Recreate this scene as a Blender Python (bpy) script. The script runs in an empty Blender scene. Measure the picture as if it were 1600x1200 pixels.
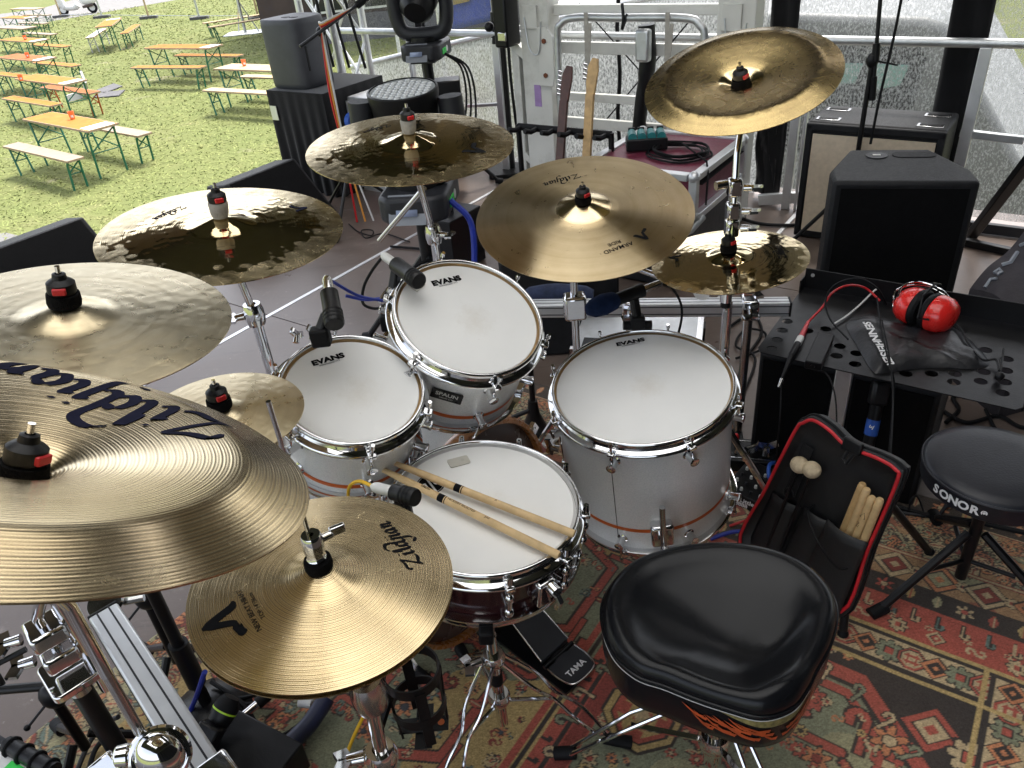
import bpy, bmesh, math, random
import numpy as np
from mathutils import Vector, Matrix

# ------------------------------------------------------------------ camera, sky, sun, exposure
random.seed(7)
rng = np.random.default_rng(11)
scene = bpy.context.scene
COL = scene.collection
R = math.radians
CAM_H, CAM_PITCH, CAM_ROLL = 1.62, 32.6, -5.6
cd = bpy.data.cameras.new('camera'); cam = bpy.data.objects.new('camera', cd); COL.objects.link(cam)
cd.sensor_width = 36.0; cd.lens = 1202.0 / 1600.0 * 36.0; cd.clip_start = 0.02; cd.clip_end = 600.0
_f = Vector((0, math.cos(R(CAM_PITCH)), -math.sin(R(CAM_PITCH))))
_u0 = Vector((0, math.sin(R(CAM_PITCH)), math.cos(R(CAM_PITCH)))); _r0 = Vector((1, 0, 0))
_r = _r0 * math.cos(R(CAM_ROLL)) + _u0 * math.sin(R(CAM_ROLL))
_u = -_r0 * math.sin(R(CAM_ROLL)) + _u0 * math.cos(R(CAM_ROLL))
cam.matrix_world = Matrix(((_r.x, _u.x, -_f.x, 0), (_r.y, _u.y, -_f.y, 0), (_r.z, _u.z, -_f.z, CAM_H), (0, 0, 0, 1)))
scene.camera = cam

SUN_EL, SUN_AZ = 62.0, 25.0          # azimuth measured from +Y towards +X
world = bpy.data.worlds.new('World'); scene.world = world; world.use_nodes = True
wn = world.node_tree.nodes; wl = world.node_tree.links
bg = wn['Background']; bg.inputs['Strength'].default_value = 0.13
sky = wn.new('ShaderNodeTexSky'); sky.sky_type = 'NISHITA'; sky.sun_disc = False
sky.sun_elevation = R(SUN_EL); sky.sun_rotation = R(SUN_AZ); sky.dust_density = 4.0; sky.air_density = 1.0; sky.ozone_density = 1.0
hs = wn.new('ShaderNodeHueSaturation'); hs.inputs['Saturation'].default_value = 0.42   # thin overcast: the blue is washed out
wl.new(sky.outputs[0], hs.inputs['Color']); wl.new(hs.outputs[0], bg.inputs['Color'])
sd = bpy.data.lights.new('sun', 'SUN'); sd.energy = 1.5; sd.angle = R(14); sd.color = (1.0, 0.96, 0.9)
sun = bpy.data.objects.new('sun', sd); COL.objects.link(sun)
_sv = Vector((math.sin(R(SUN_AZ)) * math.cos(R(SUN_EL)), math.cos(R(SUN_AZ)) * math.cos(R(SUN_EL)), math.sin(R(SUN_EL))))
sun.rotation_euler = _sv.to_track_quat('Z', 'Y').to_euler(); sun.location = (0, 0, 12)
vs = scene.view_settings
vs.view_transform = 'Standard'; vs.look = 'None'; vs.gamma = 1.0; vs.use_curve_mapping = False; vs.exposure = 2.08
scene.render.engine = 'CYCLES'
scene.cycles.use_denoising = True
scene.cycles.max_bounces = 8; scene.cycles.diffuse_bounces = 4; scene.cycles.glossy_bounces = 5
scene.cycles.transparent_max_bounces = 12; scene.cycles.sample_clamp_indirect = 6.0

# ------------------------------------------------------------------ helpers
SA = Vector((0.602, 0.799, 0)); TA = Vector((0.799, -0.602, 0)); UP = Vector((0, 0, 1))
STAGE_YAW = math.atan2(0.799, 0.602)
def st(s, t, z=0.0):                 # stage axes: s towards the side wall, t away from the audience
    p = SA * s + TA * t; return Vector((p.x, p.y, z))
def V(*a): return Vector(a[0]) if len(a) == 1 else Vector(a)
def T(*p): return Matrix.Translation(V(*p))
def RZ(a): return Matrix.Rotation(a, 4, 'Z')
def RX(a): return Matrix.Rotation(a, 4, 'X')
def RY(a): return Matrix.Rotation(a, 4, 'Y')
def fr(loc, n=(0, 0, 1), x=(1, 0, 0)):   # frame at loc with z along n and x as near x as it can be
    z = V(n).normalized(); x = V(x); x = x - z * x.dot(z)
    if x.length < 1e-5: x = Vector((0, 1, 0)) - z * z.y
    x.normalize(); y = z.cross(x); l = V(loc)
    return Matrix(((x.x, y.x, z.x, l.x), (x.y, y.y, z.y, l.y), (x.z, y.z, z.z, l.z), (0, 0, 0, 1)))
def sm(P, k=6, closed=False):        # Catmull-Rom through points
    P = [V(p) for p in P]; n = len(P); out = []
    rngs = range(n) if closed else range(n - 1)
    for i in rngs:
        p0 = P[(i - 1) % n] if closed or i > 0 else P[i] * 2 - P[i + 1]
        p1 = P[i]; p2 = P[(i + 1) % n]
        p3 = P[(i + 2) % n] if closed or i + 2 < n else p2 * 2 - p1
        for j in range(k):
            t = j / k
            out.append(0.5 * ((2 * p1) + (p2 - p0) * t + (2 * p0 - 5 * p1 + 4 * p2 - p3) * t * t + (3 * p1 - p0 - 3 * p2 + p3) * t ** 3))
    if not closed: out.append(P[-1])
    return out
class MB:
    def __init__(s, M=None): s.v = []; s.f = []; s.M = M if M is not None else Matrix()
    def add(s, vs, fs, M=None):
        o = len(s.v); T_ = s.M @ M if M is not None else s.M
        s.v += [T_ @ V(p) for p in vs]; s.f += [[i + o for i in q] for q in fs]; return s
    def box(s, c, d, M=None):
        x, y, z = d[0] / 2, d[1] / 2, d[2] / 2; c = V(c)
        vs = [c + Vector((i * x, j * y, k * z)) for i in (-1, 1) for j in (-1, 1) for k in (-1, 1)]
        return s.add(vs, [(0, 1, 3, 2), (4, 6, 7, 5), (0, 4, 5, 1), (2, 3, 7, 6), (0, 2, 6, 4), (1, 5, 7, 3)], M)
    def bar(s, a, b, w, h, up=(0, 0, 1)):          # rectangular bar from a to b
        a, b = V(a), V(b); d = b - a; M = fr(a, d, up); L = d.length
        return s.box((0, 0, L / 2), (h, w, L), M)
    def tube(s, P, r, n=8, cap=True, closed=False):
        P = [V(p) for p in P]; m = len(P); rr = r if isinstance(r, (list, tuple)) else [r] * m
        vs, fs = [], []; x = None
        for i, p in enumerate(P):
            if closed: d = P[(i + 1) % m] - P[i - 1]
            else: d = P[min(i + 1, m - 1)] - P[max(i - 1, 0)]
            if d.length < 1e-9: d = Vector((0, 0, 1))
            d.normalize()
            if x is None: x = d.orthogonal().normalized()
            x = x - d * x.dot(d)
            x = x.normalized() if x.length > 1e-6 else d.orthogonal().normalized()
            y = d.cross(x)
            vs += [p + (x * math.cos(2 * math.pi * k / n) + y * math.sin(2 * math.pi * k / n)) * rr[i] for k in range(n)]
        for i in range(m if closed else m - 1):
            j = (i + 1) % m
            fs += [(i * n + k, i * n + (k + 1) % n, j * n + (k + 1) % n, j * n + k) for k in range(n)]
        if cap and not closed: fs += [tuple(range(n - 1, -1, -1)), tuple((m - 1) * n + k for k in range(n))]
        return s.add(vs, fs)
    def cyl(s, a, b, r0, r1=None, n=16): return s.tube([a, b], [r0, r0 if r1 is None else r1], n)
    def lathe(s, prof, n=48, M=None, closed=False):
        vs, fs, idx = [], [], []
        for r_, z in prof:
            if r_ < 1e-6: idx.append((len(vs), 1)); vs.append((0, 0, z))
            else:
                idx.append((len(vs), n))
                vs += [(r_ * math.cos(2 * math.pi * k / n), r_ * math.sin(2 * math.pi * k / n), z) for k in range(n)]
        pr = list(zip(idx, idx[1:])) + ([(idx[-1], idx[0])] if closed else [])
        for (a, na), (b, nb) in pr:
            for k in range(n):
                k2 = (k + 1) % n
                if na == 1 and nb == 1: continue
                if na == 1: fs.append((a, b + k2, b + k))
                elif nb == 1: fs.append((a + k, a + k2, b))
                else: fs.append((a + k, a + k2, b + k2, b + k))
        return s.add(vs, fs, M)
    def ball(s, c, r, n=14, sc=(1, 1, 1), M=None):
        m = max(5, n // 2); pr = [(math.sin(math.pi * i / m), -math.cos(math.pi * i / m)) for i in range(m + 1)]
        D = Matrix.Diagonal((r * sc[0], r * sc[1], r * sc[2], 1))
        return s.lathe(pr, n, (M if M is not None else Matrix()) @ T(c) @ D)
    def torus(s, M, Rr, r, n=32, k=8, a0=0, a1=360):
        if a1 - a0 >= 360: P = [(Rr * math.cos(2 * math.pi * i / n), Rr * math.sin(2 * math.pi * i / n), 0) for i in range(n)]; cl = True
        else: P = [(Rr * math.cos(R(a0 + (a1 - a0) * i / n)), Rr * math.sin(R(a0 + (a1 - a0) * i / n)), 0) for i in range(n + 1)]; cl = False
        return s.tube([M @ V(p) for p in P], r, k, True, cl)
    def prism(s, out, z0, z1, M=None):
        n = len(out); vs = [(p[0], p[1], z0) for p in out] + [(p[0], p[1], z1) for p in out]
        fs = [tuple(range(n - 1, -1, -1)), tuple(range(n, 2 * n))] + [(i, (i + 1) % n, n + (i + 1) % n, n + i) for i in range(n)]
        return s.add(vs, fs, M)
    def quad(s, a, b, c, d): return s.add([a, b, c, d], [(0, 1, 2, 3)])
    def grid(s, fn, nu, nv):
        vs = [fn(i / nu, j / nv) for j in range(nv + 1) for i in range(nu + 1)]
        fs = [(j * (nu + 1) + i, j * (nu + 1) + i + 1, (j + 1) * (nu + 1) + i + 1, (j + 1) * (nu + 1) + i) for j in range(nv) for i in range(nu)]
        return s.add(vs, fs)
def rrect(w, h, r, k=5):
    o = []
    for cx, cy, a in ((w / 2 - r, h / 2 - r, 0), (-w / 2 + r, h / 2 - r, 90), (-w / 2 + r, -h / 2 + r, 180), (w / 2 - r, -h / 2 + r, 270)):
        o += [(cx + r * math.cos(R(a + 90 * i / k)), cy + r * math.sin(R(a + 90 * i / k))) for i in range(k + 1)]
    return o
def mesh_from(mb, inv, sharp=38):
    me = bpy.data.meshes.new('m'); me.from_pydata([inv @ v for v in mb.v], [], mb.f); me.update()
    bm = bmesh.new(); bm.from_mesh(me); bmesh.ops.recalc_face_normals(bm, faces=bm.faces); bm.to_mesh(me); bm.free()
    me.polygons.foreach_set('use_smooth', [True] * len(me.polygons))
    me.set_sharp_from_angle(angle=R(sharp)); return me
def top_of(o):
    while o.parent is not None: o = o.parent
    return o
def tagit(o, label=None, cat=None, group=None, kind=None):
    for k, v in (('label', label), ('category', cat), ('group', group), ('kind', kind)):
        if v: o[k] = v
    return o
def thing(name, label, cat, M=(0, 0, 0), group=None, kind=None):
    o = bpy.data.objects.new(name, None); COL.objects.link(o); o.empty_display_size = 0.1
    o.matrix_basis = M if isinstance(M, Matrix) else T(M)
    return tagit(o, label, cat, group, kind)
def mods(o, bevel, sub, solid):
    if solid: m = o.modifiers.new('s', 'SOLIDIFY'); m.thickness = solid; m.offset = -1
    if bevel: m = o.modifiers.new('b', 'BEVEL'); m.width = bevel; m.segments = 2; m.limit_method = 'ANGLE'; m.angle_limit = R(40)
    if sub: m = o.modifiers.new('u', 'SUBSURF'); m.levels = sub; m.render_levels = sub
def part(name, mb, mat_, parent, label=None, bevel=0, sub=0, solid=0, kind=None, sharp=38):
    me = mesh_from(mb, top_of(parent).matrix_basis.inverted(), sharp); me.name = name
    o = bpy.data.objects.new(name, me); COL.objects.link(o); o.parent = parent
    me.materials.append(mat_); mods(o, bevel, sub, solid)
    return tagit(o, label, kind=kind)
def single(name, mb, mat_, label, cat, loc=(0, 0, 0), group=None, kind=None, bevel=0, sub=0, solid=0, sharp=38):
    M = loc if isinstance(loc, Matrix) else T(loc)
    me = mesh_from(mb, M.inverted(), sharp); me.name = name
    o = bpy.data.objects.new(name, me); COL.objects.link(o); o.matrix_basis = M
    me.materials.append(mat_); mods(o, bevel, sub, solid)
    return tagit(o, label, cat, group, kind)
def dup(root, M, label=None):
    def rec(o, p):
        c = o.copy(); COL.objects.link(c); c.parent = p
        for ch in [x for x in COL.objects if x.parent == o]: rec(ch, c)
        return c
    r = rec(root, None); r.matrix_basis = M
    if label: r['label'] = label
    return r
# ---- writing
def text_geo(txt, size=1.0, bold=0.0, shear=0.0, sx=1.0, res=3):
    c = bpy.data.curves.new('t', 'FONT'); c.body = txt; c.size = size; c.align_x = 'CENTER'; c.align_y = 'CENTER'
    c.offset = bold; c.shear = shear; c.resolution_u = res; c.fill_mode = 'FRONT'
    o = bpy.data.objects.new('t', c); COL.objects.link(o)
    me = o.to_mesh(); vs = [Vector((v.co.x * sx, v.co.y, 0)) for v in me.vertices]; fs = [tuple(p.vertices) for p in me.polygons]
    o.to_mesh_clear(); bpy.data.objects.remove(o); bpy.data.curves.remove(c)
    return vs, fs
def nib_geo(strokes, w, ang, k=7, mn=0.03):        # broad-nib pen strokes
    vs, fs = [], []; nd = Vector((math.cos(R(ang)), math.sin(R(ang)), 0))
    for st_ in strokes:
        P = sm([(p[0], p[1], 0) for p in st_], k); o = len(vs); m = len(P)
        for i, p in enumerate(P):
            d = (P[min(i + 1, m - 1)] - P[max(i - 1, 0)]).normalized(); nrm = Vector((-d.y, d.x, 0))
            t = min(1, i / 3 + .25, (m - 1 - i) / 3 + .25)
            off = nd * (w / 2 * t) + nrm * (mn * (1 if nrm.dot(nd) > 0 else -1))
            vs += [p + off, p - off]
        fs += [(o + 2 * i, o + 2 * i + 1, o + 2 * i + 3, o + 2 * i + 2) for i in range(m - 1)]
    return vs, fs

# ------------------------------------------------------------------ materials
def nt(name):
    m = bpy.data.materials.new(name); m.use_nodes = True
    return m, m.node_tree.nodes, m.node_tree.links, m.node_tree.nodes['Principled BSDF']
def rgba(c): return (c[0], c[1], c[2], 1)
def noise(N, L, co, scale, detail=4, rough=.55, dist=0.0):
    n = N.new('ShaderNodeTexNoise'); n.inputs['Scale'].default_value = scale; n.inputs['Detail'].default_value = detail
    n.inputs['Roughness'].default_value = rough; n.inputs['Distortion'].default_value = dist
    L.new(co, n.inputs['Vector']); return n
def ramp(N, L, fac, stops):
    r = N.new('ShaderNodeValToRGB'); L.new(fac, r.inputs['Fac']); e = r.color_ramp.elements
    while len(e) < len(stops): e.new(0.5)
    for el, (p, c) in zip(e, stops): el.position = p; el.color = rgba(c) if not isinstance(c, (int, float)) else (c, c, c, 1)
    return r
def mixc(N, L, fac, a, b, mode='MIX'):
    m = N.new('ShaderNodeMix'); m.data_type = 'RGBA'; m.blend_type = mode
    for sock, v in ((m.inputs[0], fac), (m.inputs[6], a), (m.inputs[7], b)):
        if isinstance(v, (int, float)): sock.default_value = v
        elif isinstance(v, tuple): sock.default_value = rgba(v)
        else: L.new(v, sock)
    return m.outputs[2]
def math_(N, L, op, a, b=None, c=None):
    m = N.new('ShaderNodeMath'); m.operation = op
    for i, v in enumerate((a, b, c)):
        if v is None: continue
        if isinstance(v, (int, float)): m.inputs[i].default_value = v
        else: L.new(v, m.inputs[i])
    return m.outputs[0]
def mat(name, col, rough=.5, metal=0.0, var=.18, vs=9.0, bump=.05, bs=120.0, rv=.12, dirt=0.0, coat=0.0, spec=.5, sheen=0.0, dirtcol=(.25, .22, .18)):
    m, N, L, P = nt(name); tc = N.new('ShaderNodeTexCoord').outputs['Object']
    n1 = noise(N, L, tc, vs, 5); dark = tuple(max(0, c * (1 - var)) for c in col); lite = tuple(min(1, c * (1 + var)) for c in col)
    c = ramp(N, L, n1.outputs[0], [(.25, dark), (.75, lite)]).outputs[0]
    if dirt:
        n3 = noise(N, L, tc, vs * .6 + 3, 8, .7); f = ramp(N, L, n3.outputs[0], [(.52, 0.0), (.72, 1.0)]).outputs[0]
        c = mixc(N, L, math_(N, L, 'MULTIPLY', f, dirt), c, dirtcol)
    L.new(c, P.inputs['Base Color'])
    n2 = noise(N, L, tc, vs * 3.3, 6)
    r_ = N.new('ShaderNodeMapRange'); r_.inputs[3].default_value = max(.02, rough - rv); r_.inputs[4].default_value = min(1, rough + rv)
    L.new(n2.outputs[0], r_.inputs[0]); L.new(r_.outputs[0], P.inputs['Roughness'])
    P.inputs['Metallic'].default_value = metal; P.inputs['Coat Weight'].default_value = coat; P.inputs['Coat Roughness'].default_value = .08
    P.inputs['Specular IOR Level'].default_value = spec; P.inputs['Sheen Weight'].default_value = sheen
    if bump:
        n4 = noise(N, L, tc, bs, 3); b = N.new('ShaderNodeBump'); b.inputs['Strength'].default_value = bump; b.inputs['Distance'].default_value = .004
        L.new(n4.outputs[0], b.inputs['Height']); L.new(b.outputs[0], P.inputs['Normal'])
    return m
chrome = mat('chrome', (.74, .74, .75), .07, 1, .04, 6, .0, rv=.04, dirt=.25, dirtcol=(.45, .43, .4))
chrome_dull = mat('worn_chrome', (.60, .60, .60), .20, 1, .1, 14, .03, rv=.08, dirt=.4, dirtcol=(.35, .33, .3))
alu = mat('brushed_aluminium', (.70, .71, .72), .42, .75, .08, 7, .04, 160, dirt=.35, dirtcol=(.42, .42, .42))
galv = mat('galvanised_steel', (.55, .57, .58), .42, .85, .15, 12, .05, dirt=.3)
white_paint = mat('worn_white_paint', (.62, .62, .58), .45, 0, .08, 5, .05, 60, dirt=.55, dirtcol=(.36, .35, .31))
black_metal = mat('black_powder_coat', (.007, .007, .008), .34, 0, .25, 12, .12, 400, dirt=.15, dirtcol=(.03, .03, .03), spec=.3)
black_plastic = mat('black_plastic', (.006, .006, .007), .42, 0, .25, 18, .08, 300, spec=.3)
grey_plastic = mat('dark_grey_plastic', (.022, .023, .027), .45, 0, .2, 14, .12, 500, spec=.35)
black_rubber = mat('black_rubber', (.005, .005, .006), .6, 0, .25, 22, .12, 200, spec=.22)
black_cloth = mat('black_cloth', (.006, .006, .007), .9, 0, .3, 9, .35, 260, sheen=.2, spec=.12)
black_felt = mat('black_felt', (.006, .0055, .0055), .95, 0, .4, 70, .6, 500, spec=.08)
grey_felt = mat('grey_felt', (.36, .34, .31), .95, 0, .3, 60, .6, 500, spec=.1)
red_plastic = mat('red_plastic', (.55, .015, .02), .35, 0, .1, 10, .03)
ear_red = mat('ear_cup_red', (.72, .022, .018), .28, 0, .08, 8, .03, coat=.4)
tolex = mat('black_tolex', (.008, .0085, .010), .52, 0, .3, 30, .5, 420, dirt=.2, dirtcol=(.025, .025, .027), spec=.28)
grille_black = mat('black_grille', (.003, .003, .0035), .75, 0, .3, 60, .5, 600, spec=.12)
leather = mat('black_leather', (.007, .0075, .009), .23, 0, .15, 8, .05, 420, rv=.03, spec=.24)
vinyl = mat('black_vinyl_seat', (.010, .011, .016), .40, 0, .2, 10, .12, 180, rv=.1, dirt=.2, dirtcol=(.03, .03, .035), spec=.4)
film_white = mat('coated_white_film', (.82, .815, .79), .48, 0, .03, 4, .05, 500, rv=.06)
sticker_grey = mat('gel_pad', (.52, .50, .44), .3, 0, .1, 20, .05)
amber = mat('amber_collar', (.55, .36, .16), .35, 0, .1, 10, 0)
ink = mat('black_ink', (.008, .008, .009), .85, 0, .1, 30, 0, spec=.08)
ink_navy = mat('navy_ink', (.012, .013, .03), .85, 0, .25, 60, 0, spec=.08)
ink_white = mat('white_print', (.78, .78, .78), .5, 0, .05, 30, 0)
hoop_wood = mat('maple_hoop', (.42, .17, .05), .28, 0, .25, 20, .04, coat=.5)
inlay = mat('orange_inlay', (.55, .11, .016), .35, 0, .2, 25, .02)
badge_m = mat('black_badge', (.006, .006, .007), .3, 0, .2, 20, .05)
stick_wood = mat('hickory', (.60, .42, .21), .5, 0, .18, 40, .08, 220, dirt=.3, dirtcol=(.4, .27, .12))
stick_old = mat('used_hickory', (.52, .34, .15), .5, 0, .25, 30, .08, 220, dirt=.4, dirtcol=(.3, .19, .08))
felt_beige = mat('beige_felt', (.55, .45, .30), .95, 0, .25, 40, .6, 300, spec=.1)
red_piping = mat('red_piping', (.52, .012, .02), .5, 0, .15, 20, .1)
maroon = mat('maroon_laminate', (.17, .022, .05), .42, 0, .2, 26, .12, 240, dirt=.35, dirtcol=(.26, .12, .13))
beige_grille = mat('cane_grille', (.56, .47, .35), .8, 0, .12, 40, .6, 320)
blue_rubber = mat('blue_rubber', (.02, .09, .42), .5, 0, .2, 20, .05)
blue_cable = mat('blue_cable', (.012, .03, .30), .45, 0, .2, 20, .03)
red_cable = mat('red_cable', (.50, .012, .016), .4, 0, .15, 20, .03)
yellow_cable = mat('yellow_cable', (.72, .42, .01), .45, 0, .1, 20, .03)
white_plastic = mat('white_plastic', (.66, .66, .64), .4, 0, .06, 12, .03)
green_label = mat('green_label', (.03, .62, .08), .5, 0, .05, 20, 0)
teal_m = mat('teal_plastic', (.02, .19, .20), .35, 0, .2, 20, .05)
panel_grey = mat('light_grey_panel', (.20, .215, .24), .4, 0, .1, 10, .03)
skin_grey = mat('grey_blue_screen', (.30, .36, .52), .15, 0, .05, 8, 0)
purple_label = mat('purple_label', (.34, .22, .46), .5, 0, .15, 30, 0)
lime = mat('lime_plastic', (.42, .66, .03), .4, 0, .1, 20, 0)
green_steel = mat('green_bench_steel', (.012, .13, .075), .45, 0, .25, 10, .05, dirt=.3, dirtcol=(.05, .1, .06))
wood_orange = mat('orange_lacquered_pine', (.36, .135, .026), .8, 0, .18, 5, .06, dirt=.35, dirtcol=(.40, .22, .09), spec=.15)
wood_red = mat('red_orange_lacquer', (.36, .095, .032), .8, 0, .18, 5, .06, dirt=.3, dirtcol=(.28, .12, .06), spec=.15)
wood_pale = mat('pale_worn_pine', (.42, .32, .19), .8, 0, .15, 6, .1, dirt=.4, dirtcol=(.3, .24, .17), spec=.15)
wood_grey = mat('weathered_grey_pine', (.27, .22, .175), .8, 0, .2, 8, .2, dirt=.5, dirtcol=(.17, .145, .12), spec=.15)
wood_edge = mat('bare_pine_edge', (.30, .22, .14), .65, 0, .2, 8, .1)
white_bench = mat('white_bench', (.5, .5, .5), .8, 0, .05, 6, .05, spec=.15)
cup_orange = mat('orange_cup', (.80, .18, .05), .4, 0, .08, 10, 0)
asphalt = mat('asphalt', (.15, .145, .14), .9, 0, .15, 3, .3, 60)
mat_grey = mat('rubber_ground_mat', (.09, .088, .092), .85, 0, .2, 6, .3, 60)
brick_m = mat('brown_plaster', (.05, .034, .028), .8, 0, .4, 1.1, .2, 20, dirt=.5, dirtcol=(.05, .05, .07))
dark_glass = mat('dark_window_glass', (.012, .014, .02), .1, 0, .2, 2, 0)
blue_banner = mat('blue_banner_cloth', (.045, .07, .30), .6, 0, .15, 3, .1)
olive = mat('olive_bank', (.15, .15, .045), .95, 0, .4, 2.2, .4, 20)
stucco = mat('grey_van_paint', (.22, .23, .23), .45, 0, .08, 3, .02)
teal_glass = mat('teal_glass', (.30, .52, .47), .12, 0, .15, 4, 0)
strap_m = mat('grey_strap', (.36, .34, .30), .8, 0, .15, 40, .2)
burgundy = mat('burgundy_lacquer', (.028, .006, .008), .18, 0, .4, 18, .02, coat=.6)
rust = mat('rusty_bolt', (.16, .05, .02), .8, 0, .4, 60, .3)
dark_wood = mat('dark_rosewood', (.07, .022, .014), .4, 0, .35, 40, .05)

def sparkle_mat():
    m, N, L, P = nt('white_sparkle_wrap'); tc = N.new('ShaderNodeTexCoord').outputs['Object']
    vo = N.new('ShaderNodeTexVoronoi'); vo.inputs['Scale'].default_value = 650; L.new(tc, vo.inputs['Vector'])
    c = mixc(N, L, .20, (.80, .765, .72), vo.outputs['Color'])
    hsn = N.new('ShaderNodeHueSaturation'); hsn.inputs['Saturation'].default_value = .12; L.new(c, hsn.inputs['Color'])
    sc_ = N.new('ShaderNodeMapping'); sc_.inputs['Scale'].default_value = (9, 9, 60); sc_.inputs['Rotation'].default_value = (.5, .2, .4); L.new(tc, sc_.inputs['Vector'])
    s2 = noise(N, L, sc_.outputs[0], 3, 8, .75); f = ramp(N, L, s2.outputs[0], [(.70, 0.0), (.74, 1.0)]).outputs[0]
    c = mixc(N, L, math_(N, L, 'MULTIPLY', f, .35), hsn.outputs[0], (.8, .8, .8))
    L.new(c, P.inputs['Base Color']); P.inputs['Roughness'].default_value = .30; P.inputs['Metallic'].default_value = .12
    P.inputs['Coat Weight'].default_value = .7; P.inputs['Coat Roughness'].default_value = .06
    return m
sparkle = sparkle_mat()
def head_mat():
    m, N, L, P = nt('worn_coated_head'); tc = N.new('ShaderNodeTexCoord').outputs['Object']
    n1 = noise(N, L, tc, 5, 5, .6); n2 = noise(N, L, tc, 38, 6, .75)
    c = ramp(N, L, n1.outputs[0], [(.3, (.785, .785, .765)), (.7, (.84, .835, .81))]).outputs[0]
    off = N.new('ShaderNodeMapping'); off.inputs['Location'].default_value = (-.012, .006, 0); L.new(tc, off.inputs['Vector'])
    sx = N.new('ShaderNodeSeparateXYZ'); L.new(off.outputs[0], sx.inputs[0]); fl = N.new('ShaderNodeCombineXYZ'); L.new(sx.outputs[0], fl.inputs[0]); L.new(sx.outputs[1], fl.inputs[1])
    ln = N.new('ShaderNodeVectorMath'); ln.operation = 'LENGTH'; L.new(fl.outputs[0], ln.inputs[0])
    q = math_(N, L, 'ADD', ln.outputs['Value'], math_(N, L, 'MULTIPLY', math_(N, L, 'SUBTRACT', n2.outputs[0], .5), .09))
    f = ramp(N, L, q, [(.0, .22), (.045, 0.0)]).outputs[0]; c = mixc(N, L, f, c, (.50, .42, .29))
    sp = ramp(N, L, noise(N, L, tc, 150, 2, .5).outputs[0], [(.76, 0.0), (.80, .35)]).outputs[0]; c = mixc(N, L, sp, c, (.45, .40, .33))
    L.new(c, P.inputs['Base Color']); P.inputs['Roughness'].default_value = .46; P.inputs['Specular IOR Level'].default_value = .4
    b = N.new('ShaderNodeBump'); b.inputs['Strength'].default_value = .06; b.inputs['Distance'].default_value = .001; L.new(noise(N, L, tc, 900, 2).outputs[0], b.inputs['Height']); L.new(b.outputs[0], P.inputs['Normal'])
    return m
head_m = head_mat()

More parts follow.
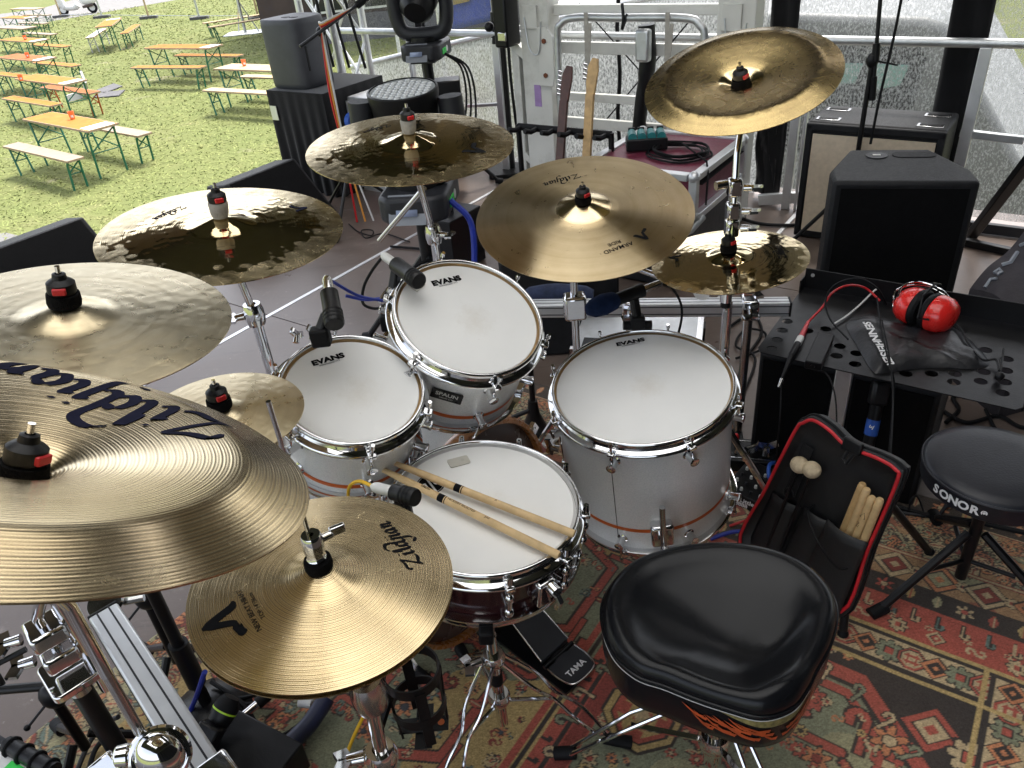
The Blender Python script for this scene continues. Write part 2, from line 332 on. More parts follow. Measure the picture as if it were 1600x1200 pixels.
def cymbal_mat(name, base, dark, rough, aniso, groove, hammer=0.0, patina=.4, smudge=0.0, gscale=300.0, ringdark=0.0, hb=.5, bell=0.0, rim=.2):
    m, N, L, P = nt(name); tc = N.new('ShaderNodeTexCoord').outputs['Object']
    sx = N.new('ShaderNodeSeparateXYZ'); L.new(tc, sx.inputs[0])
    flat = N.new('ShaderNodeCombineXYZ'); L.new(sx.outputs[0], flat.inputs[0]); L.new(sx.outputs[1], flat.inputs[1])
    ln = N.new('ShaderNodeVectorMath'); ln.operation = 'LENGTH'; L.new(flat.outputs[0], ln.inputs[0]); rad = ln.outputs['Value']
    rv = N.new('ShaderNodeCombineXYZ'); L.new(rad, rv.inputs[0])
    gn = noise(N, L, rv.outputs[0], gscale * .3, 4, .7)                    # lathe rings: they depend on the radius only
    class G: pass
    g1 = G(); sp_ = .55 / gscale
    w1 = math_(N, L, 'SINE', math_(N, L, 'MULTIPLY', rad, 6.2832 / sp_)); w2 = math_(N, L, 'SINE', math_(N, L, 'MULTIPLY', rad, 6.2832 / (sp_ * 1.63)))
    g1.outputs = [math_(N, L, 'ADD', .46, math_(N, L, 'MULTIPLY', math_(N, L, 'ADD', math_(N, L, 'MULTIPLY', w1, .6), math_(N, L, 'MULTIPLY', w2, .4)), math_(N, L, 'MULTIPLY', gn.outputs[0], .42)))]
    g2 = noise(N, L, rv.outputs[0], gscale * .16, 3, .6)
    pn = noise(N, L, tc, 7.0, 6, .62); pn2 = noise(N, L, tc, 26.0, 6, .65, 1.2)
    f = math_(N, L, 'ADD', math_(N, L, 'MULTIPLY', pn.outputs[0], .6), math_(N, L, 'MULTIPLY', g2.outputs[0], .4))
    fr_ = ramp(N, L, f, [(.34, 0.0), (.64, 1.0)]).outputs[0]
    c = mixc(N, L, math_(N, L, 'MULTIPLY', fr_, patina), base, dark)
    gl = ramp(N, L, g1.outputs[0], [(.30, .55), (.58, 1.0)]).outputs[0]
    c = mixc(N, L, min(1, groove * 1.2), c, gl, 'MULTIPLY')
    if ringdark:                                                          # unlathed dark crust on a band of the bow
        a = ramp(N, L, math_(N, L, 'ADD', rad, math_(N, L, 'MULTIPLY', math_(N, L, 'SUBTRACT', pn2.outputs[0], .5), .05)),
                 [(.120, 0.0), (.150, 1.0), (.158, 1.0), (.166, 0.0)]).outputs[0]
        c = mixc(N, L, math_(N, L, 'MULTIPLY', a, ringdark), c, (.10, .07, .03))
    L.new(c, P.inputs['Base Color']); P.inputs['Metallic'].default_value = 1.0
    ro = N.new('ShaderNodeMapRange'); ro.inputs[3].default_value = rough * .75; ro.inputs[4].default_value = rough * 1.5; L.new(pn2.outputs[0], ro.inputs[0]); rr = ro.outputs[0]
    if smudge:                                                            # hazy finger-touched outer band with petal-shaped inner edge
        mpv = N.new('ShaderNodeMapping'); mpv.inputs['Scale'].default_value = (1, 1, .2); L.new(tc, mpv.inputs['Vector'])
        w = N.new('ShaderNodeTexVoronoi'); w.inputs['Scale'].default_value = 46; w.inputs['Randomness'].default_value = 1; L.new(mpv.outputs[0], w.inputs['Vector'])
        q = math_(N, L, 'ADD', rad, math_(N, L, 'ADD', math_(N, L, 'MULTIPLY', math_(N, L, 'SUBTRACT', pn.outputs[0], .5), .16), math_(N, L, 'MULTIPLY', w.outputs['Distance'], -.05)))
        a = math_(N, L, 'MULTIPLY', ramp(N, L, q, [(rim * .72 - .012, 0.0), (rim * .72 - .004, 1.0)]).outputs[0], smudge)
        a2 = math_(N, L, 'MULTIPLY', a, ramp(N, L, pn2.outputs[0], [(.3, .45), (.6, 1.0)]).outputs[0])
        rr = math_(N, L, 'ADD', rr, math_(N, L, 'MULTIPLY', a2, .26))
    if bell:
        bm_ = ramp(N, L, rad, [(bell * .96, 0.0), (bell, 1.0)]).outputs[0]; rr = math_(N, L, 'MULTIPLY', rr, math_(N, L, 'ADD', .45, math_(N, L, 'MULTIPLY', bm_, .55)))
        c2 = mixc(N, L, bm_, (.86, .70, .42), c); L.new(c2, P.inputs['Base Color'])
    L.new(rr, P.inputs['Roughness'])
    P.inputs['Anisotropic'].default_value = aniso; P.inputs['Anisotropic Rotation'].default_value = .25
    tg = N.new('ShaderNodeTangent'); tg.direction_type = 'RADIAL'; tg.axis = 'Z'; L.new(tg.outputs[0], P.inputs['Tangent'])
    h = math_(N, L, 'MULTIPLY', g1.outputs[0], groove)
    if hammer:
        vo = N.new('ShaderNodeTexVoronoi'); vo.feature = 'SMOOTH_F1'; vo.inputs['Scale'].default_value = 62; L.new(tc, vo.inputs['Vector'])
        h = math_(N, L, 'ADD', h, math_(N, L, 'MULTIPLY', vo.outputs['Distance'], hammer))
        g3 = noise(N, L, rv.outputs[0], 85, 1, .4); h = math_(N, L, 'ADD', h, math_(N, L, 'MULTIPLY', g3.outputs[0], hammer * .8))
    b = N.new('ShaderNodeBump'); b.inputs['Strength'].default_value = hb; b.inputs['Distance'].default_value = .0009
    L.new(h, b.inputs['Height']); L.new(b.outputs[0], P.inputs['Normal'])
    return m
cym_trad = cymbal_mat('lathed_bronze', (.79, .65, .41), (.52, .37, .19), .24, .75, .55, 0, .6)
cym_hat = cymbal_mat('lathed_bronze_hat', (.80, .65, .40), (.56, .41, .20), .22, .75, .75, 0, .45, gscale=230)
cym_ride = cymbal_mat('lathed_bronze_ride', (.70, .57, .36), (.46, .34, .18), .27, .8, .40, .25, .75, bell=.064)
cym_k = cymbal_mat('hammered_matte_bronze', (.78, .68, .47), (.55, .43, .24), .26, .45, .25, 1.1, .6, gscale=420)
cym_bril = cymbal_mat('brilliant_bronze', (.80, .66, .40), (.62, .46, .22), .055, .35, .15, .8, .5, .8, gscale=160, rim=.21)
cym_china = cymbal_mat('lathed_china_bronze', (.77, .64, .41), (.50, .36, .19), .22, .7, .8, 0, .55, gscale=190)
cym_china_raw = cymbal_mat('raw_china_bronze', (.60, .46, .21), (.30, .22, .11), .24, .3, .2, .5, .9, 0, ringdark=.85, bell=.046)

def floor_mat():
    m, N, L, P = nt('phenolic_plywood'); tc = N.new('ShaderNodeTexCoord').outputs['Object']
    g = N.new('ShaderNodeTexCoord'); geo = N.new('ShaderNodeNewGeometry'); co = geo.outputs['Position']
    n1 = noise(N, L, co, 2.2, 7, .65, .6); n2 = noise(N, L, co, 34, 5, .7); n3 = noise(N, L, co, 9, 9, .8)
    c = ramp(N, L, n1.outputs[0], [(.3, (.105, .076, .060)), (.7, (.150, .116, .098))]).outputs[0]
    f = ramp(N, L, n3.outputs[0], [(.56, 0.0), (.70, 1.0)]).outputs[0]
    c = mixc(N, L, math_(N, L, 'MULTIPLY', f, .55), c, (.25, .205, .175))
    k = ramp(N, L, n2.outputs[0], [(.66, 0.0), (.71, 1.0)]).outputs[0]; c = mixc(N, L, math_(N, L, 'MULTIPLY', k, .7), c, (.34, .30, .26))
    ms = N.new('ShaderNodeMapping'); ms.inputs['Scale'].default_value = (.5, 6, 1); ms.inputs['Rotation'].default_value = (0, 0, .5); L.new(co, ms.inputs['Vector']); n5 = noise(N, L, ms.outputs[0], 3.5, 8, .75)
    c = mixc(N, L, math_(N, L, 'MULTIPLY', ramp(N, L, n5.outputs[0], [(.56, 0.0), (.66, 1.0)]).outputs[0], .35), c, (.05, .038, .032))
    L.new(c, P.inputs['Base Color']); r_ = ramp(N, L, n1.outputs[0], [(.3, .27), (.7, .42)]).outputs[0]; L.new(r_, P.inputs['Roughness'])
    b = N.new('ShaderNodeBump'); b.inputs['Strength'].default_value = .12; b.inputs['Distance'].default_value = .003; n4 = noise(N, L, co, 160, 3); L.new(n4.outputs[0], b.inputs['Height']); L.new(b.outputs[0], P.inputs['Normal'])
    return m
floor_m = floor_mat()
def ground_mat():
    m, N, L, P = nt('mown_grass_ground'); geo = N.new('ShaderNodeNewGeometry'); co = geo.outputs['Position']
    n1 = noise(N, L, co, .55, 6, .65); n2 = noise(N, L, co, 5, 7, .75); n3 = noise(N, L, co, .9, 5, .6, .5)
    c = ramp(N, L, n1.outputs[0], [(.3, (.100, .125, .040)), (.55, (.130, .145, .050)), (.75, (.170, .160, .078))]).outputs[0]
    c2 = ramp(N, L, n2.outputs[0], [(.3, (.100, .125, .040)), (.7, (.150, .155, .068))]).outputs[0]
    c = mixc(N, L, .5, c, c2)
    f = ramp(N, L, n3.outputs[0], [(.63, 0.0), (.74, 1.0)]).outputs[0]; c = mixc(N, L, math_(N, L, 'MULTIPLY', f, .8), c, (.25, .225, .16))
    L.new(c, P.inputs['Base Color']); P.inputs['Roughness'].default_value = .95; P.inputs['Specular IOR Level'].default_value = .1
    b = N.new('ShaderNodeBump'); b.inputs['Strength'].default_value = .4; b.inputs['Distance'].default_value = .03; L.new(n2.outputs[0], b.inputs['Height']); L.new(b.outputs[0], P.inputs['Normal'])
    return m
ground_m = ground_mat()
def blade_mat():
    m, N, L, P = nt('grass_blades'); geo = N.new('ShaderNodeNewGeometry'); n1 = noise(N, L, geo.outputs['Position'], 2.2, 5, .7)
    c = ramp(N, L, n1.outputs[0], [(.3, (.17, .205, .066)), (.55, (.21, .23, .08)), (.75, (.27, .25, .115))]).outputs[0]
    L.new(c, P.inputs['Base Color']); P.inputs['Roughness'].default_value = .8; P.inputs['Specular IOR Level'].default_value = .15
    return m
blade_m = blade_mat()
def tarp_mat(name, lo, hi, alpha, scale, trans=.22, metal=.0, rough=.4):
    m, N, L, P = nt(name); geo = N.new('ShaderNodeNewGeometry'); co = geo.outputs['Position']
    mp = N.new('ShaderNodeMapping'); mp.inputs['Scale'].default_value = (1, 1, .55); L.new(co, mp.inputs['Vector'])
    n1 = noise(N, L, mp.outputs[0], scale, 4, .75); n2 = noise(N, L, co, 3.0, 5, .6, 1.0)
    c = ramp(N, L, n1.outputs[0], [(.34, lo), (.60, hi)]).outputs[0]
    c = mixc(N, L, .45, c, ramp(N, L, n2.outputs[0], [(.3, .62), (.7, 1.0)]).outputs[0], 'MULTIPLY')
    L.new(c, P.inputs['Base Color']); P.inputs['Roughness'].default_value = rough; P.inputs['Metallic'].default_value = metal
    a = ramp(N, L, n1.outputs[0], [(.35, max(0, alpha - .25)), (.62, min(1, alpha + .25))]).outputs[0]; L.new(a, P.inputs['Alpha'])
    b = N.new('ShaderNodeBump'); b.inputs['Strength'].default_value = .3; b.inputs['Distance'].default_value = .02; L.new(n2.outputs[0], b.inputs['Height']); L.new(b.outputs[0], P.inputs['Normal'])
    P.inputs['Transmission Weight'].default_value = 0
    tr = N.new('ShaderNodeBsdfTranslucent'); L.new(c, tr.inputs['Color']); mx = N.new('ShaderNodeMixShader'); mx.inputs[0].default_value = trans
    tp = N.new('ShaderNodeBsdfTransparent'); mx2 = N.new('ShaderNodeMixShader'); L.new(a, mx2.inputs[0]); L.new(tp.outputs[0], mx2.inputs[1])
    for l in list(P.inputs['Alpha'].links): L.remove(l)
    out = N['Material Output']; L.new(P.outputs[0], mx.inputs[1]); L.new(tr.outputs[0], mx.inputs[2]); L.new(mx.outputs[0], mx2.inputs[2]); L.new(mx2.outputs[0], out.inputs['Surface'])
    return m
tarp_silver = tarp_mat('wet_silver_tarp', (.16, .17, .17), (.62, .64, .64), .97, 105, .25)
tarp_mesh = tarp_mat('grey_mesh_tarp', (.08, .083, .083), (.46, .48, .475), .56, 120, .15)
tarp_clear = tarp_mat('rain_wet_clear_film', (.06, .06, .055), (.22, .225, .22), .20, 110, .06)
def roof_mat():
    m, N, L, P = nt('white_roof_membrane'); P.inputs['Base Color'].default_value = (.62, .62, .60, 1); P.inputs['Roughness'].default_value = .6
    n1 = noise(N, L, N.new('ShaderNodeTexCoord').outputs['Object'], 1.4, 4)
    c = ramp(N, L, n1.outputs[0], [(.3, (.70, .70, .68)), (.7, (.86, .86, .84))]).outputs[0]
    tr = N.new('ShaderNodeBsdfTranslucent'); L.new(c, tr.inputs['Color'])
    mx = N.new('ShaderNodeMixShader'); mx.inputs[0].default_value = .62
    L.new(P.outputs[0], mx.inputs[1]); L.new(tr.outputs[0], mx.inputs[2]); L.new(mx.outputs[0], N['Material Output'].inputs['Surface'])
    return m
roof_m = roof_mat()
unseen_panel_m = mat('unseen_panel_brown', (.21, .155, .11), .85, 0, .3, 1.5, .2, 40)  # cloth of added out-of-view panels; brown set for cymbal reflections
roof_dark_m = mat('blockout_roof_cloth', (.06, .06, .065), .8, 0, .2, 2, .1, 60)
def rug_mat():
    m, N, L, P = nt('knotted_wool'); at = N.new('ShaderNodeAttribute'); at.attribute_name = 'knot'
    geo = N.new('ShaderNodeNewGeometry'); n1 = noise(N, L, geo.outputs['Position'], 240, 3, .7); n2 = noise(N, L, geo.outputs['Position'], 6, 5, .6)
    c = mixc(N, L, .5, at.outputs['Color'], ramp(N, L, n1.outputs[0], [(.3, .55), (.65, 1.35)]).outputs[0], 'MULTIPLY')
    c = mixc(N, L, .3, c, ramp(N, L, n2.outputs[0], [(.3, .6), (.7, 1.2)]).outputs[0], 'MULTIPLY')
    L.new(c, P.inputs['Base Color']); P.inputs['Roughness'].default_value = .95; P.inputs['Specular IOR Level'].default_value = .1; P.inputs['Sheen Weight'].default_value = .15
    b = N.new('ShaderNodeBump'); b.inputs['Strength'].default_value = .7; b.inputs['Distance'].default_value = .003; L.new(n1.outputs[0], b.inputs['Height']); L.new(b.outputs[0], P.inputs['Normal'])
    return m
rug_m = rug_mat()

# ------------------------------------------------------------------ the field, road, stage, walls
ZF = -1.69
def sheet(name, pts, z, m, kind='structure', label=None, cat=None):
    mb = MB(); mb.add([(p[0], p[1], z) for p in pts], [tuple(range(len(pts)))]); o = single(name, mb, m, label, cat, (pts[0][0], pts[0][1], z), kind=kind); return o
sheet('ground', [(-160, -60), (160, -60), (160, 320), (-160, 320)], ZF, ground_m)
sheet('road', [(-23.6212, 38.368, -1.69), (-20.5161, 38.4304, -1.69), (-19.4403, 39.5114, -1.69), (-18.3057, 40.6515, -1.69), (-16.839, 42.3872, -1.69), (-15.147, 44.4652, -1.69), (-13.169, 47.6181, -1.69), (-13.1017, 57.0891, -1.69), (-23.6361, 60.7718, -1.69), (-23.5224, 52.1888, -1.69), (-23.4475, 47.2776, -1.69), (-25.1864, 46.4594, -1.69), (-28.4649, 46.8073, -1.69)], ZF + .004, asphalt)
sheet('gravel_patch', [(-6.7652, 9.4239, -1.69), (-6.263, 9.8066, -1.69), (-6.251, 9.9372, -1.69), (-6.5652, 10.1566, -1.69), (-7.2128, 10.2337, -1.69)], ZF + .004, asphalt)
for kq, quad in enumerate(([(-9.4457, 20.3368, -1.69), (-9.2993, 21.0241, -1.69), (-8.8836, 20.5244, -1.69), (-9.0615, 19.8056, -1.69)], [(-9.2095, 19.5249, -1.69), (-9.152, 19.9166, -1.69), (-8.6085, 19.9572, -1.69), (-8.5087, 19.2846, -1.69), (-9.0321, 19.3118, -1.69)])):
    mb = MB(); mb.prism([(p[0], p[1]) for p in quad], ZF + .004, ZF + .03)
    single('ground_mat', mb, mat_grey, 'flat dark grey rubber mat on the grass, ' + ('farther' if kq == 0 else 'nearer') + ' of the pair', 'mat', (quad[0][0], quad[0][1], ZF), 'grey mats on the grass')
# grass blades: dense near, thinning out
def grass():
    n = 60000; vs = np.zeros((n * 3, 3)); u = rng.random(n); dist = 8.5 * (46 / 8.5) ** (u ** .8); ang = np.radians(90 + rng.uniform(2, 40, n) * 1.0)
    x = dist * np.cos(ang); y = dist * np.sin(ang); h = (.010 + .018 * rng.random(n) ** 2) * (1 + dist / 60); w = .003 + .0008 * dist; a = rng.uniform(0, 6.28, n); l = rng.normal(0, .055, (n, 2))
    vs[0::3] = np.stack([x - np.cos(a) * w, y - np.sin(a) * w, np.full(n, ZF)], 1); vs[1::3] = np.stack([x + np.cos(a) * w, y + np.sin(a) * w, np.full(n, ZF)], 1)
    vs[2::3] = np.stack([x + l[:, 0], y + l[:, 1], ZF + h], 1)
    me = bpy.data.meshes.new('grass'); me.vertices.add(n * 3); me.vertices.foreach_set('co', vs.ravel()); me.loops.add(n * 3); me.loops.foreach_set('vertex_index', np.arange(n * 3))
    me.polygons.add(n); me.polygons.foreach_set('loop_start', np.arange(n) * 3); me.update(); me.validate()
    o = bpy.data.objects.new('grass', me); COL.objects.link(o); me.materials.append(blade_m); tagit(o, 'short mown grass tufts across the field', 'grass', kind='stuff')
grass()
# stage floor: substructure with plywood panels and aluminium joint profiles
SB = [-3.0, -1.75, -.5, .75, 2.0, 3.25, 4.55]; TB = [-4.75, -2.92, -1.08, .76, 2.6]
mb = MB(); M_ST = Matrix(((SA.x, TA.x, 0, 0), (SA.y, TA.y, 0, 0), (0, 0, 1, 0), (0, 0, 0, 1)))
mb.box(((SB[0] + SB[-1]) / 2, (TB[0] + TB[-1]) / 2, (ZF - .03) / 2), (SB[-1] - SB[0], TB[-1] - TB[0], -ZF - .03), M_ST)
stage = single('stage_floor', mb, black_metal, None, None, (0, 0, 0), kind='structure')
for i in range(len(SB) - 1):
    for j in range(len(TB) - 1):
        s0, s1, t0, t1 = SB[i] + .002, SB[i + 1] - .002, TB[j] + (.014 if j else 0), TB[j + 1] - .014
        b = MB(M_ST); dz = random.uniform(-.0012, .0006); b.box(((s0 + s1) / 2, (t0 + t1) / 2, -.014 + dz), (s1 - s0, t1 - t0, .028)); part('floor_panel', b, floor_m, stage, bevel=.0015)
for t in TB[1:4]:
    b = MB(M_ST); b.box((.775, t, -.013), (SB[-1] - SB[0], .022, .028)); part('joint_profile', b, alu, stage)
b = MB(M_ST); b.box((.775, TB[0] - .02, -.06), (SB[-1] - SB[0], .04, .124)); part('edge_profile', b, alu, stage)
# roof over the stage (out of view; it shades the stage)
def roof_z(v): return 3.45 + .55 * math.sin(math.pi * v)
RU, RV = 30, 30; lite, dark = MB(M_ST), MB(M_ST)           # dark block-out cloth with one paler translucent field above the kit, widened to brighten it
for i in range(RU):
    for j in range(RV):
        u0, u1, v0, v1 = i / RU, (i + 1) / RU, j / RV, (j + 1) / RV; sc0, tc0 = -3.0 + 7.55 * (u0 + u1) / 2, -4.75 + 7.35 * (v0 + v1) / 2
        m_ = lite if (-1.2 < sc0 < 2.8 and -2.6 < tc0 < .9) else dark
        m_.add([(-3.0 + 7.55 * u, -4.75 + 7.35 * v, roof_z(v)) for u, v in ((u0, v0), (u1, v0), (u1, v1), (u0, v1))], [(0, 1, 2, 3)])
roof = single('stage_roof', dark, roof_dark_m, 'block-out cloth roof stretched over the stage', None, (0, 0, 3.4), kind='structure')
part('translucent_field', lite, roof_m, roof)
for s in (-3.0, -.5, 2.0, 4.5):
    b = MB(M_ST)
    for k in range(16):
        v0, v1 = k / 16, (k + 1) / 16; P = [(s, -4.75 + 7.35 * v, 3.36 + .55 * math.sin(math.pi * v)) for v in (v0, v1)]; b.bar(P[0], P[1], .12, .16)
    part('roof_beam', b, black_metal, roof)
b = MB(M_ST); b.box((.775, -4.7, 3.25), (7.5, .06, .55)); part('unseen_front_panel', b, unseen_panel_m, roof)  # added out of view so the cymbals mirror a dark edge
b = MB(M_ST); b.box((4.45, -1.1, 2.75), (.02, 7.2, 1.6)); part('unseen_side_panel', b, unseen_panel_m, roof)  # unseen, added for the brown reflection in the mirror-finish crashes
# rear wall of the stage, behind the right edge of the picture
mb = MB(M_ST); mb.grid(lambda u, v: (-3 + 7.5 * u, 2.62 + .03 * math.sin(u * 60), 3.6 * v), 120, 2); single('rear_drape', mb, black_cloth, 'black drape closing the back of the stage', 'drape', st(1, 2.6, 0), kind='structure')

# side wall: silver tarp below a sloping hem, wet clear film above it, grey mesh to the right
def wallpt(s, t, z): return st(s, t, z)
t0, z0 = (-4.5621, 0.5947); t1, z1 = (-2.2866, 1.0103); tm = (-1.3981, 0.7183)[0]; tr = 2.6
slope = (z1 - z0) / (t1 - t0); hem = lambda t: z0 + (t - t0) * slope
def fold(t, z): return .022 * math.sin(t * 11 + z * 1.7) + .012 * math.sin(t * 27 + 2 * z) + .02 * math.sin(z * 4 + t * 3)
mb = MB(); mb.grid(lambda u, v: wallpt(4.40 + fold(t0 + (tm - t0) * u, v), t0 + (tm - t0) * u, -.02 + (hem(t0 + (tm - t0) * u) + .02) * v), 90, 14)
wl_ = thing('tarp_wall', 'silver grey tarpaulin side wall of the stage with wet clear film above', 'wall', st(4.4, -2, 0))
part('silver_tarp', mb, tarp_silver, wl_, 'wet silver grey tarpaulin with a sloping upper hem')
mb = MB(); mb.tube([wallpt(4.40 + fold(t, 1), t, hem(t)) for t in np.linspace(t0, tm, 60)], .016, 8); part('hem', mb, alu, wl_)
mb = MB(); mb.grid(lambda u, v: wallpt(4.42 + .5 * fold(t0 + (tm - t0) * u, 2.5 * v), t0 + (tm - t0) * u, hem(t0 + (tm - t0) * u) + (3.3 - hem(t0 + (tm - t0) * u)) * v), 60, 10); part('clear_film', mb, tarp_clear, wl_, 'rain-spotted clear plastic film')
mb = MB(); mb.grid(lambda u, v: wallpt(4.40 + .6 * fold(tm + (tr - tm) * u, 3.3 * v), tm + (tr - tm) * u, .02 + 3.3 * v), 80, 20); part('mesh_tarp', mb, tarp_mesh, wl_, 'fine grey mesh tarpaulin on the right')
for u, v, w in ((660, 80, .085), (1226, 20, .14), (1195, 260, .11), (1496, 100, .17)):
    tt = {660: (-3.7534, 0.7379)[0], 1226: (-1.3042, 0.9788)[0], 1195: (-1.3297, 0.1779)[0], 1496: (-0.4609, 0.7598)[0]}[u]
    top = {1195: .62}.get(u, 3.2)
    mb = MB(); mb.grid(lambda a, b: wallpt(4.34 + .012 * math.sin(a * 9 + b * 12), tt + (a - .5) * w + .01 * math.sin(b * 9), .03 + (top - .03) * b), 8, 24); part('black_strip', mb, black_cloth, wl_, solid=.004)
mb = MB(); mb.grid(lambda a, b: wallpt(4.31 + .01 * math.sin(a * 9 + b * 12), (-2.5521, 0.9787)[0] + (a - .5) * .03, .0 + 1.6 * b), 2, 8)
part('black_strip', MB().tube([wallpt(4.35, (-2.2569, 0.9773)[0] + .008 * math.sin(k), .02 + k * .08) for k in range(30)], .012, 6), black_cloth, wl_)
# guard rail in front of the wall
gr = thing('guard_rail', 'galvanised tube guard rail running along the tarpaulin side wall', 'railing', st(4.22, -2, 0))
tl, zl = (-4.4167, 0.8802); trr = 1.2
part('top_rail', MB().cyl(st(4.22, tl, zl), st(4.22, trr, zl - .01), .021), galv, gr)
for t, w, z1_ in (((-3.7647, 0.6367)[0], .03, zl), ((-3.0446, 0.5059)[0], .05, zl), ((-1.1561, 0.3082)[0], .045, .62), ((-1.1021, 0.4474)[0], .016, .62), ((-0.3571, 0.6478)[0], .05, zl), (.9, .05, zl)):
    part('post', MB(M_ST).box((4.22, t, z1_ / 2 - .012), (.03, w, z1_ - .025)), alu, gr, bevel=.003)
for (ta, za), (tb, zb), w in (((-0.3849, 0.477), (-0.1206, 0.463), .035), ((-1.3097, 0.0104), (-1.0443, 0.0812), .06), ((-3.3375, 0.4242), (-3.0607, 0.4529), .02), ((-0.2858, -0.0025), (0.0947, -0.0025), .05)):
    part('lower_rail', MB().bar(st(4.225, ta, max(za, .03)), st(4.225, tb, max(zb, .03)), .03, w), (grey_plastic if ta > -.5 and za < .2 else galv) if w < .055 else alu, gr, bevel=.003)

# ------------------------------------------------------------------ seen through the wall: building, banner, van
ba, bb = V((-4.5756, 24.3302, -1.69)), V((2.5676, 24.9322, -1.69)); d = (bb - ba).normalized(); nrm = Vector((-d.y, d.x, 0)); MBD = Matrix(((d.x, nrm.x, 0, ba.x), (d.y, nrm.y, 0, ba.y), (0, 0, 1, ZF), (0, 0, 0, 1)))
bl = (bb - ba).length
bd = thing('building', 'dark brown building with windows seen dimly through the clear film', 'building', ba)
part('wall', MB(MBD).box((bl / 2, 3, 3.0), (bl + 3, 6, 6.0)), brick_m, bd)
part('plinth', MB(MBD).box((bl / 2, -.03, .35), (bl + 3.02, .06, .7)), mat_grey, bd)
part('string_course', MB(MBD).box((bl / 2, -.04, 2.1), (bl + 3.02, .08, .18)), wood_edge, bd)
for k in range(5):
    x = bl * (.06 + .2 * k); w = part('window', MB(MBD).box((x, -.04, 1.35), (.9, .08, 1.1)), alu, bd); part('pane', MB(MBD).box((x, -.085, 1.35), (.78, .02, .98)), dark_glass, w)
    w = part('window', MB(MBD).box((x, -.04, 3.2), (.9, .08, 1.4)), alu, bd); part('pane', MB(MBD).box((x, -.085, 3.2), (.78, .02, 1.28)), dark_glass, w)
part('roof', MB(MBD).box((bl / 2, 3, 6.1), (bl + 3.6, 6.6, .25)), mat_grey, bd)
q = [(-0.7437, 16.8307, -0.6748), (0.3358, 16.0173, -0.4226), (0.4432, 15.9364, 0.2357), (-0.5665, 16.6971, 0.2593)]
bn = thing('banner', 'blue banner with a beige picture at its top, hanging outside behind the film', 'banner', (q[0][0], q[0][1], ZF))
part('cloth', MB().grid(lambda u, v: (V(q[0]) * (1 - u) + V(q[1]) * u) * (1 - v) + (V(q[3]) * (1 - u) + V(q[2]) * u) * v + SA * .05 * math.sin(u * 7), 16, 6), blue_banner, bn, solid=.01)
q2 = [(-0.4682, 16.4979, -0.1626), (-0.101, 16.2213, -0.0875), (-0.0598, 16.1903, 0.1724), (-0.4493, 16.4837, 0.1801)]; part('picture', MB().quad(*q2), wood_pale, bn, solid=.01)
for c in (q[0], q[1]): part('pole', MB().cyl((c[0], c[1], ZF), (c[0], c[1], c[2] + 1.6), .04), alu, bn)
for u, g in ((576, 'nearer to the truss'), (621, 'nearer to the spotlight')):
    p = (-2.7932, 20.8333, -1.69) if u == 576 else (-2.0158, 21.0404, -1.69)
    single('tent_pole', MB().cyl(p, (p[0], p[1], ZF + 3.6), .045, n=10), white_plastic, 'white pole standing outside behind the film, ' + g, 'pole', p, 'white poles outside the film')
# van outside, seen through the mesh
va = st(6.9, 0, ZF); tv0 = (-2.2708, 0.0999)[0]; tw0, zw0 = (-1.5615, -0.0618); tw1, zw1 = (-1.0472, 0.3433); tv1 = tw1 + .12
van = thing('van', 'grey delivery van parked outside behind the mesh wall, teal cab window', 'van', st(6.9, tw0, ZF))
zt = zw1 + .22
prof = [(tv0 - 2.2, ZF + .35), (tv1 + 1.0, ZF + .35), (tv1 + 1.05, ZF + 1.05), (tv1 + .75, ZF + 1.25), (tv1 + .05, zt - .05), (tv1 - .1, zt), (tv0 - 2.2, zt + .1)]
MV = Matrix(((TA.x, 0, SA.x, 0), (TA.y, 0, SA.y, 0), (0, 1, 0, 0), (0, 0, 0, 1)))
part('body', MB(MV).prism(prof, 6.9, 8.8), stucco, van, bevel=.06)
part('window_surround', MB(MV).prism([(tw0 - .55, zw0 - .42), (tw1 + .02, zw0 - .42), (tw1 + .08, zw1 - .06), (tw1, zw1 + .05), (tw0 - .55, zw1 + .05)], 6.86, 6.9), black_plastic, van)
for a, b in ((tw0 - .5, tw0 + .12), (tw0 + .22, tw1 - .06)): part('window', MB(MV).prism([(a, zw0 + .10), (b, zw0 + .16), (b + .04, zw1 - .10), (a, zw1 - .10)], 6.83, 6.86), teal_glass, van)
for t in (tv0 - 1.4, tv1 + .3):
    w = part('wheel', MB().cyl(st(6.84, t, ZF + .34), st(7.06, t, ZF + .34), .34, n=24), black_rubber, van); part('rim', MB().cyl(st(6.83, t, ZF + .34), st(6.85, t, ZF + .34), .2, n=20), alu, w)

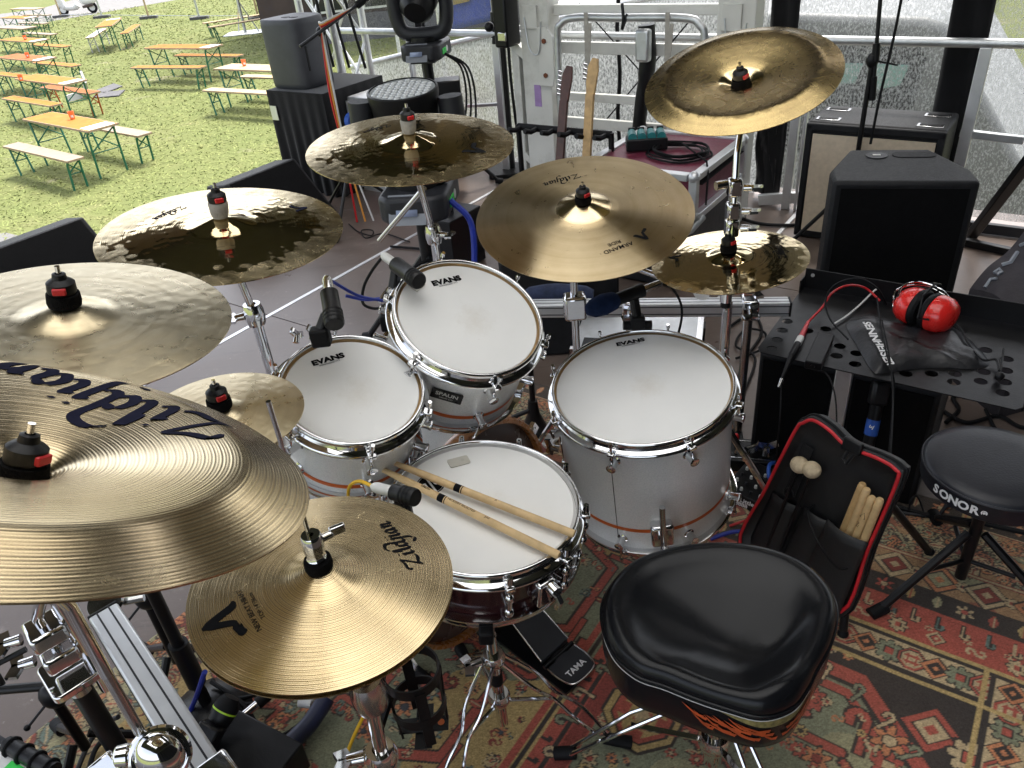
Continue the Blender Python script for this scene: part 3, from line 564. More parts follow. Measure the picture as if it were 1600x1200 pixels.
# ------------------------------------------------------------------ beer tables and benches on the field
def folding(kind, wood, legm, name, label, cat, poster=None):
    W, Hh, L_ = (.5, .77, 2.2) if kind == 't' else (.25, .48, 2.2)
    o = thing(name, label, cat)
    part('tabletop' if kind == 't' else 'seat', MB().box((0, 0, Hh - .0135), (L_ - .004, W - .004, .024)), wood, o, bevel=.004)
    part('edge_trim', MB().box((0, -W / 2, Hh - .016), (L_, .012, .03)).box((0, W / 2, Hh - .016), (L_, .012, .03)).box((-L_ / 2, 0, Hh - .016), (.012, W - .014, .03)).box((L_ / 2, 0, Hh - .016), (.012, W - .014, .03)), wood_edge, o)
    for e in (-1, 1):
        x = e * (L_ / 2 - .2); y = W / 2 - .03
        for q in (-1, 1): part('leg', MB().tube([(x + e * .1, q * (y - .01), Hh - .03), (x + e * .06, q * y, Hh - .1), (x, q * (y + .01), .0)], .018, 6), legm, o)
        part('brace', MB().cyl((x + e * .06, -y, Hh - .06), (x - e * .0, y, Hh * .52), .011, n=6).cyl((x + e * .06, y, Hh - .06), (x, -y, Hh * .52), .011, n=6).cyl((x + e * .01, -y, Hh * .5), (x + e * .01, y, Hh * .5), .009, n=6), legm, o)
    for xx in (-.7, .7): part('batten', MB().box((xx, 0, Hh - .04), (.05, W * .85, .025)), wood_edge, o)
    if poster: part('paper_strip', MB().box((L_ / 2 - .17, 0, Hh), (.30, W * .84, .003)), white_plastic, o)
    return o
P_T = {'orange': folding('t', wood_orange, green_steel, 'beer_table', 'x', 'table', True), 'pale': folding('t', wood_pale, green_steel, 'beer_table', 'x', 'table'), 'red': folding('t', wood_red, green_steel, 'beer_table', 'x', 'table', True), 'grey': folding('t', wood_grey, green_steel, 'beer_table', 'x', 'table')}
P_B = {'orange': folding('b', wood_orange, green_steel, 'beer_bench', 'x', 'bench'), 'pale': folding('b', wood_pale, green_steel, 'beer_bench', 'x', 'bench'), 'red': folding('b', wood_red, wood_red, 'beer_bench', 'x', 'bench'), 'grey': folding('b', wood_grey, green_steel, 'beer_bench', 'x', 'bench'), 'white': folding('b', white_bench, white_bench, 'beer_bench', 'x', 'bench')}
used = set(); YAW = -.70
def place(proto, key, M, label, group):
    if (id(proto), key) in used: o = dup(proto[key], M, label)
    else: o = proto[key]; o.matrix_basis = M; o['label'] = label; used.add((id(proto), key))
    o['group'] = group; return o
def put(proto, key, a, b, label, group, h):
    a = V(a)
    if b is None: yaw = YAW; c = a - Vector((math.cos(yaw), math.sin(yaw), 0)) * 1.08
    else: b = V(b); dd = b - a; yaw = math.atan2(dd.y, dd.x); c = (a + b) / 2 if 1.4 < dd.length < 3.2 else a + dd.normalized() * 1.08
    return place(proto, key, T(c.x, c.y, ZF) @ RZ(yaw), label, group)
GT, GB = 'beer tables on the field', 'beer benches on the field'
put(P_T, 'orange', (-5.8859, 12.4256, -0.92), None, 'nearest orange beer table, a weathered bench on either side', GT, .77)
put(P_T, 'orange', (-8.224, 16.8926, -0.92), None, 'orange beer table in front of the two grey ground mats', GT, .77)
put(P_T, 'red', (-10.5937, 20.7696, -0.92), None, 'reddish beer table, third from the front in the left row', GT, .77)
put(P_T, 'orange', (-12.648, 24.8716, -0.92), None, 'orange beer table, fourth from the front in the left row', GT, .77)
put(P_T, 'grey', (-14.9056, 28.9297, -0.92), None, 'weathered grey beer table, fifth from the front in the left row', GT, .77)
put(P_T, 'orange', (-16.6206, 32.7187, -0.92), None, 'orange beer table, second farthest of the left row by the road', GT, .77)
put(P_T, 'pale', (-18.2345, 36.6813, -0.92), None, 'farthest beer table of the left row, standing at the road', GT, .77)
put(P_T, 'orange', (-11.6367, 26.8791, -0.92), (-12.2088, 29.3588, -0.92), 'orange beer table turned end-on beside the white bench', GT, .77)
put(P_T, 'orange', (-8.0866, 21.1864, -0.92), (-6.3035, 20.1391, -0.92), 'orange beer table in the middle of the field between two benches', GT, .77)
put(P_T, 'pale', (-5.2464, 17.073, -0.92), (-3.4375, 15.8723, -0.92), 'pale worn beer table partly hidden behind the grey loudspeaker', GT, .77)
put(P_B, 'grey', (-6.1637, 11.8164, -1.21), None, 'weathered grey bench, nearest of all the benches on the field', GB, .48)
put(P_B, 'grey', (-5.5467, 13.0075, -1.21), None, 'weathered grey bench on the far side of the nearest table', GB, .48)
put(P_B, 'orange', (-8.4795, 16.33, -1.21), None, 'orange bench between the first and second tables of the left row', GB, .48)
put(P_B, 'red', (-8.0968, 17.2728, -1.21), None, 'red bench with brown legs in front of the grey mats', GB, .48)
put(P_B, 'orange', (-10.6016, 20.0265, -1.21), None, 'orange bench cut by the left edge, before the third table', GB, .48)
put(P_B, 'orange', (-10.2281, 21.3854, -1.21), None, 'orange bench behind the reddish table', GB, .48)
put(P_B, 'orange', (-12.2595, 25.5141, -1.21), None, 'orange bench at the right of the fourth table in the left row', GB, .48)
put(P_B, 'grey', (-14.3373, 29.2218, -1.21), None, 'grey bench at the right of the weathered grey table', GB, .48)
put(P_B, 'grey', (-16.4926, 33.3385, -1.21), None, 'grey bench beside the second farthest table by the road', GB, .48)
put(P_B, 'grey', (-18.0216, 36.9005, -1.21), None, 'grey bench beside the farthest table at the road', GB, .48)
put(P_B, 'white', (-12.304, 27.257, -1.21), (-12.7202, 29.3318, -1.21), 'white painted bench left of the end-on table', GB, .48)
put(P_B, 'orange', (-11.2722, 27.3986, -1.21), (-11.6608, 29.6791, -1.21), 'orange bench right of the end-on table', GB, .48)
put(P_B, 'orange', (-8.2069, 20.167, -1.21), (-6.4928, 19.2799, -1.21), 'orange bench on the near side of the middle table', GB, .48)
put(P_B, 'orange', (-7.7207, 21.5662, -1.21), (-5.7882, 20.4013, -1.21), 'orange bench on the far side of the middle table', GB, .48)
put(P_B, 'pale', (-5.3785, 16.3419, -1.21), (-3.7556, 15.2618, -1.21), 'pale bench reaching behind the loudspeaker box, near side of the pale table', GB, .48)
put(P_B, 'pale', (-4.8703, 17.4386, -1.21), (-3.3596, 16.5014, -1.21), 'pale bench on the far side of the pale table', GB, .48)
put(P_B, 'pale', (-8.948, 28.1136, -1.21), (-6.9968, 29.2328, -1.21), 'pale bench by the fence, farther of the two side by side', GB, .48)
put(P_B, 'pale', (-8.3629, 26.8529, -1.21), (-6.5388, 28.0806, -1.21), 'pale bench by the fence, nearer of the two side by side', GB, .48)
for k, (p, l) in enumerate((((-6.6839, 13.2224, -0.92), 'on the nearest table'), ((-9.7155, 17.7334, -0.92), 'on the second table of the left row'), ((-11.3059, 21.334, -0.92), 'on the reddish table'), ((-13.3374, 25.4111, -0.92), 'on the fourth table of the left row'), ((-4.7495, 16.8149, -0.92), 'on the pale table behind the loudspeaker'))):
    c = thing('paper_cup', 'small orange cup ' + l, 'cup', T(p) @ RZ(k), 'orange cups on the tables')
    Mc = T(p); part('cup', MB(Mc).lathe([(.036, 0), (.050, .12), (.046, .12), (.033, .01), (0, .01)], 14), cup_orange, c); part('label', MB(Mc).box((.02, -.038, .05), (.035, .012, .035)), white_plastic, c)
# tipped white bench frame near the mats
single('white_board', MB().bar((-9.5222, 19.9389, -1.66), (-9.1979, 19.3647, -1.2), .05, .3).bar((-9.6561, 19.1781, -1.66), (-9.4947, 19.5782, -1.66), .04, .25), white_bench, 'white board leaning behind the red bench', 'board', (-9.6093, 20.1213, -1.69))
# temporary fence along the field
fz = thing('site_fence', 'temporary fence of slim posts and wire at the far edge of the field', 'fence', (-13.8793, 36.5939, -1.69))
FP = [((-19.5235, 41.0891, -1.69), 'w'), ((-16.6676, 38.8054, -1.69), 'm'), ((-13.7705, 36.5158, -1.69), 'w'), ((-10.9853, 34.3295, -1.69), 'm'), ((-8.1696, 32.3196, -1.69), 'w'), ((-7.9856, 32.365, -1.69), 'm')]
for p, k in FP:
    po = part('post', MB().cyl(p, (p[0], p[1], ZF + 2.4), .04 if k == 'w' else .045, n=8), wood_pale if k == 'w' else galv, fz)
    part('base_block', MB(T(p)).prism(rrect(.75, .3, .08), .004, .1), mat_grey, po)
for h in (.12, 1.3, 2.3): part('wire', MB().tube([(p[0], p[1], ZF + h) for p, k in FP], .012, 5), galv, fz)
sp = (-7.7521, 28.5612, -1.69); sg = thing('lamp_mast', 'grey mast on a flat foot plate in front of the pale benches', 'mast', sp)
part('pole', MB().cyl((sp[0], sp[1], ZF + .02), (sp[0], sp[1], ZF + 3.2), .05, n=10), galv, sg); part('foot_plate', MB(T(sp)).prism(rrect(1.3, 1.0, .1), .004, .03), galv, sg)
part('strut', MB().cyl((sp[0] + .45, sp[1], ZF + .03), (sp[0], sp[1], ZF + 1.0), .022, n=6).cyl((sp[0] - .3, sp[1] + .3, ZF + .03), (sp[0], sp[1], ZF + 1.0), .022, n=6), galv, sg)
# scooter on the road
p0, p1 = V((-19.6982, 41.9034, -1.69)), V((-18.2457, 41.762, -1.69)); dd = (p1 - p0); MSc = T(p0) @ RZ(math.atan2(dd.y, dd.x)); WL = min(1.5, dd.length)
sco = thing('scooter', 'white motor scooter parked on the road beyond the fence', 'scooter', MSc)
for x in (0, WL):
    w = part('wheel', MB(MSc).torus(T(x, 0, .25) @ RX(R(90)), .2, .06, 20, 8), black_rubber, sco); part('rim', MB(MSc).cyl((x, -.03, .25), (x, .03, .25), .15, n=14), alu, w)
part('body', MB(MSc).tube(sm([(-.12, 0, .98), (.02, 0, .62), (.12, 0, .36), (.3, 0, .30), (.62, 0, .30), (.80, 0, .42)], 5), [.16] * 6 + [.15] * 6 + [.12] * 9 + [.14] * 5, 10), white_plastic, sco)
part('rear_fairing', MB(MSc).ball((WL - .12, 0, .55), .34, 14, (1.25, .55, .6)), white_plastic, sco); part('front_fairing', MB(MSc).ball((-.02, 0, .46), .2, 12, (1.1, .5, .8)), white_plastic, sco)
part('seat', MB(MSc).box((WL - .2, 0, .82), (.75, .3, .12)), black_plastic, sco, bevel=.04); part('handlebar', MB(MSc).cyl((-.1, -.3, 1.05), (-.1, .3, 1.05), .02), black_metal, sco)
part('silencer', MB(MSc).cyl((WL - .35, -.16, .3), (WL + .15, -.16, .36), .06), brick_m, sco)

# ------------------------------------------------------------------ rugs
def rug(name, label, s0, s1, t0, t1, painter, z=.008, step=.0037):
    ns, ntt = int((s1 - s0) / step), int((t1 - t0) / step)
    s = np.linspace(s0, s1, ns + 1); t = np.linspace(t0, t1, ntt + 1); S, Tt = np.meshgrid(s, t, indexing='ij')
    col = painter(S, Tt)
    zz = z + .0010 * rng.random(S.shape) + .0015 * np.sin(S * 9 + Tt * 5) + .001 * np.sin(Tt * 21 - S * 6)
    zz[[0, -1], :] = .001; zz[:, [0, -1]] = .001
    co = np.stack([S * SA.x + Tt * TA.x, S * SA.y + Tt * TA.y, zz], -1).reshape(-1, 3)
    i = np.arange(ns)[:, None] * (ntt + 1) + np.arange(ntt)[None, :]; q = np.stack([i, i + ntt + 1, i + ntt + 2, i + 1], -1).reshape(-1, 4)
    me = bpy.data.meshes.new(name); me.vertices.add(len(co)); me.vertices.foreach_set('co', co.ravel()); n = len(q)
    me.loops.add(n * 4); me.loops.foreach_set('vertex_index', q.ravel()); me.polygons.add(n); me.polygons.foreach_set('loop_start', np.arange(n) * 4)
    me.update(); me.validate(); at = me.color_attributes.new('knot', 'FLOAT_COLOR', 'POINT')
    at.data.foreach_set('color', np.concatenate([col.reshape(-1, 3), np.ones((len(co), 1))], 1).ravel().astype(np.float32))
    me.polygons.foreach_set('use_smooth', [True] * n); o = bpy.data.objects.new(name, me); COL.objects.link(o); me.materials.append(rug_m)
    return tagit(o, label, 'rug')
RED, DRED, BLK, CRM, GRN, TEAL, GLD, ORG, NAVY, OLV = [np.array(c) for c in ((.37, .072, .052), (.22, .036, .032), (.016, .016, .020), (.46, .35, .20), (.19, .21, .135), (.10, .165, .145), (.42, .30, .12), (.50, .19, .085), (.03, .045, .065), (.30, .285, .165))]
class Paint:
    def __init__(s, S, T_, base): s.S, s.T = S, T_; s.c = np.zeros(S.shape + (3,)); s.c[:] = base
    def m(s, mask, col): s.c[mask] = col
    def rect(s, a, b, c, d, col): s.m((s.S >= a) & (s.S < b) & (s.T >= c) & (s.T < d), col)
    def motif(s, kind, cs, ct, r, cols, rot=0.0):
        i = np.abs(s.S - cs) < r * 1.7; j = np.abs(s.T - ct) < r * 1.7
        mk = i & j
        if not mk.any(): return
        x = (s.S[mk] - cs) / r; y = (s.T[mk] - ct) / r; cr, sr = math.cos(rot), math.sin(rot); x, y = x * cr + y * sr, -x * sr + y * cr
        c = s.c[mk]; a = np.arctan2(y, x); d = np.hypot(x, y)
        if kind == 'flower':
            p = .72 + .28 * np.cos(6 * a); c[d < p + .16] = BLK; c[d < p] = cols[0]; c[d < .42] = BLK; c[d < .34] = cols[1]
        elif kind == 'star':
            p = .55 + .45 * np.abs(np.cos(4 * a)) ** .7; c[d < p + .14] = BLK; c[d < p] = cols[0]; q = np.maximum(np.abs(x), np.abs(y)); c[q < .36] = BLK; c[q < .28] = cols[1]
        elif kind == 'diamond':
            q = np.abs(x) + np.abs(y); c[q < 1.12] = BLK; c[q < 1.0] = cols[0]; c[q < .7] = BLK; c[q < .6] = cols[1]; c[q < .25] = cols[0]
        elif kind == 'oct':
            q = np.maximum(np.maximum(np.abs(x), np.abs(y)), (np.abs(x) + np.abs(y)) * .74); c[q < 1.06] = BLK; c[q < .98] = cols[0]; c[q < .82] = BLK; c[q < .76] = cols[1]
            g = (np.abs(np.abs(x) - .3) < .09) | (np.abs(np.abs(y) - .3) < .09); c[(q < .62) & g] = cols[0]; c[q < .2] = cols[-1]
        elif kind == 'hook':
            st_ = (np.abs(x) < .13) & (y > -1) & (y < .6); arc = (np.abs(np.hypot(x - .33, y - .55) - .36) < .14) & (y > .45); tip = (np.abs(x - .6) < .16) & (y > .15) & (y < .6)
            m0 = st_ | arc | tip; o = (np.abs(x) < .24) & (y > -1.1) & (y < .6) | ((np.abs(np.hypot(x - .33, y - .55) - .36) < .25) & (y > .42)) | ((np.abs(x - .6) < .27) & (y > .05) & (y < .6)); c[o] = BLK; c[m0] = cols[0]
        elif kind == 'ess':
            m0 = (np.abs(np.hypot(x, y - .45) - .4) < .16) & ~((x > 0) & (y < .45)) | (np.abs(np.hypot(x, y + .45) - .4) < .16) & ~((x < 0) & (y > -.45)); c[m0] = cols[0]
        elif kind == 'scroll':
            sp = np.abs(((d * 6 - a / (2 * np.pi) * 2.0) % 2.0) - 1.0); m0 = (sp < .42) & (d < 1); c[(sp < .66) & (d < 1.05)] = BLK; c[m0] = cols[0]; c[d < .16] = cols[1]
        elif kind == 'leaf':
            q = np.abs(y) - .45 * np.cos(np.clip(x, -1, 1) * 1.57); c[(q < .12) & (np.abs(x) < 1.1)] = BLK; c[(q < 0) & (np.abs(x) < 1)] = cols[0]; c[(np.abs(y) < .08) & (np.abs(x) < .8)] = cols[1]
        s.c[mk] = c
    def line(s, P, w, col, edge=None):
        d = np.full(s.S.shape, 9.0)
        for (a, b), (c_, e) in zip(P, P[1:]):
            vx, vy = c_ - a, e - b; L2 = vx * vx + vy * vy + 1e-9; k = np.clip(((s.S - a) * vx + (s.T - b) * vy) / L2, 0, 1)
            d = np.minimum(d, np.hypot(s.S - a - k * vx, s.T - b - k * vy))
        if edge is not None: s.m(d < w + .005, edge)
        s.m(d < w, col)
def border(p, axis, c, w, lo, hi, base, cols, kind, n):          # a border strip with a row of motifs and dark guard lines
    a, b = c - w / 2, c + w / 2
    if axis == 's': p.rect(a - .008, b + .008, lo, hi, BLK); p.rect(a, b, lo, hi, base)
    else: p.rect(lo, hi, a - .008, b + .008, BLK); p.rect(lo, hi, a, b, base)
    for i in range(n):
        q = lo + (hi - lo) * (i + .5) / n; k = kind[i % len(kind)]; cc = cols[i % len(cols)]
        p.motif(k, c if axis == 's' else q, q if axis == 's' else c, w * .42, cc, rot=(0 if axis == 's' else 1.57))
def paint_main(S, T_):
    p = Paint(S, T_, RED); R2 = np.random.default_rng(5)
    # field left of the throne: green/gold with hooks and flowers
    W = .02 * np.sin(T_ * 17) + .015 * np.sin(S * 23)
    p.rect(-.6, 1.62, -1.66, -.62, GRN); p.m((np.sin(S * 7 + 3 * np.sin(T_ * 6)) + np.sin(T_ * 9 + 2) > 1.05) & (T_ < -.62) & (S < 1.62), GLD); p.m((np.sin(S * 5 - 2 * np.sin(T_ * 5)) + np.sin(T_ * 7) < -1.1) & (T_ < -.62) & (S < 1.62), TEAL)
    for (a, b) in ((.30, -1.15), (.80, -.92), (1.25, -.85), (.70, -1.35), (1.3, -1.3), (.1, -.9)):
        p.line([(a - .14, b - .12), (a + .10, b - .12), (a + .16, b), (a + .10, b + .12), (a - .14, b + .12), (a - .2, b), (a - .14, b - .12)], .011, RED, BLK); p.motif('flower', a, b, .042, (RED, GRN)); p.motif('flower', a + .085, b + .03, .026, (CRM, RED)); p.motif('flower', a - .085, b - .03, .028, (ORG, NAVY))
        for k in range(4): p.motif('hook', a + .2 * math.cos(k * 1.57 + .8), b + .2 * math.sin(k * 1.57 + .8), .05, (RED,), k * 1.57)
    for k in range(760):
        a, b = R2.uniform(-.3, 1.6), R2.uniform(-1.6, -.68); kd = R2.choice(['flower', 'leaf', 'ess', 'star', 'scroll', 'hook']); r = R2.uniform(.008, .021)
        p.motif(kd, a, b, r, [(RED, CRM), (ORG, NAVY), (CRM, RED), (DRED, GLD), (TEAL, CRM)][R2.integers(5)], R2.uniform(0, 6.28))
    p.rect(-.6, .50, -1.25, -1.02, RED)
    for k in range(26): p.motif(R2.choice(['flower', 'star', 'diamond']), R2.uniform(-.4, .48), R2.uniform(-1.24, -1.03), R2.uniform(.02, .035), (CRM, GRN) if k % 2 else (GLD, NAVY))
    # stepped border between the field and the throne side
    for c, w, col in ((-.665, .018, RED), (-.645, .012, BLK), (-.62, .028, RED), (-.595, .012, BLK), (-.565, .036, DRED)):
        p.rect(-.6, 1.62, c - w / 2, c + w / 2, col)
    for k in range(34): p.motif('hook', -.5 + k * .06, -.62, .013, (BLK,), 0)
    p.rect(-.6, 1.50, -.545, .30, BLK)
    # centre medallion on black ground under the throne
    p.m((np.abs(S - .86) * .95 + np.abs(T_ + .30) * .75 < .40) & (T_ > -.545), RED)
    q = np.maximum(np.maximum(np.abs(S - .93), np.abs(T_ + .22)), (np.abs(S - .93) + np.abs(T_ + .22)) * .72)
    for lim, col in ((.41, RED), (.375, BLK), (.365, GRN), (.355, RED), (.335, BLK), (.33, GRN)): p.m((q < lim) & (T_ > -.545), col)
    p.m((q < .33) & (np.sin(S * 13) * np.cos(T_ * 11) > .35) & (T_ > -.545), OLV)
    for (a, b, r_) in ((.72, -.38, 0), (1.05, -.34, 1.57), (.66, -.12, 3.1), (1.12, -.06, 4.7), (.84, .03, .8), (.92, -.18, 2.4), (1.20, -.24, .4), (1.0, .06, 5.5)):
        p.line([(a, b), (a + .09 * math.cos(r_), b + .09 * math.sin(r_))], .010, RED, BLK); p.motif('hook', a + .07, b + .03, .055, (RED,), r_); p.motif('hook', a - .05, b + .05, .055, (RED,), r_ + 2.2); p.motif('flower', a - .04, b - .04, .03, (ORG, DRED)); p.motif('star', a + .02, b + .09, .034, (RED, CRM))
    for k in range(230):
        a, b = R2.uniform(.58, 1.28), R2.uniform(-.54, .12)
        if max(abs(a - .93), abs(b + .22)) < .31: p.motif(R2.choice(['flower', 'star', 'leaf', 'ess']), a, b, R2.uniform(.009, .020), [(RED, CRM), (CRM, RED), (ORG, NAVY), (GLD, BLK)][R2.integers(4)], R2.uniform(0, 6))
    # red octagons and motifs on the black ground left of the medallion
    p.motif('oct', .98, -.46, .085, (GLD, RED, CRM)); p.motif('oct', .62, -.50, .07, (GLD, RED, CRM)); p.motif('oct', 1.28, -.44, .06, (ORG, RED, CRM))
    p.motif('diamond', 1.27, .09, .06, (RED, CRM)); p.motif('star', 1.24, .17, .045, (CRM, RED)); p.motif('star', 1.34, -.20, .04, (CRM, ORG)); p.motif('flower', 1.20, .02, .04, (ORG, CRM))
    for k in range(260):
        a, b = R2.uniform(-.3, 1.40), R2.uniform(-.53, .17)
        if (max(abs(a - .93), abs(b + .22)) > .44): p.motif(R2.choice(['star', 'flower', 'leaf', 'ess']), a, b, R2.uniform(.009, .022), [(CRM, RED), (RED, CRM), (GRN, ORG), (ORG, GLD)][R2.integers(4)], R2.uniform(0, 6))
    # hooks ringed round the medallion
    for k in range(30):
        a = k / 30 * 6.283; p.motif('hook', .93 + .385 * math.cos(a), -.22 + .385 * math.sin(a), .026, (CRM if k % 2 else GRN,), a - 1.57)
    # stepped border strips towards the wall side and the right
    border(p, 's', 1.44, .075, -.62, .30, CRM, [(RED, CRM), (ORG, BLK), (GRN, RED)], ['oct', 'diamond', 'star'], 18)
    border(p, 't', .225, .075, -.6, 1.48, CRM, [(RED, CRM), (ORG, BLK), (GRN, RED)], ['oct', 'diamond', 'star'], 38)
    for c in (1.385, 1.495): p.rect(c - .006, c + .006, -.62, .28, GLD)
    for c in (.17, .28): p.rect(-.6, 1.5, c - .006, c + .006, GLD)
    p.rect(1.505, 1.62, -1.66, 1.2, RED); p.rect(-.6, 1.62, .29, .42, RED); p.rect(-.6, 1.62, .42, 1.2, DRED)
    for k in range(44): p.motif('hook', 1.58, -1.6 + k * .055, .021, (CRM if k % 2 else TEAL,), 1.57)
    for k in range(30): p.motif('flower', 1.555, -1.58 + k * .085, .010, (CRM, RED)); p.motif(['star', 'diamond', 'ess'][k % 3], 1.53, -1.56 + k * .085, .022, (CRM, RED))
    for k in range(26): p.motif(['star', 'oct', 'hook'][k % 3], -.5 + k * .085, .36, .032, (GRN, CRM, RED))
    border(p, 's', 1.65, .055, -1.69, 1.2, BLK, [(CRM, RED), (RED, CRM), (GLD, RED), (OLV, CRM)], ['leaf', 'flower', 'leaf'], 46)
    # the beige outer part: diamonds, scrolling field, floral edge
    p.rect(1.685, 2.2, -1.69, 1.2, np.array((.34, .20, .10)))
    p.m((S > 1.685) & (np.sin(S * 31 + 4 * np.sin(T_ * 9)) + np.sin(T_ * 23) > .9), OLV); p.m((S > 1.685) & (np.sin(S * 27 - 3 * np.sin(T_ * 12) + 1) + np.sin(T_ * 19 + 2) < -1.0), np.array((.26, .085, .05)))
    for k in range(26): p.motif('diamond', 1.735, -1.62 + k * .11, .052, (ORG, OLV) if k % 2 else (CRM, DRED)); p.motif('star', 1.735, -1.565 + k * .11, .018, (CRM, RED))
    for k in range(700): p.motif(R2.choice(['scroll', 'flower', 'leaf', 'scroll', 'hook']), R2.uniform(1.80, 1.97), R2.uniform(-1.66, .75), R2.uniform(.014, .032), [(np.array((.34, .12, .07)), CRM), (OLV, RED), (CRM, DRED), (ORG, OLV), (GRN, CRM)][R2.integers(5)], R2.uniform(0, 6))
    for c in (1.79, 1.985): p.rect(c - .008, c + .008, -1.69, 1.2, DRED); p.rect(c - .0035, c + .0035, -1.69, 1.2, CRM)
    border(p, 's', 2.025, .06, -1.69, 1.2, BLK, [(CRM, RED), (ORG, CRM), (GLD, RED)], ['leaf', 'flower'], 44)
    # left outer edge: floral strip
    p.rect(-.6, 2.06, -1.69, -1.52, OLV)
    for k in range(300): p.motif(R2.choice(['leaf', 'flower', 'scroll']), R2.uniform(-.5, 2.05), R2.uniform(-1.68, -1.53), R2.uniform(.02, .04), [(ORG, DRED), (CRM, RED), (TEAL, CRM), (DRED, GLD)][R2.integers(4)], R2.uniform(0, 6))
    worn = .5 + .5 * np.sin(S * 3.1 + 1.3 * np.sin(T_ * 2.7)) * np.sin(T_ * 3.7 + 1)      # faded by wear: colours pulled towards dusty tan
    c = p.c * (1 + .14 * rng.normal(size=S.shape + (1,))); k = (.10 + .10 * worn)[..., None]; c = (c * (1 - k) + np.array((.36, .27, .18)) * k) * 1.12
    return np.clip(c, 0, 1)
rug('persian_rug', 'red, green and beige Persian rug spread under the drum kit', -.5, 2.065, -1.69, .75, paint_main)

# ------------------------------------------------------------------ cymbals
ZIL = [[(-.1, 1.15), (.1, 1.55), (.75, 1.5), (1.45, 1.7)], [(1.45, 1.7), (.9, 1.0), (.05, .0)], [(.05, .02), (.55, .22), (1.1, .0), (1.55, .12)], [(1.75, .8), (1.98, 1.0), (1.85, .25), (1.98, .02), (2.2, .2)], [(2.0, 1.4), (2.12, 1.5)],
       [(2.4, .9), (2.72, 1.75), (2.55, .3), (2.7, .02), (2.92, .2)], [(3.62, .85), (3.3, 1.02), (3.02, .45), (3.2, .02), (3.55, .35)], [(2.95, 1.95), (3.4, 2.2), (3.95, 1.9), (3.75, 1.0), (3.62, .2), (3.85, .03), (4.05, .2)],
       [(4.15, .85), (4.38, 1.0), (4.2, .1), (3.95, -.75), (3.5, -1.05), (3.15, -.7)], [(4.4, 1.4), (4.52, 1.5)], [(4.62, .85), (4.85, 1.0), (4.7, .25), (4.85, .02), (5.05, .2)], [(4.86, 1.4), (4.98, 1.5)],
       [(5.8, .85), (5.5, 1.02), (5.2, .45), (5.38, .02), (5.7, .35), (5.86, .95)], [(5.86, .95), (5.72, .25), (5.85, .03), (6.05, .22)], [(6.2, .85), (6.4, 1.0), (6.28, .02)], [(6.3, .4), (6.6, .98), (6.82, .85), (6.7, .2), (6.85, .02), (7.15, .3)]]
ALOGO = [[(-.55, -.42), (-.82, -.50), (-.95, -.28), (-.72, -.14), (-.42, -.36), (-.05, .25), (.22, .95)], [(.20, 1.0), (.42, .25), (.60, -.40), (.82, -.62)]]
class Cym:
    def __init__(s, C, n, Rr, kind='n', bell=None, h=None):
        s.M = fr(C, n); s.R = Rr; s.kind = kind; s.rb = bell or .22 * Rr; s.h = h if h is not None else .050 * Rr; s.soft = 1.3; s.cr = .74 if Rr > .21 else .80; s.ch = .016 if Rr > .21 else .014; s.dp = .17 if Rr > .21 else .11
    def z(s, r):
        if s.kind == 'n' or r < .45 * s.R: return s.z0(r)
        w = .035 * s.R * min(1, (s.R - r) / (.035 * s.R) + 1e-6); return sum(s.z0(r + w * k / 4) for k in range(-4, 5)) / 9
    def z0(s, r):
        R_ = s.R; q = r / R_
        if s.kind == 'n':
            bow = s.h * (1 - q ** 1.6); k = min(1, r / (s.rb * s.soft)); b = (.5 + .5 * math.cos(math.pi * k)) ** .75 * .070 * R_
            return bow + b
        cr = s.cr                                    # china hung bell-down: the flange drops outside a crest
        if q > cr: k = (q - cr) / (1 - cr); return s.ch * R_ / .2 * (1 - k) * (1 - .25 * k) * 1.0
        top = s.ch * R_ / .2; k = q / cr
        bow = top - s.dp * R_ * (1 - k) ** 1.25
        return bow - .055 * R_ * (.5 + .5 * math.cos(math.pi * min(1, r / (s.rb * 1.5))))
    def mesh(s):
        R_ = s.R; rs = sorted(set([.006] + [s.rb * k for k in (.2, .4, .6, .75, .87, .95, 1.0, 1.06)] + [s.rb * 1.06 + (R_ - s.rb * 1.06) * k / 22 for k in range(1, 23)] + ([R_ * k for k in (.69, .705, .72, .735, .745, .755, .77, .785, .80, .815, .83)] if s.kind != 'n' else [])))
        up = [(r, s.z(r)) for r in rs]; dn = [(r, s.z(r) - .0014) for r in reversed(rs)]
        return MB(s.M).lathe(up + dn, 144, closed=True)
    def map(s, geo, ang, rc, size, flip=False, off=.0007):   # letters stand with their feet to the rim
        vs, fs = geo; a = R(ang); tx = Vector((-math.sin(a), math.cos(a), 0)); ry = Vector((-math.cos(a), -math.sin(a), 0)); c = Vector((math.cos(a), math.sin(a), 0)) * rc
        if flip: tx, ry = -tx, -ry
        o = []
        for v in vs:
            p = c + tx * v.x * size + ry * v.y * size; p.z = s.z(p.length) + off; o.append(p)
        return MB(s.M).add(o, fs)
def centre(g):
    vs, fs = g; x0 = min(v.x for v in vs); x1 = max(v.x for v in vs); y0 = min(v.y for v in vs); y1 = max(v.y for v in vs)
    return [v - Vector(((x0 + x1) / 2, (y0 + y1) / 2, 0)) for v in vs], fs
ZG = centre(nib_geo(ZIL, .26, 35, 6, .045)); AG = nib_geo(ALOGO, .34, 12, 6, .03)
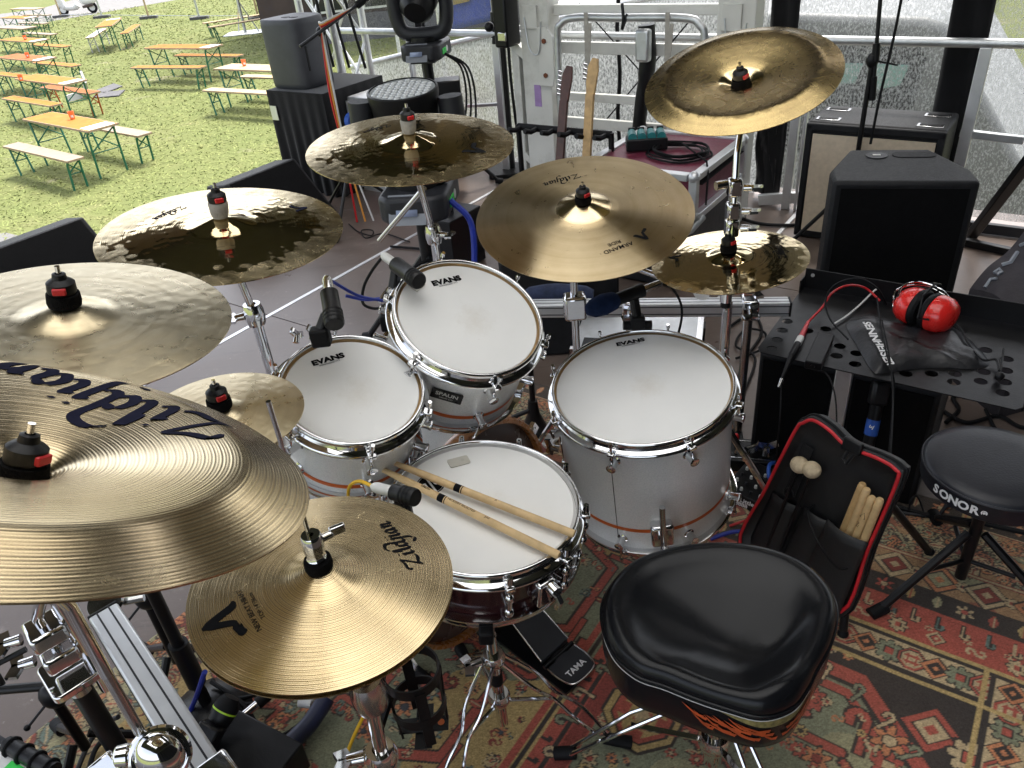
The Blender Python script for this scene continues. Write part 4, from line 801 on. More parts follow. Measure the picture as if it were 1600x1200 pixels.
def cymbal(C, n, Rr, m, label, kind='n', logo=None, texts=(), bell=None, h=None, name='cymbal', inkm=ink):
    c = Cym(C, n, Rr, kind, bell, h); o = thing(name, label, 'cymbal', c.M, 'cymbals of the drum kit')
    part('bronze', c.mesh(), m, o, sharp=50)
    if logo: part('maker_lettering', c.map(ZG, logo[0], logo[1] * Rr, logo[2]), inkm, o)
    for kd, ang, rc, sz in texts:
        g = AG if kd == 'A' else text_geo(kd, 1.0, .0 if len(kd) > 9 else .012, 0, 1.0, 2)
        part('print', c.map(g, ang, rc * Rr, sz, flip=True), inkm, o)
    return c
def hub(c, root, kind, top=True):          # felt, quick clamp and threaded post above a cymbal
    zb = c.z(.008); M = c.M
    if kind == 'tall':
        part('felt_washer', MB(M).lathe([(.006, zb), (.0135, zb + .002), (.016, zb + .010), (.0175, zb + .028), (.016, zb + .031), (.006, zb + .031)], 24), grey_felt, root); z0 = zb + .031
    else:
        part('felt_washer', MB(M).lathe([(.006, zb), (.0185, zb + .001), (.0195, zb + .006), (.0185, zb + .017), (.006, zb + .018)], 24), black_felt, root); z0 = zb + .018
    q = part('quick_clamp', MB(M).lathe([(.004, z0), (.0155, z0), (.0165, z0 + .003), (.0160, z0 + .013), (.0125, z0 + .016), (.0085, z0 + .018), (.0075, z0 + .024), (.004, z0 + .025)], 20), black_plastic, root)
    a = R(c.__dict__.get('but', -60)); Mb = M @ RZ(a)
    part('red_button', MB(Mb).box((.0145, 0, z0 + .007), (.008, .015, .0085)), red_plastic, q, bevel=.0015)
    part('rod', MB(M).cyl((0, 0, zb - .045), (0, 0, z0 + .034), .003, n=10), chrome, root)
def wing(mb, M, s=1.0):
    mb.cyl(M @ V(0, 0, 0), M @ V(0, 0, .014 * s), .006 * s, .005 * s, 12)
    for q in (-1, 1): mb.box((q * .012 * s, 0, .014 * s), (.016 * s, .004 * s, .012 * s), M @ RY(q * R(-18)))
    return mb
C_B = cymbal((-.500, 1.367, 1.139), (.117, -.045, .992), .216, cym_bril, 'brilliant crash with mirror finish and finger marks, above the small rack tom', logo=(150, .62, .0100), texts=(('A', 40, .72, .018),), bell=.05, inkm=ink_navy)
C_C = cymbal((-.172, 1.73, 1.163), (.049, -.07, .996), .229, cym_bril, 'brilliant crash in the middle, in front of the round spotlight lens', logo=(128, .60, .0100), texts=(('A', -22, .66, .03),), bell=.052)
C_RIDE = cymbal((.206, 1.722, .972), (-.04, -.23, .972), .254, cym_ride, 'large brown-gold ride with a polished bell between the two big toms', logo=(104, .58, .0130), texts=(('A', -47, .66, .020), ('ARMAND', -71, .66, .017), ('RIDE', -71, .59, .015)), bell=.062)
C_CR = cymbal((.545, 1.694, 1.246), (-.216, -.264, .940), .203, cym_china_raw, 'raw patchy brown china hung highest at the upper right', kind='c', bell=.040)
C_R = cymbal((.533, 1.645, .853), (-.087, .014, .996), .178, cym_bril, 'small brilliant crash under the raised china at the right', logo=(-8, .66, .0105), texts=(('A', 155, .70, .018), ('CUSTOM', 168, .66, .012)), bell=.042)
C_L = cymbal((-.539, .873, 1.216), (.184, .025, .983), .1905, cym_k, 'hammered matte thin crash at the left edge with a black felt hub', texts=(('CUSTOM', -118, .78, .022), ('dark thin crash', -100, .80, .012)), bell=.045)
C_S = cymbal((-.462, 1.026, .959), (.064, -.005, .998), .127, cym_k, 'small hammered splash peeping out under the left crash', bell=.03)
C_CL = cymbal((-.399, .522, 1.270), (.380, .322, .866), .229, cym_china, 'big lathed china filling the left foreground', kind='c', logo=(87, .56, .032), bell=.03, inkm=ink_navy)
HN = (.10, .0, .99)
C_H = cymbal((-.285, .760, .843), HN, .178, cym_hat, 'top hi-hat nearest the camera with fine lathe rings', logo=(32, .67, .0150), texts=(('A', 212, .74, .030), ('NEW BEAT HIHAT', 212, .575, .0100), ('TOP 14"/36cm', 212, .515, .0085)), bell=.045, h=.016)
hb = Cym(V(-.285, .760, .843) - V(HN).normalized() * .010, -V(HN), .178, 'n', .045, .016)
o = thing('cymbal', 'bottom hi-hat, only its rim showing under the top hi-hat', 'cymbal', hb.M, 'cymbals of the drum kit'); part('bronze', hb.mesh(), cym_hat, o, sharp=50)

# ------------------------------------------------------------------ cymbal stands
def stand(name, label, loc): return thing(name, label, 'stand', loc, 'chrome stands of the drum kit')
def tilter(o, c, zdrop=.05, wdir=(1, 0, 0)):
    zb = c.z(.008); p = c.M @ V(0, 0, zb - zdrop); q = part('tilter', MB().ball(p, .017, 16, (1, 1, 1.25)), chrome, o)
    part('cup_washer', MB(c.M).lathe([(0, zb - .028), (.014, zb - .026), (.015, zb - .016), (.010, zb - .006), (0, zb - .005)], 20), black_felt, o)
    Mw = fr(p + V(wdir).normalized() * .014, wdir); part('wing_nut', wing(MB(), Mw, 1.3), chrome, q); return p
def leg3(o, base, zc, rad, rot, r=.009, m=chrome, foot=black_rubber):
    for k in range(3):
        a = R(rot + 120 * k); d = Vector((math.cos(a), math.sin(a), 0))
        l = part('leg', MB().tube([V(base[0], base[1], zc) + d * .02, V(base[0], base[1], .012 + r) + d * rad], r, 8), m, o)
        part('rubber_foot', MB().cyl(V(base[0], base[1], .012 + r) + d * (rad - .015), V(base[0], base[1], .002 + r) + d * (rad + .03), r * 1.5, n=10), foot, l)
def collar(mb, p, r, h=.04):
    p = V(p); return mb.lathe([(r * .8, -h / 2), (r * 1.5, -h / 2), (r * 1.75, -h * .2), (r * 1.75, h * .2), (r * 1.45, h / 2), (r * .8, h / 2)], 20, T(p))
def simple_stand(name, label, c, kind, foot, steps, wdir=(1, 0, 0), rot=20):
    o = stand(name, label, (foot[0], foot[1], 0)); hub(c, o, kind); p = tilter(o, c, .055, wdir)
    f = V(foot[0], foot[1], 0); zt = p.z - .0
    top = V(foot[0], foot[1], steps[0][0]); part('upper_tube', MB().tube([p, top], .0075, 12), chrome, o)
    for i, (za, zb, r) in enumerate(steps):
        part('tube', MB().cyl(f + UP * za, f + UP * zb, r, n=20), chrome, o); k = part('collar', collar(MB(), f + UP * za, r * 1.1, .045), chrome, o); part('wing_nut', wing(MB(), fr(f + UP * za + V(wdir).normalized() * r * 1.9, wdir), 1.3), chrome, k)
    return o
o = simple_stand('cymbal_stand', 'chrome stand with grey felt hub carrying the middle crash', C_C, 'tall', (-.155, 1.79), ((.93, .60, .0105), (.60, .14, .0135)), (1, -.4, 0)); leg3(o, (-.155, 1.79), .42, .30, 200)
part('counter_rod', MB().tube([(-.160, 1.78, 1.05), (-.30, 1.86, .90)], .0065, 10), chrome_dull, o)
o = simple_stand('cymbal_stand', 'chrome stand with grey felt hub carrying the mirror crash', C_B, 'tall', (-.50, 1.40), ((.95, .62, .0105), (.62, .14, .0135)), (-1, -.3, 0)); leg3(o, (-.50, 1.40), .36, .26, 80)
o = simple_stand('cymbal_stand', 'chrome stand with black clamp carrying the big ride', C_RIDE, 'short', (.19, 1.86), ((.80, .48, .0105), (.48, .2, .0135)), (1, 0, 0)); leg3(o, (.19, 1.86), .38, .22, 40)
part('clamp_block', MB().box((.19, 1.86, .66), (.06, .05, .07)), chrome, o, bevel=.008)
# right stand: small crash half way up, china on the rod above it
o = stand('cymbal_stand', 'chrome double stand carrying the small crash and the china above it', (.536, 1.66, 0)); hub(C_R, o, 'short'); hub(C_CR, o, 'short'); p = tilter(o, C_CR, .07, (1, -.3, 0))
a = V(.536, 1.645, .853); part('long_rod', MB().tube([p, (.541, 1.67, 1.09), (.537, 1.65, .90)], .0070, 12), chrome, o)
for z, r in ((1.02, .015), (.965, .013), (.925, .012)):
    k = part('rod_clamp', MB().box((.539, 1.662, z), (.030, .030, .042)), chrome, o, bevel=.006); part('wing_nut', wing(MB(), fr((.558, 1.652, z), (1, -.5, .1)), 1.5), chrome, k)
part('rod_clamp', MB().cyl((.515, 1.645, 1.035), (.49, 1.64, 1.035), .010), chrome, o)
part('sleeve', MB().cyl((.533, 1.645, .835), (.533, 1.645, .79), .012), black_plastic, o); part('sleeve', MB().cyl((.533, 1.645, .79), (.533, 1.645, .745), .0145), chrome, o); part('sleeve', MB().cyl((.533, 1.645, .745), (.533, 1.645, .73), .012), black_plastic, o)
part('tube', MB().cyl((.545, 1.665, .73), (.545, 1.665, .12), .012, n=20), chrome, o); part('arm', MB().tube([(.50, 1.66, .765), (.44, 1.69, .775), (.27, 1.80, .82)], .0075, 12), chrome, o)
part('ratchet', MB().cyl((.475, 1.655, .77), (.50, 1.685, .77), .022, n=20), chrome, o); part('wing_nut', wing(MB(), fr((.575, 1.64, .765), (1, -.2, 0)), 1.7), chrome, o); leg3(o, (.545, 1.665), .36, .22, 100)
# left stands
pl = V((-0.8236, 0.9109, 0.58)); o = stand('cymbal_stand', 'chrome stand with black post carrying the hammered left crash', (pl.x, pl.y, 0)); C_L.but = -75; hub(C_L, o, 'short'); p = tilter(o, C_L, .055, (-1, 0, 0))
part('upper_tube', MB().tube([p, p + V(-.02, .01, -.08), pl + UP * .09, pl], .0095, 14), chrome, o)
for z in (.055, .0):
    k = part('multi_clamp', MB(T(pl + UP * z) @ RZ(.7)).box((0, 0, 0), (.056, .062, .034)), chrome, o, bevel=.006); part('wing_nut', wing(MB(), fr(pl + V(-.036, -.012, z), (-1, -.3, 0)), 1.7), chrome, k)
part('clamp_lever', MB().tube([pl + V(-.03, -.02, .04), pl + V(-.075, -.045, .035), pl + V(-.075, -.05, -.005)], .0055, 8), black_metal, o); part('plate', MB(T(pl - UP * .06) @ RZ(.75)).prism(rrect(.085, .10, .014), 0, .016), chrome, o, bevel=.003)
part('plug', MB().cyl(pl - UP * .06, pl - UP * .10, .020, n=20), chrome_dull, o); part('post', MB().cyl(pl - UP * .10, (pl.x, pl.y, .0), .0185, n=20), black_metal, o); part('upper_tube', MB().cyl(pl + V(.035, .015, .16), pl + V(.035, .015, -.12), .0125, n=18), chrome, o)
o = stand('cymbal_stand', 'chrome arm with black clamp carrying the small splash', (-.47, 1.06, 0)); C_S.but = -50; hub(C_S, o, 'short'); p = tilter(o, C_S, .045, (1, 0, 0))
part('arm', MB().tube([p, (-.49, 1.10, .80), (-.50, 1.385, .72)], .0065, 10), chrome, o)
o = stand('cymbal_stand', 'chrome boom with knurled arm carrying the big left china', (-0.8987, 1.0871, 0.0)); C_CL.but = -12; hub(C_CL, o, 'short'); p = tilter(o, C_CL, .06, (1, 0, 0))
b1 = V((-0.4824, 0.5745, 0.92)); b2 = V((-0.4821, 0.5698, 0.84)); b3 = V((-0.4549, 0.5503, 0.8))
a1 = V((-0.4925, 0.5891, 1.02)); part('boom_arm', MB().tube([p, a1, b1], [.009, .0075, .0070], 14), chrome, o); part('knurled_arm', MB().tube([b1, b2 + (b3 - b2) * .3], .0062, 12), chrome_dull, o)
k = part('boom_clamp', MB().ball(b3, .030, 22, (1, .8, 1.1)), chrome, o); part('clamp_ring', MB().torus(fr(b3, (.3, -.8, .5)), .031, .005, 28, 8), chrome, k)
wq = fr(b3 + V(-.032, .0, .006), (-1, -.15, .15)); part('wing_nut', MB().cyl(wq @ V(0, 0, 0), wq @ V(0, 0, .018), .014, .012).box((0, .006, .03), (.010, .03, .032), wq @ RX(R(35))), chrome, k, bevel=.003)
part('lower_tube', MB().cyl(b3, (b3.x + .01, b3.y - .01, .02), .013, n=18), chrome, o)

# ------------------------------------------------------------------ drums
def hoop_prof(R_, z): return [(R_ - .011, z - .006), (R_ - .0105, z - .001), (R_ - .008, z + .0005), (R_ - .0045, z - .001), (R_ - .0035, z - .005), (R_ - .0045, z - .010), (R_ - .0045, z - .019), (R_ + .003, z - .0225), (R_ + .0065, z - .025), (R_ + .0065, z - .0285), (R_ + .001, z - .0295), (R_ - .010, z - .0285)]
def put_text(M, txt, x, y, size, rot, z=.0006, bold=.0, sx=1.0, shear=0):
    vs, fs = text_geo(txt, size, bold, shear, sx); return MB(M @ T(x, y, z) @ RZ(R(rot))).add(vs, fs)
def drum(name, label, C, n, R_, depth, shell, lugs, a0, stripe=.7, logo=None, badge=None, double=False, vents=()):
    M = fr(C, n); o = thing(name, label, 'drum', M, 'drums of the kit'); rs = R_ - .011
    part('shell', MB(M).lathe([(rs - .006, -.022), (rs, -.022), (rs, -depth + .022), (rs - .006, -depth + .022)], 96), shell, o)
    part('top_hoop', MB(M).lathe(hoop_prof(R_, 0), 96, closed=True), chrome, o, sharp=60)
    part('bottom_hoop', MB(M @ T(0, 0, -depth) @ RX(math.pi)).lathe(hoop_prof(R_, 0), 96, closed=True), chrome, o, sharp=60)
    h = part('head', MB(M).lathe([(0, -.0075), (R_ * .4, -.0076), (R_ - .017, -.0085), (R_ - .0155, -.0100)], 96), head_m, o)
    part('head_collar', MB(M).lathe([(R_ - .0155, -.0100), (R_ - .0125, -.0165), (R_ - .0108, -.0175)], 96), amber if not double else film_white, h)
    part('bottom_head', MB(M).lathe([(0, -depth + .012), (rs - .003, -depth + .012)], 64), film_white, o)
    if stripe: z = -depth * stripe; part('inlay_stripe', MB(M).lathe([(rs + .0008, z - .0055), (rs + .0012, z), (rs + .0008, z + .0055)], 96), inlay, o)
    for k in range(lugs):
        Mk = M @ RZ(R(a0 + 360 * k / lugs))
        part('hoop_ear', MB(Mk).box((R_ + .006, 0, -.0225), (.018, .016, .008)), chrome, o, bevel=.002)
        if double:
            lg = part('tube_lug', MB(Mk).cyl((rs + .017, 0, -.045), (rs + .017, 0, -depth + .045), .0052, n=12).ball((rs + .017, 0, -.05), .0088, 12, (1, 1, 1.3)).ball((rs + .017, 0, -depth + .05), .0088, 12, (1, 1, 1.3)).cyl((rs, 0, -.052), (rs + .017, 0, -.052), .0055, n=10).cyl((rs, 0, -depth + .052), (rs + .017, 0, -depth + .052), .0055, n=10), chrome, o)
            part('tension_rod', MB(Mk).cyl((rs + .017, 0, .004), (rs + .017, 0, -.05), .0028, n=8).cyl((rs + .017, 0, -.012), (rs + .017, 0, .002), .0062, .005, 10), chrome, lg)
        else:
            for zz, zt in ((-.058, .002), (-depth + .056, -depth - .002)):
                lg = part('lug', MB(Mk).lathe([(0, 0), (.0125, 0), (.0125, .002), (.0088, .004), (.0095, .024), (.0108, .026), (.0108, .030), (.007, .0315), (0, .031)], 18, T(rs - .001, 0, zz) @ RY(R(90))), chrome, o)
                part('tension_rod', MB(Mk).cyl((rs + .018, 0, zt), (rs + .018, 0, zz), .0026, n=8).cyl((rs + .018, 0, zt - (.004 if zt > -.01 else -.004)), (rs + .018, 0, zt + (.006 if zt > -.01 else -.006)), .005, .004, 10), chrome, lg)
    if logo:
        x, y, s, rot = logo; t_ = part('head_lettering', put_text(M @ T(0, 0, -.0075), 'EVANS', x, y, s, rot, bold=.055 * s, sx=1.22), ink, o)
        c, sn = math.cos(R(rot)), math.sin(R(rot)); lx, ly = x - (-.5) * s * sn * 1, y - .5 * s * c
        lx, ly = x + .5 * s * sn, y - .5 * s * c
        w_ = s * 2.3; MM = M @ T(lx, ly, -.0069) @ RZ(R(rot))
        part('head_lettering', MB(MM).box((-.35 * s, 0, 0), (w_ * .75, s * .03, .0002)).box((-.35 * s, -.1 * s, 0), (w_ * .75, s * .03, .0002)), ink, o); part('head_lettering', put_text(MM, 'UV2', w_ * .37, -.04 * s, s * .3, 0), ink, o)
    if badge is not None:
        Mb = M @ RZ(R(badge)) @ T(rs + .0012, 0, -depth * .42) @ RZ(R(90)) @ RX(R(90))
        b = part('badge', MB(Mb).prism(rrect(.064, .030, .003), -.001, .001), badge_m, o); part('badge_lettering', put_text(Mb, 'SPAUN', 0, .003, .015, 0, .0013, .0004), white_plastic, b); part('badge_lettering', put_text(Mb, 'DRUM CO', 0, -.008, .006, 0, .0013), white_plastic, b)
    return o, M
d10, M10 = drum('rack_tom', 'small white sparkle rack tom, left of the pair on the kit', (-.295, 1.217, .871), (.247, -.273, .93), .1395, .190, sparkle, 6, -73, .74, (-.050, .070, .0175, 27))
d12, M12 = drum('rack_tom', 'larger white sparkle rack tom with a black badge, below the ride', (-.071, 1.389, .908), (.328, -.337, .883), .160, .205, sparkle, 6, -72, .74, (-.044, .092, .0185, 26), badge=-103)
dft, MFT = drum('floor_tom', 'big white sparkle floor tom standing right of the snare', (.293, 1.457, .660), (-.075, -.099, .992), .211, .37, sparkle, 8, -118, .755, (.004, .166, .019, 3))
dsn, MSN = drum('snare_drum', 'dark burgundy snare with white head and two drumsticks on it', (-.073, 1.074, .687), (.101, -.044, .994), .182, .135, burgundy, 10, -78, None, double=True)
# muffling pads and the round print on the heads
part('gel_pad', MB(M12 @ T(-.107, .068, -.0072) @ RZ(.9)).prism(rrect(.030, .026, .004), 0, .002), sticker_grey, d12)
part('gel_pad', MB(MSN @ T(-.045, .118, -.0072) @ RZ(.35)).prism(rrect(.042, .024, .004), 0, .002), sticker_grey, dsn)
Mp = MSN @ T(-.098, .055, -.0068) @ RZ(.5); rp = part('round_print', MB(Mp).lathe([(0, 0), (.0265, 0)], 40), ink, dsn)
part('print_ring', MB(Mp @ T(0, 0, .0003)).lathe([(.0232, 0), (.0242, 0)], 40), ink_white, rp); part('print_bar', MB(Mp).box((0, 0, .0004), (.004, .046, .0002)), ink_white, rp); part('print_letters', put_text(Mp, 'E', -.012, 0, .022, 180, .0004, .0006), ink_white, rp); part('print_letters', put_text(Mp, 'D', .012, 0, .018, 180, .0004, .0004), ink_white, rp)
# floor tom legs with brackets
for k, a in enumerate((-92, 28, 148)):
    Mk = MFT @ RZ(R(a)); br = part('leg_bracket', MB(Mk).box((.212, 0, -.275), (.030, .052, .066)), chrome, dft, bevel=.007)
    part('leg', MB(Mk).tube([(.232, 0, -.165), (.232, 0, -.60), (.246, 0, -.645)], .0068, 12), chrome_dull, dft); part('wing_screw', wing(MB(), Mk @ T(.244, 0, -.292) @ RY(R(90)), 1.7), chrome, br)
part('wrap_seam', MB(MFT @ RZ(R(-121))).box((.2003, 0, -.185), (.0012, .0014, .325)), black_rubber, dft)
# tom mounts
for dr, MM, a, p in ((d12, M12, 100, (.02, 1.86, .62)), (d10, M10, 120, (-.36, 1.56, .60))):
    part('suspension_ring', MB(MM).torus(T(0, 0, -.050), (.160 if dr is d12 else .1395) + .022, .004, 40, 6, a - 60, a + 65), chrome_dull, dr)
    e = MM @ RZ(R(a)) @ V((.165 if dr is d12 else .14), 0, -.09); part('mount_arm', MB().tube([e, (e + V(p)) / 2 + UP * .02, p], .009, 12), chrome, dr); part('mount_block', MB(fr(e, (0, 0, 1))).box((0, 0, 0), (.045, .04, .06)), black_metal, dr, bevel=.006)
for k in (0, 1): part('mount_wing', wing(MB(), M10 @ T(-.115 + .03 * k, .118 + .012 * k, -.018) @ RX(R(-60)) @ RZ(.9), 1.1), chrome, d10)
# snare strainer and stand
Mk = MSN @ RZ(R(-58)); part('strainer', MB(Mk).box((.186, 0, -.062), (.026, .036, .055)), chrome, dsn, bevel=.005); part('strainer_knob', MB(Mk).cyl((.205, .0, -.035), (.222, 0, -.035), .011, n=16), chrome, dsn); part('strainer_lever', MB(Mk).tube([(.198, .012, -.05), (.215, .016, -.075), (.206, .018, -.10)], .006, 8), chrome, dsn)
sb = V((-0.0928, 1.0324, 0.2)); o = thing('snare_stand', 'chrome stand with wavy double-braced legs under the snare', 'stand', (sb.x, sb.y, 0), 'chrome stands of the drum kit')
part('tube', MB().cyl(sb + UP * -.12, sb + UP * .17, .0125, n=18), chrome, o); part('tube', MB().cyl(sb + UP * .17, MSN @ V(0, 0, -.185), .010, n=16), chrome, o); part('band', MB().cyl(sb + UP * .02, sb + UP * .055, .0135, n=18), black_rubber, o)
for z in (.10, -.03): part('collar', collar(MB(), sb + UP * z, .014, .03), chrome, o)
part('wing_nut', wing(MB(), fr(sb + V(-.025, -.01, .105), (-1, -.3, 0)), 1.6), chrome, o)
for k, a in enumerate((-128, -8, 112)):
    d = Vector((math.cos(R(a)), math.sin(R(a)), 0)); side = Vector((-d.y, d.x, 0)); ft = V(sb.x, sb.y, .02) + d * .25
    for q in (-1, 1): part('leg', MB().tube(sm([sb + UP * .095 + d * .02 + side * q * .012, sb + UP * .03 + d * .08 + side * q * (.012 + .008), sb + UP * -.02 + d * .12 + side * q * .010, sb + UP * -.08 + d * .17 + side * q * .020, V(sb.x, sb.y, .035) + d * .23 + side * q * .007], 6), .0042, 8), chrome, o)
    part('rubber_foot', MB().cyl(ft - d * .03 + UP * .012, ft + d * .03 - UP * .002, .013, .015, 10), black_rubber, o); part('brace', MB().tube([sb + UP * -.04 + d * .015, sb + UP * -.03 + d * .115], .0045, 8), chrome, o)
for k in range(3):
    a = R(30 + 120 * k); e = MSN @ V(.19 * math.cos(a), .19 * math.sin(a), -.135); part('basket_arm', MB().tube([MSN @ V(.015 * math.cos(a), .015 * math.sin(a), -.19), MSN @ V(.17 * math.cos(a), .17 * math.sin(a), -.160), e], .006, 8), chrome, o); part('arm_pad', MB(MSN @ RZ(a)).box((.188, 0, -.140), (.022, .026, .03)), black_rubber, o, bevel=.004)
# bass drum
BC = st(1.05, -.93, .30); MBDR = Matrix(((-SA.x, 0, TA.x, BC.x), (-SA.y, 0, TA.y, BC.y), (0, 1, 0, BC.z), (0, 0, 0, 1)))
o = thing('bass_drum', 'white bass drum with amber wooden hoop, mostly hidden behind the snare', 'drum', T(BC.x, BC.y, 0), 'drums of the kit')
part('shell', MB(MBDR).lathe([(.274, -.03), (.280, -.03), (.280, -.43), (.274, -.43)], 96), sparkle, o)
for z, nm in ((0, 'batter_hoop'), (-.46, 'front_hoop')): part(nm, MB(MBDR @ T(0, 0, z)).lathe([(.282, -.036), (.293, -.036), (.296, -.030), (.296, -.004), (.293, .002), (.282, .002)], 96, closed=True), hoop_wood, o)
part('batter_head', MB(MBDR).lathe([(0, -.012), (.26, -.012), (.282, -.016)], 64), mat('smoke_head', (.10, .07, .06), .25, 0, .2, 5, .02), o); part('front_head', MB(MBDR).lathe([(0, -.45), (.282, -.45)], 64), film_white, o)
for k in range(8):
    Mk = MBDR @ RZ(R(14 + 45 * k)); lg = part('lug', MB(Mk).cyl((.278, 0, -.10), (.305, 0, -.10), .011, .012, 14), chrome, o); part('tension_rod', MB(Mk).cyl((.302, 0, .008), (.302, 0, -.11), .003, n=8).box((.299, 0, .0), (.022, .03, .012)), chrome, lg)
    lg = part('lug', MB(Mk).cyl((.278, 0, -.36), (.305, 0, -.36), .011, .012, 14), chrome, o); part('tension_rod', MB(Mk).cyl((.302, 0, -.468), (.302, 0, -.35), .003, n=8), chrome, lg)
Mb = MBDR @ RZ(R(102)) @ T(.2812, 0, -.20) @ RZ(R(90)) @ RX(R(90)); b = part('badge', MB(Mb).prism(rrect(.070, .040, .003), -.001, .001), badge_m, o); part('badge_lettering', put_text(Mb, 'SPAUN', 0, .002, .016, 0, .0013, .0004), white_plastic, b)
part('inlay_stripe', MB(MBDR).lathe([(.2806, -.335), (.2812, -.33), (.2806, -.325)], 96), inlay, o)
for q in (-1, 1): part('spur', MB().tube([BC - TA * .33 + SA * q * .26 - UP * .10, BC - TA * .40 + SA * q * .40 - UP * .285], .008, 10), chrome, o)
# bass pedal
hp = V((0.0837, 1.1823, 0.05)); tp = st(1.05, -.90, .0); d = (V(tp.x, tp.y, 0) - V(hp.x, hp.y, 0)).normalized(); MPd = fr((hp.x, hp.y, .0), (0, 0, 1), d)
LB = (V(tp.x, tp.y, 0) - V(hp.x, hp.y, 0)).length
o = thing('bass_pedal', 'black and grey kick pedal with white lettering beside the snare stand', 'pedal', MPd)
part('base_plate', MB(MPd).prism([(-.02, -.055), (LB, -.06), (LB, .06), (-.02, .055)], .010, .018), black_metal, o)
part('heel_plate', MB(MPd).prism(sm([(-.03, -.03, 0), (-.03, .03, 0), (.0, .046, 0), (.045, .046, 0), (.045, .018, 0), (.062, .018, 0), (.062, -.018, 0), (.045, -.018, 0), (.045, -.046, 0), (.0, -.046, 0)], 3, True), .034, .044), grey_plastic, o, bevel=.002)
part('heel_trim', MB(MPd).tube([MPd.inverted() @ (MPd @ V(p)) for p in sm([(.045, .048, .044), (.0, .048, .044), (-.032, .032, .044), (-.032, -.032, .044), (.0, -.048, .044), (.045, -.048, .044)], 5)], .0022, 6), chrome_dull, o)
fb = part('footboard', MB(MPd).add([(.066, -.046, .040), (.066, .046, .040), (LB - .05, .040, .12), (LB - .05, -.040, .12), (.066, -.046, .050), (.066, .046, .050), (LB - .05, .040, .13), (LB - .05, -.040, .13)], [(0, 1, 2, 3), (7, 6, 5, 4), (0, 4, 5, 1), (2, 6, 7, 3), (1, 5, 6, 2), (0, 3, 7, 4)]), grey_plastic, o, bevel=.002)
part('footboard_trim', MB(MPd).tube([(.066, -.047, .051), (LB - .05, -.041, .131)], .0022, 6), chrome_dull, o); part('footboard_trim', MB(MPd).tube([(.066, .047, .051), (LB - .05, .041, .131)], .0022, 6), chrome_dull, o); part('hinge', MB(MPd).cyl((.054, -.05, .042), (.054, .05, .042), .006, n=10), black_metal, o)
part('lettering', put_text(MPd, 'TAMA', -.004, 0, .022, -90, .0450, .0006), ink_white, o)
for q in (-1, 1): part('upright', MB(MPd).bar((LB - .03, q * .055, .012), (LB - .03, q * .045, .27), .014, .02), black_metal, o)
part('axle', MB(MPd).cyl((LB - .03, -.07, .255), (LB - .03, .07, .255), .007), chrome, o); part('beater_rod', MB(MPd).cyl((LB - .03, 0, .255), (LB - .065, 0, .43), .004), chrome, o); part('beater', MB(MPd).ball((LB - .066, 0, .44), .026, 14, (1, 1, .8)), grey_felt, o)
# hi-hat stand
hn = V(HN).normalized(); hc = V(-.285, .760, .843); o = thing('hi_hat_stand', 'chrome hi-hat stand with clutch, rod and a black drink holder', 'stand', (hc.x, hc.y, 0), 'chrome stands of the drum kit')
part('pull_rod', MB().tube([hc - UP * .1, hc + UP * .30], .0032, 10), chrome, o)
MH = fr(hc, (.02, 0, 1)); zb = C_H.z(.008); cl = part('clutch', MB(MH).lathe([(.004, zb + .016), (.0125, zb + .016), (.0135, zb + .019), (.0115, zb + .022), (.0115, zb + .028), (.0145, zb + .031), (.0145, zb + .056), (.0125, zb + .060), (.004, zb + .060)], 24), chrome, o)
part('felt_washer', MB(MH).lathe([(.004, zb), (.0185, zb), (.0195, zb + .006), (.0185, zb + .015), (.004, zb + .016)], 24), black_felt, o); part('wing_nut', MB(MH).cyl((.012, .006, zb + .046), (.026, .012, zb + .048), .006, n=10).box((.032, .015, zb + .050), (.022, .008, .014), RZ(.45) @ T(.003, -.014, 0)), chrome, cl, bevel=.002)
hbm = V((-0.261, 0.7409, 0.6)); hb2 = V((-0.2789, 0.7652, 0.42)); bse = V(hb2.x + .005, hb2.y, 0)
part('tube', MB().tube([hc - hn * .05, hbm, hb2, bse + UP * .05], .012, 16), chrome, o); part('collar', collar(MB(), hbm + UP * .02, .016, .06), chrome_dull, o); part('collar', collar(MB(), hb2, .016, .04), chrome, o); part('wing_nut', wing(MB(), fr(hb2 + V(-.03, 0, 0), (-1, -.2, .1)), 2.0), chrome, o)
part('seat_cup', MB(MH).lathe([(.005, -.055), (.016, -.055), (.022, -.045), (.022, -.040), (.005, -.040)], 20), black_plastic, o)
leg3(o, (bse.x, bse.y), .22, .26, 30); part('pedal_board', MB().box((bse.x + .10, bse.y + .02, .05), (.24, .075, .012)), grey_plastic, o, bevel=.002)
# drink holder clamped to the hi-hat stand: band rings and a perforated floor
hp_ = V((-0.2087, 0.8128, 0.48)); dh = thing('drink_holder', 'black plastic drink holder clipped to the hi-hat stand', 'holder', hp_)
for z, r_ in ((.085, .047), (.005, .046)): part('ring', MB().lathe([(r_ - .003, -.011), (r_, -.011), (r_, .011), (r_ - .003, .011)], 36, T(hp_ + UP * z), closed=True), black_plastic, dh)
for k in range(4): a = R(20 + 90 * k); part('strut', MB().bar(hp_ + V(.046 * math.cos(a), .046 * math.sin(a), .085), hp_ + V(.040 * math.cos(a), .040 * math.sin(a), -.06), .018, .004, (math.cos(a), math.sin(a), 0)), black_plastic, dh)
part('floor', MB(T(hp_ + UP * -.058)).box((0, 0, 0), (.085, .028, .004)).box((0, 0, -.004), (.03, .085, .003)), black_metal, dh, bevel=.001)
for k in range(4): part('hole', MB().cyl(hp_ + V(-.03 + .02 * k, 0, -.0555), hp_ + V(-.03 + .02 * k, 0, -.0545), .006, n=12), inlay, dh)
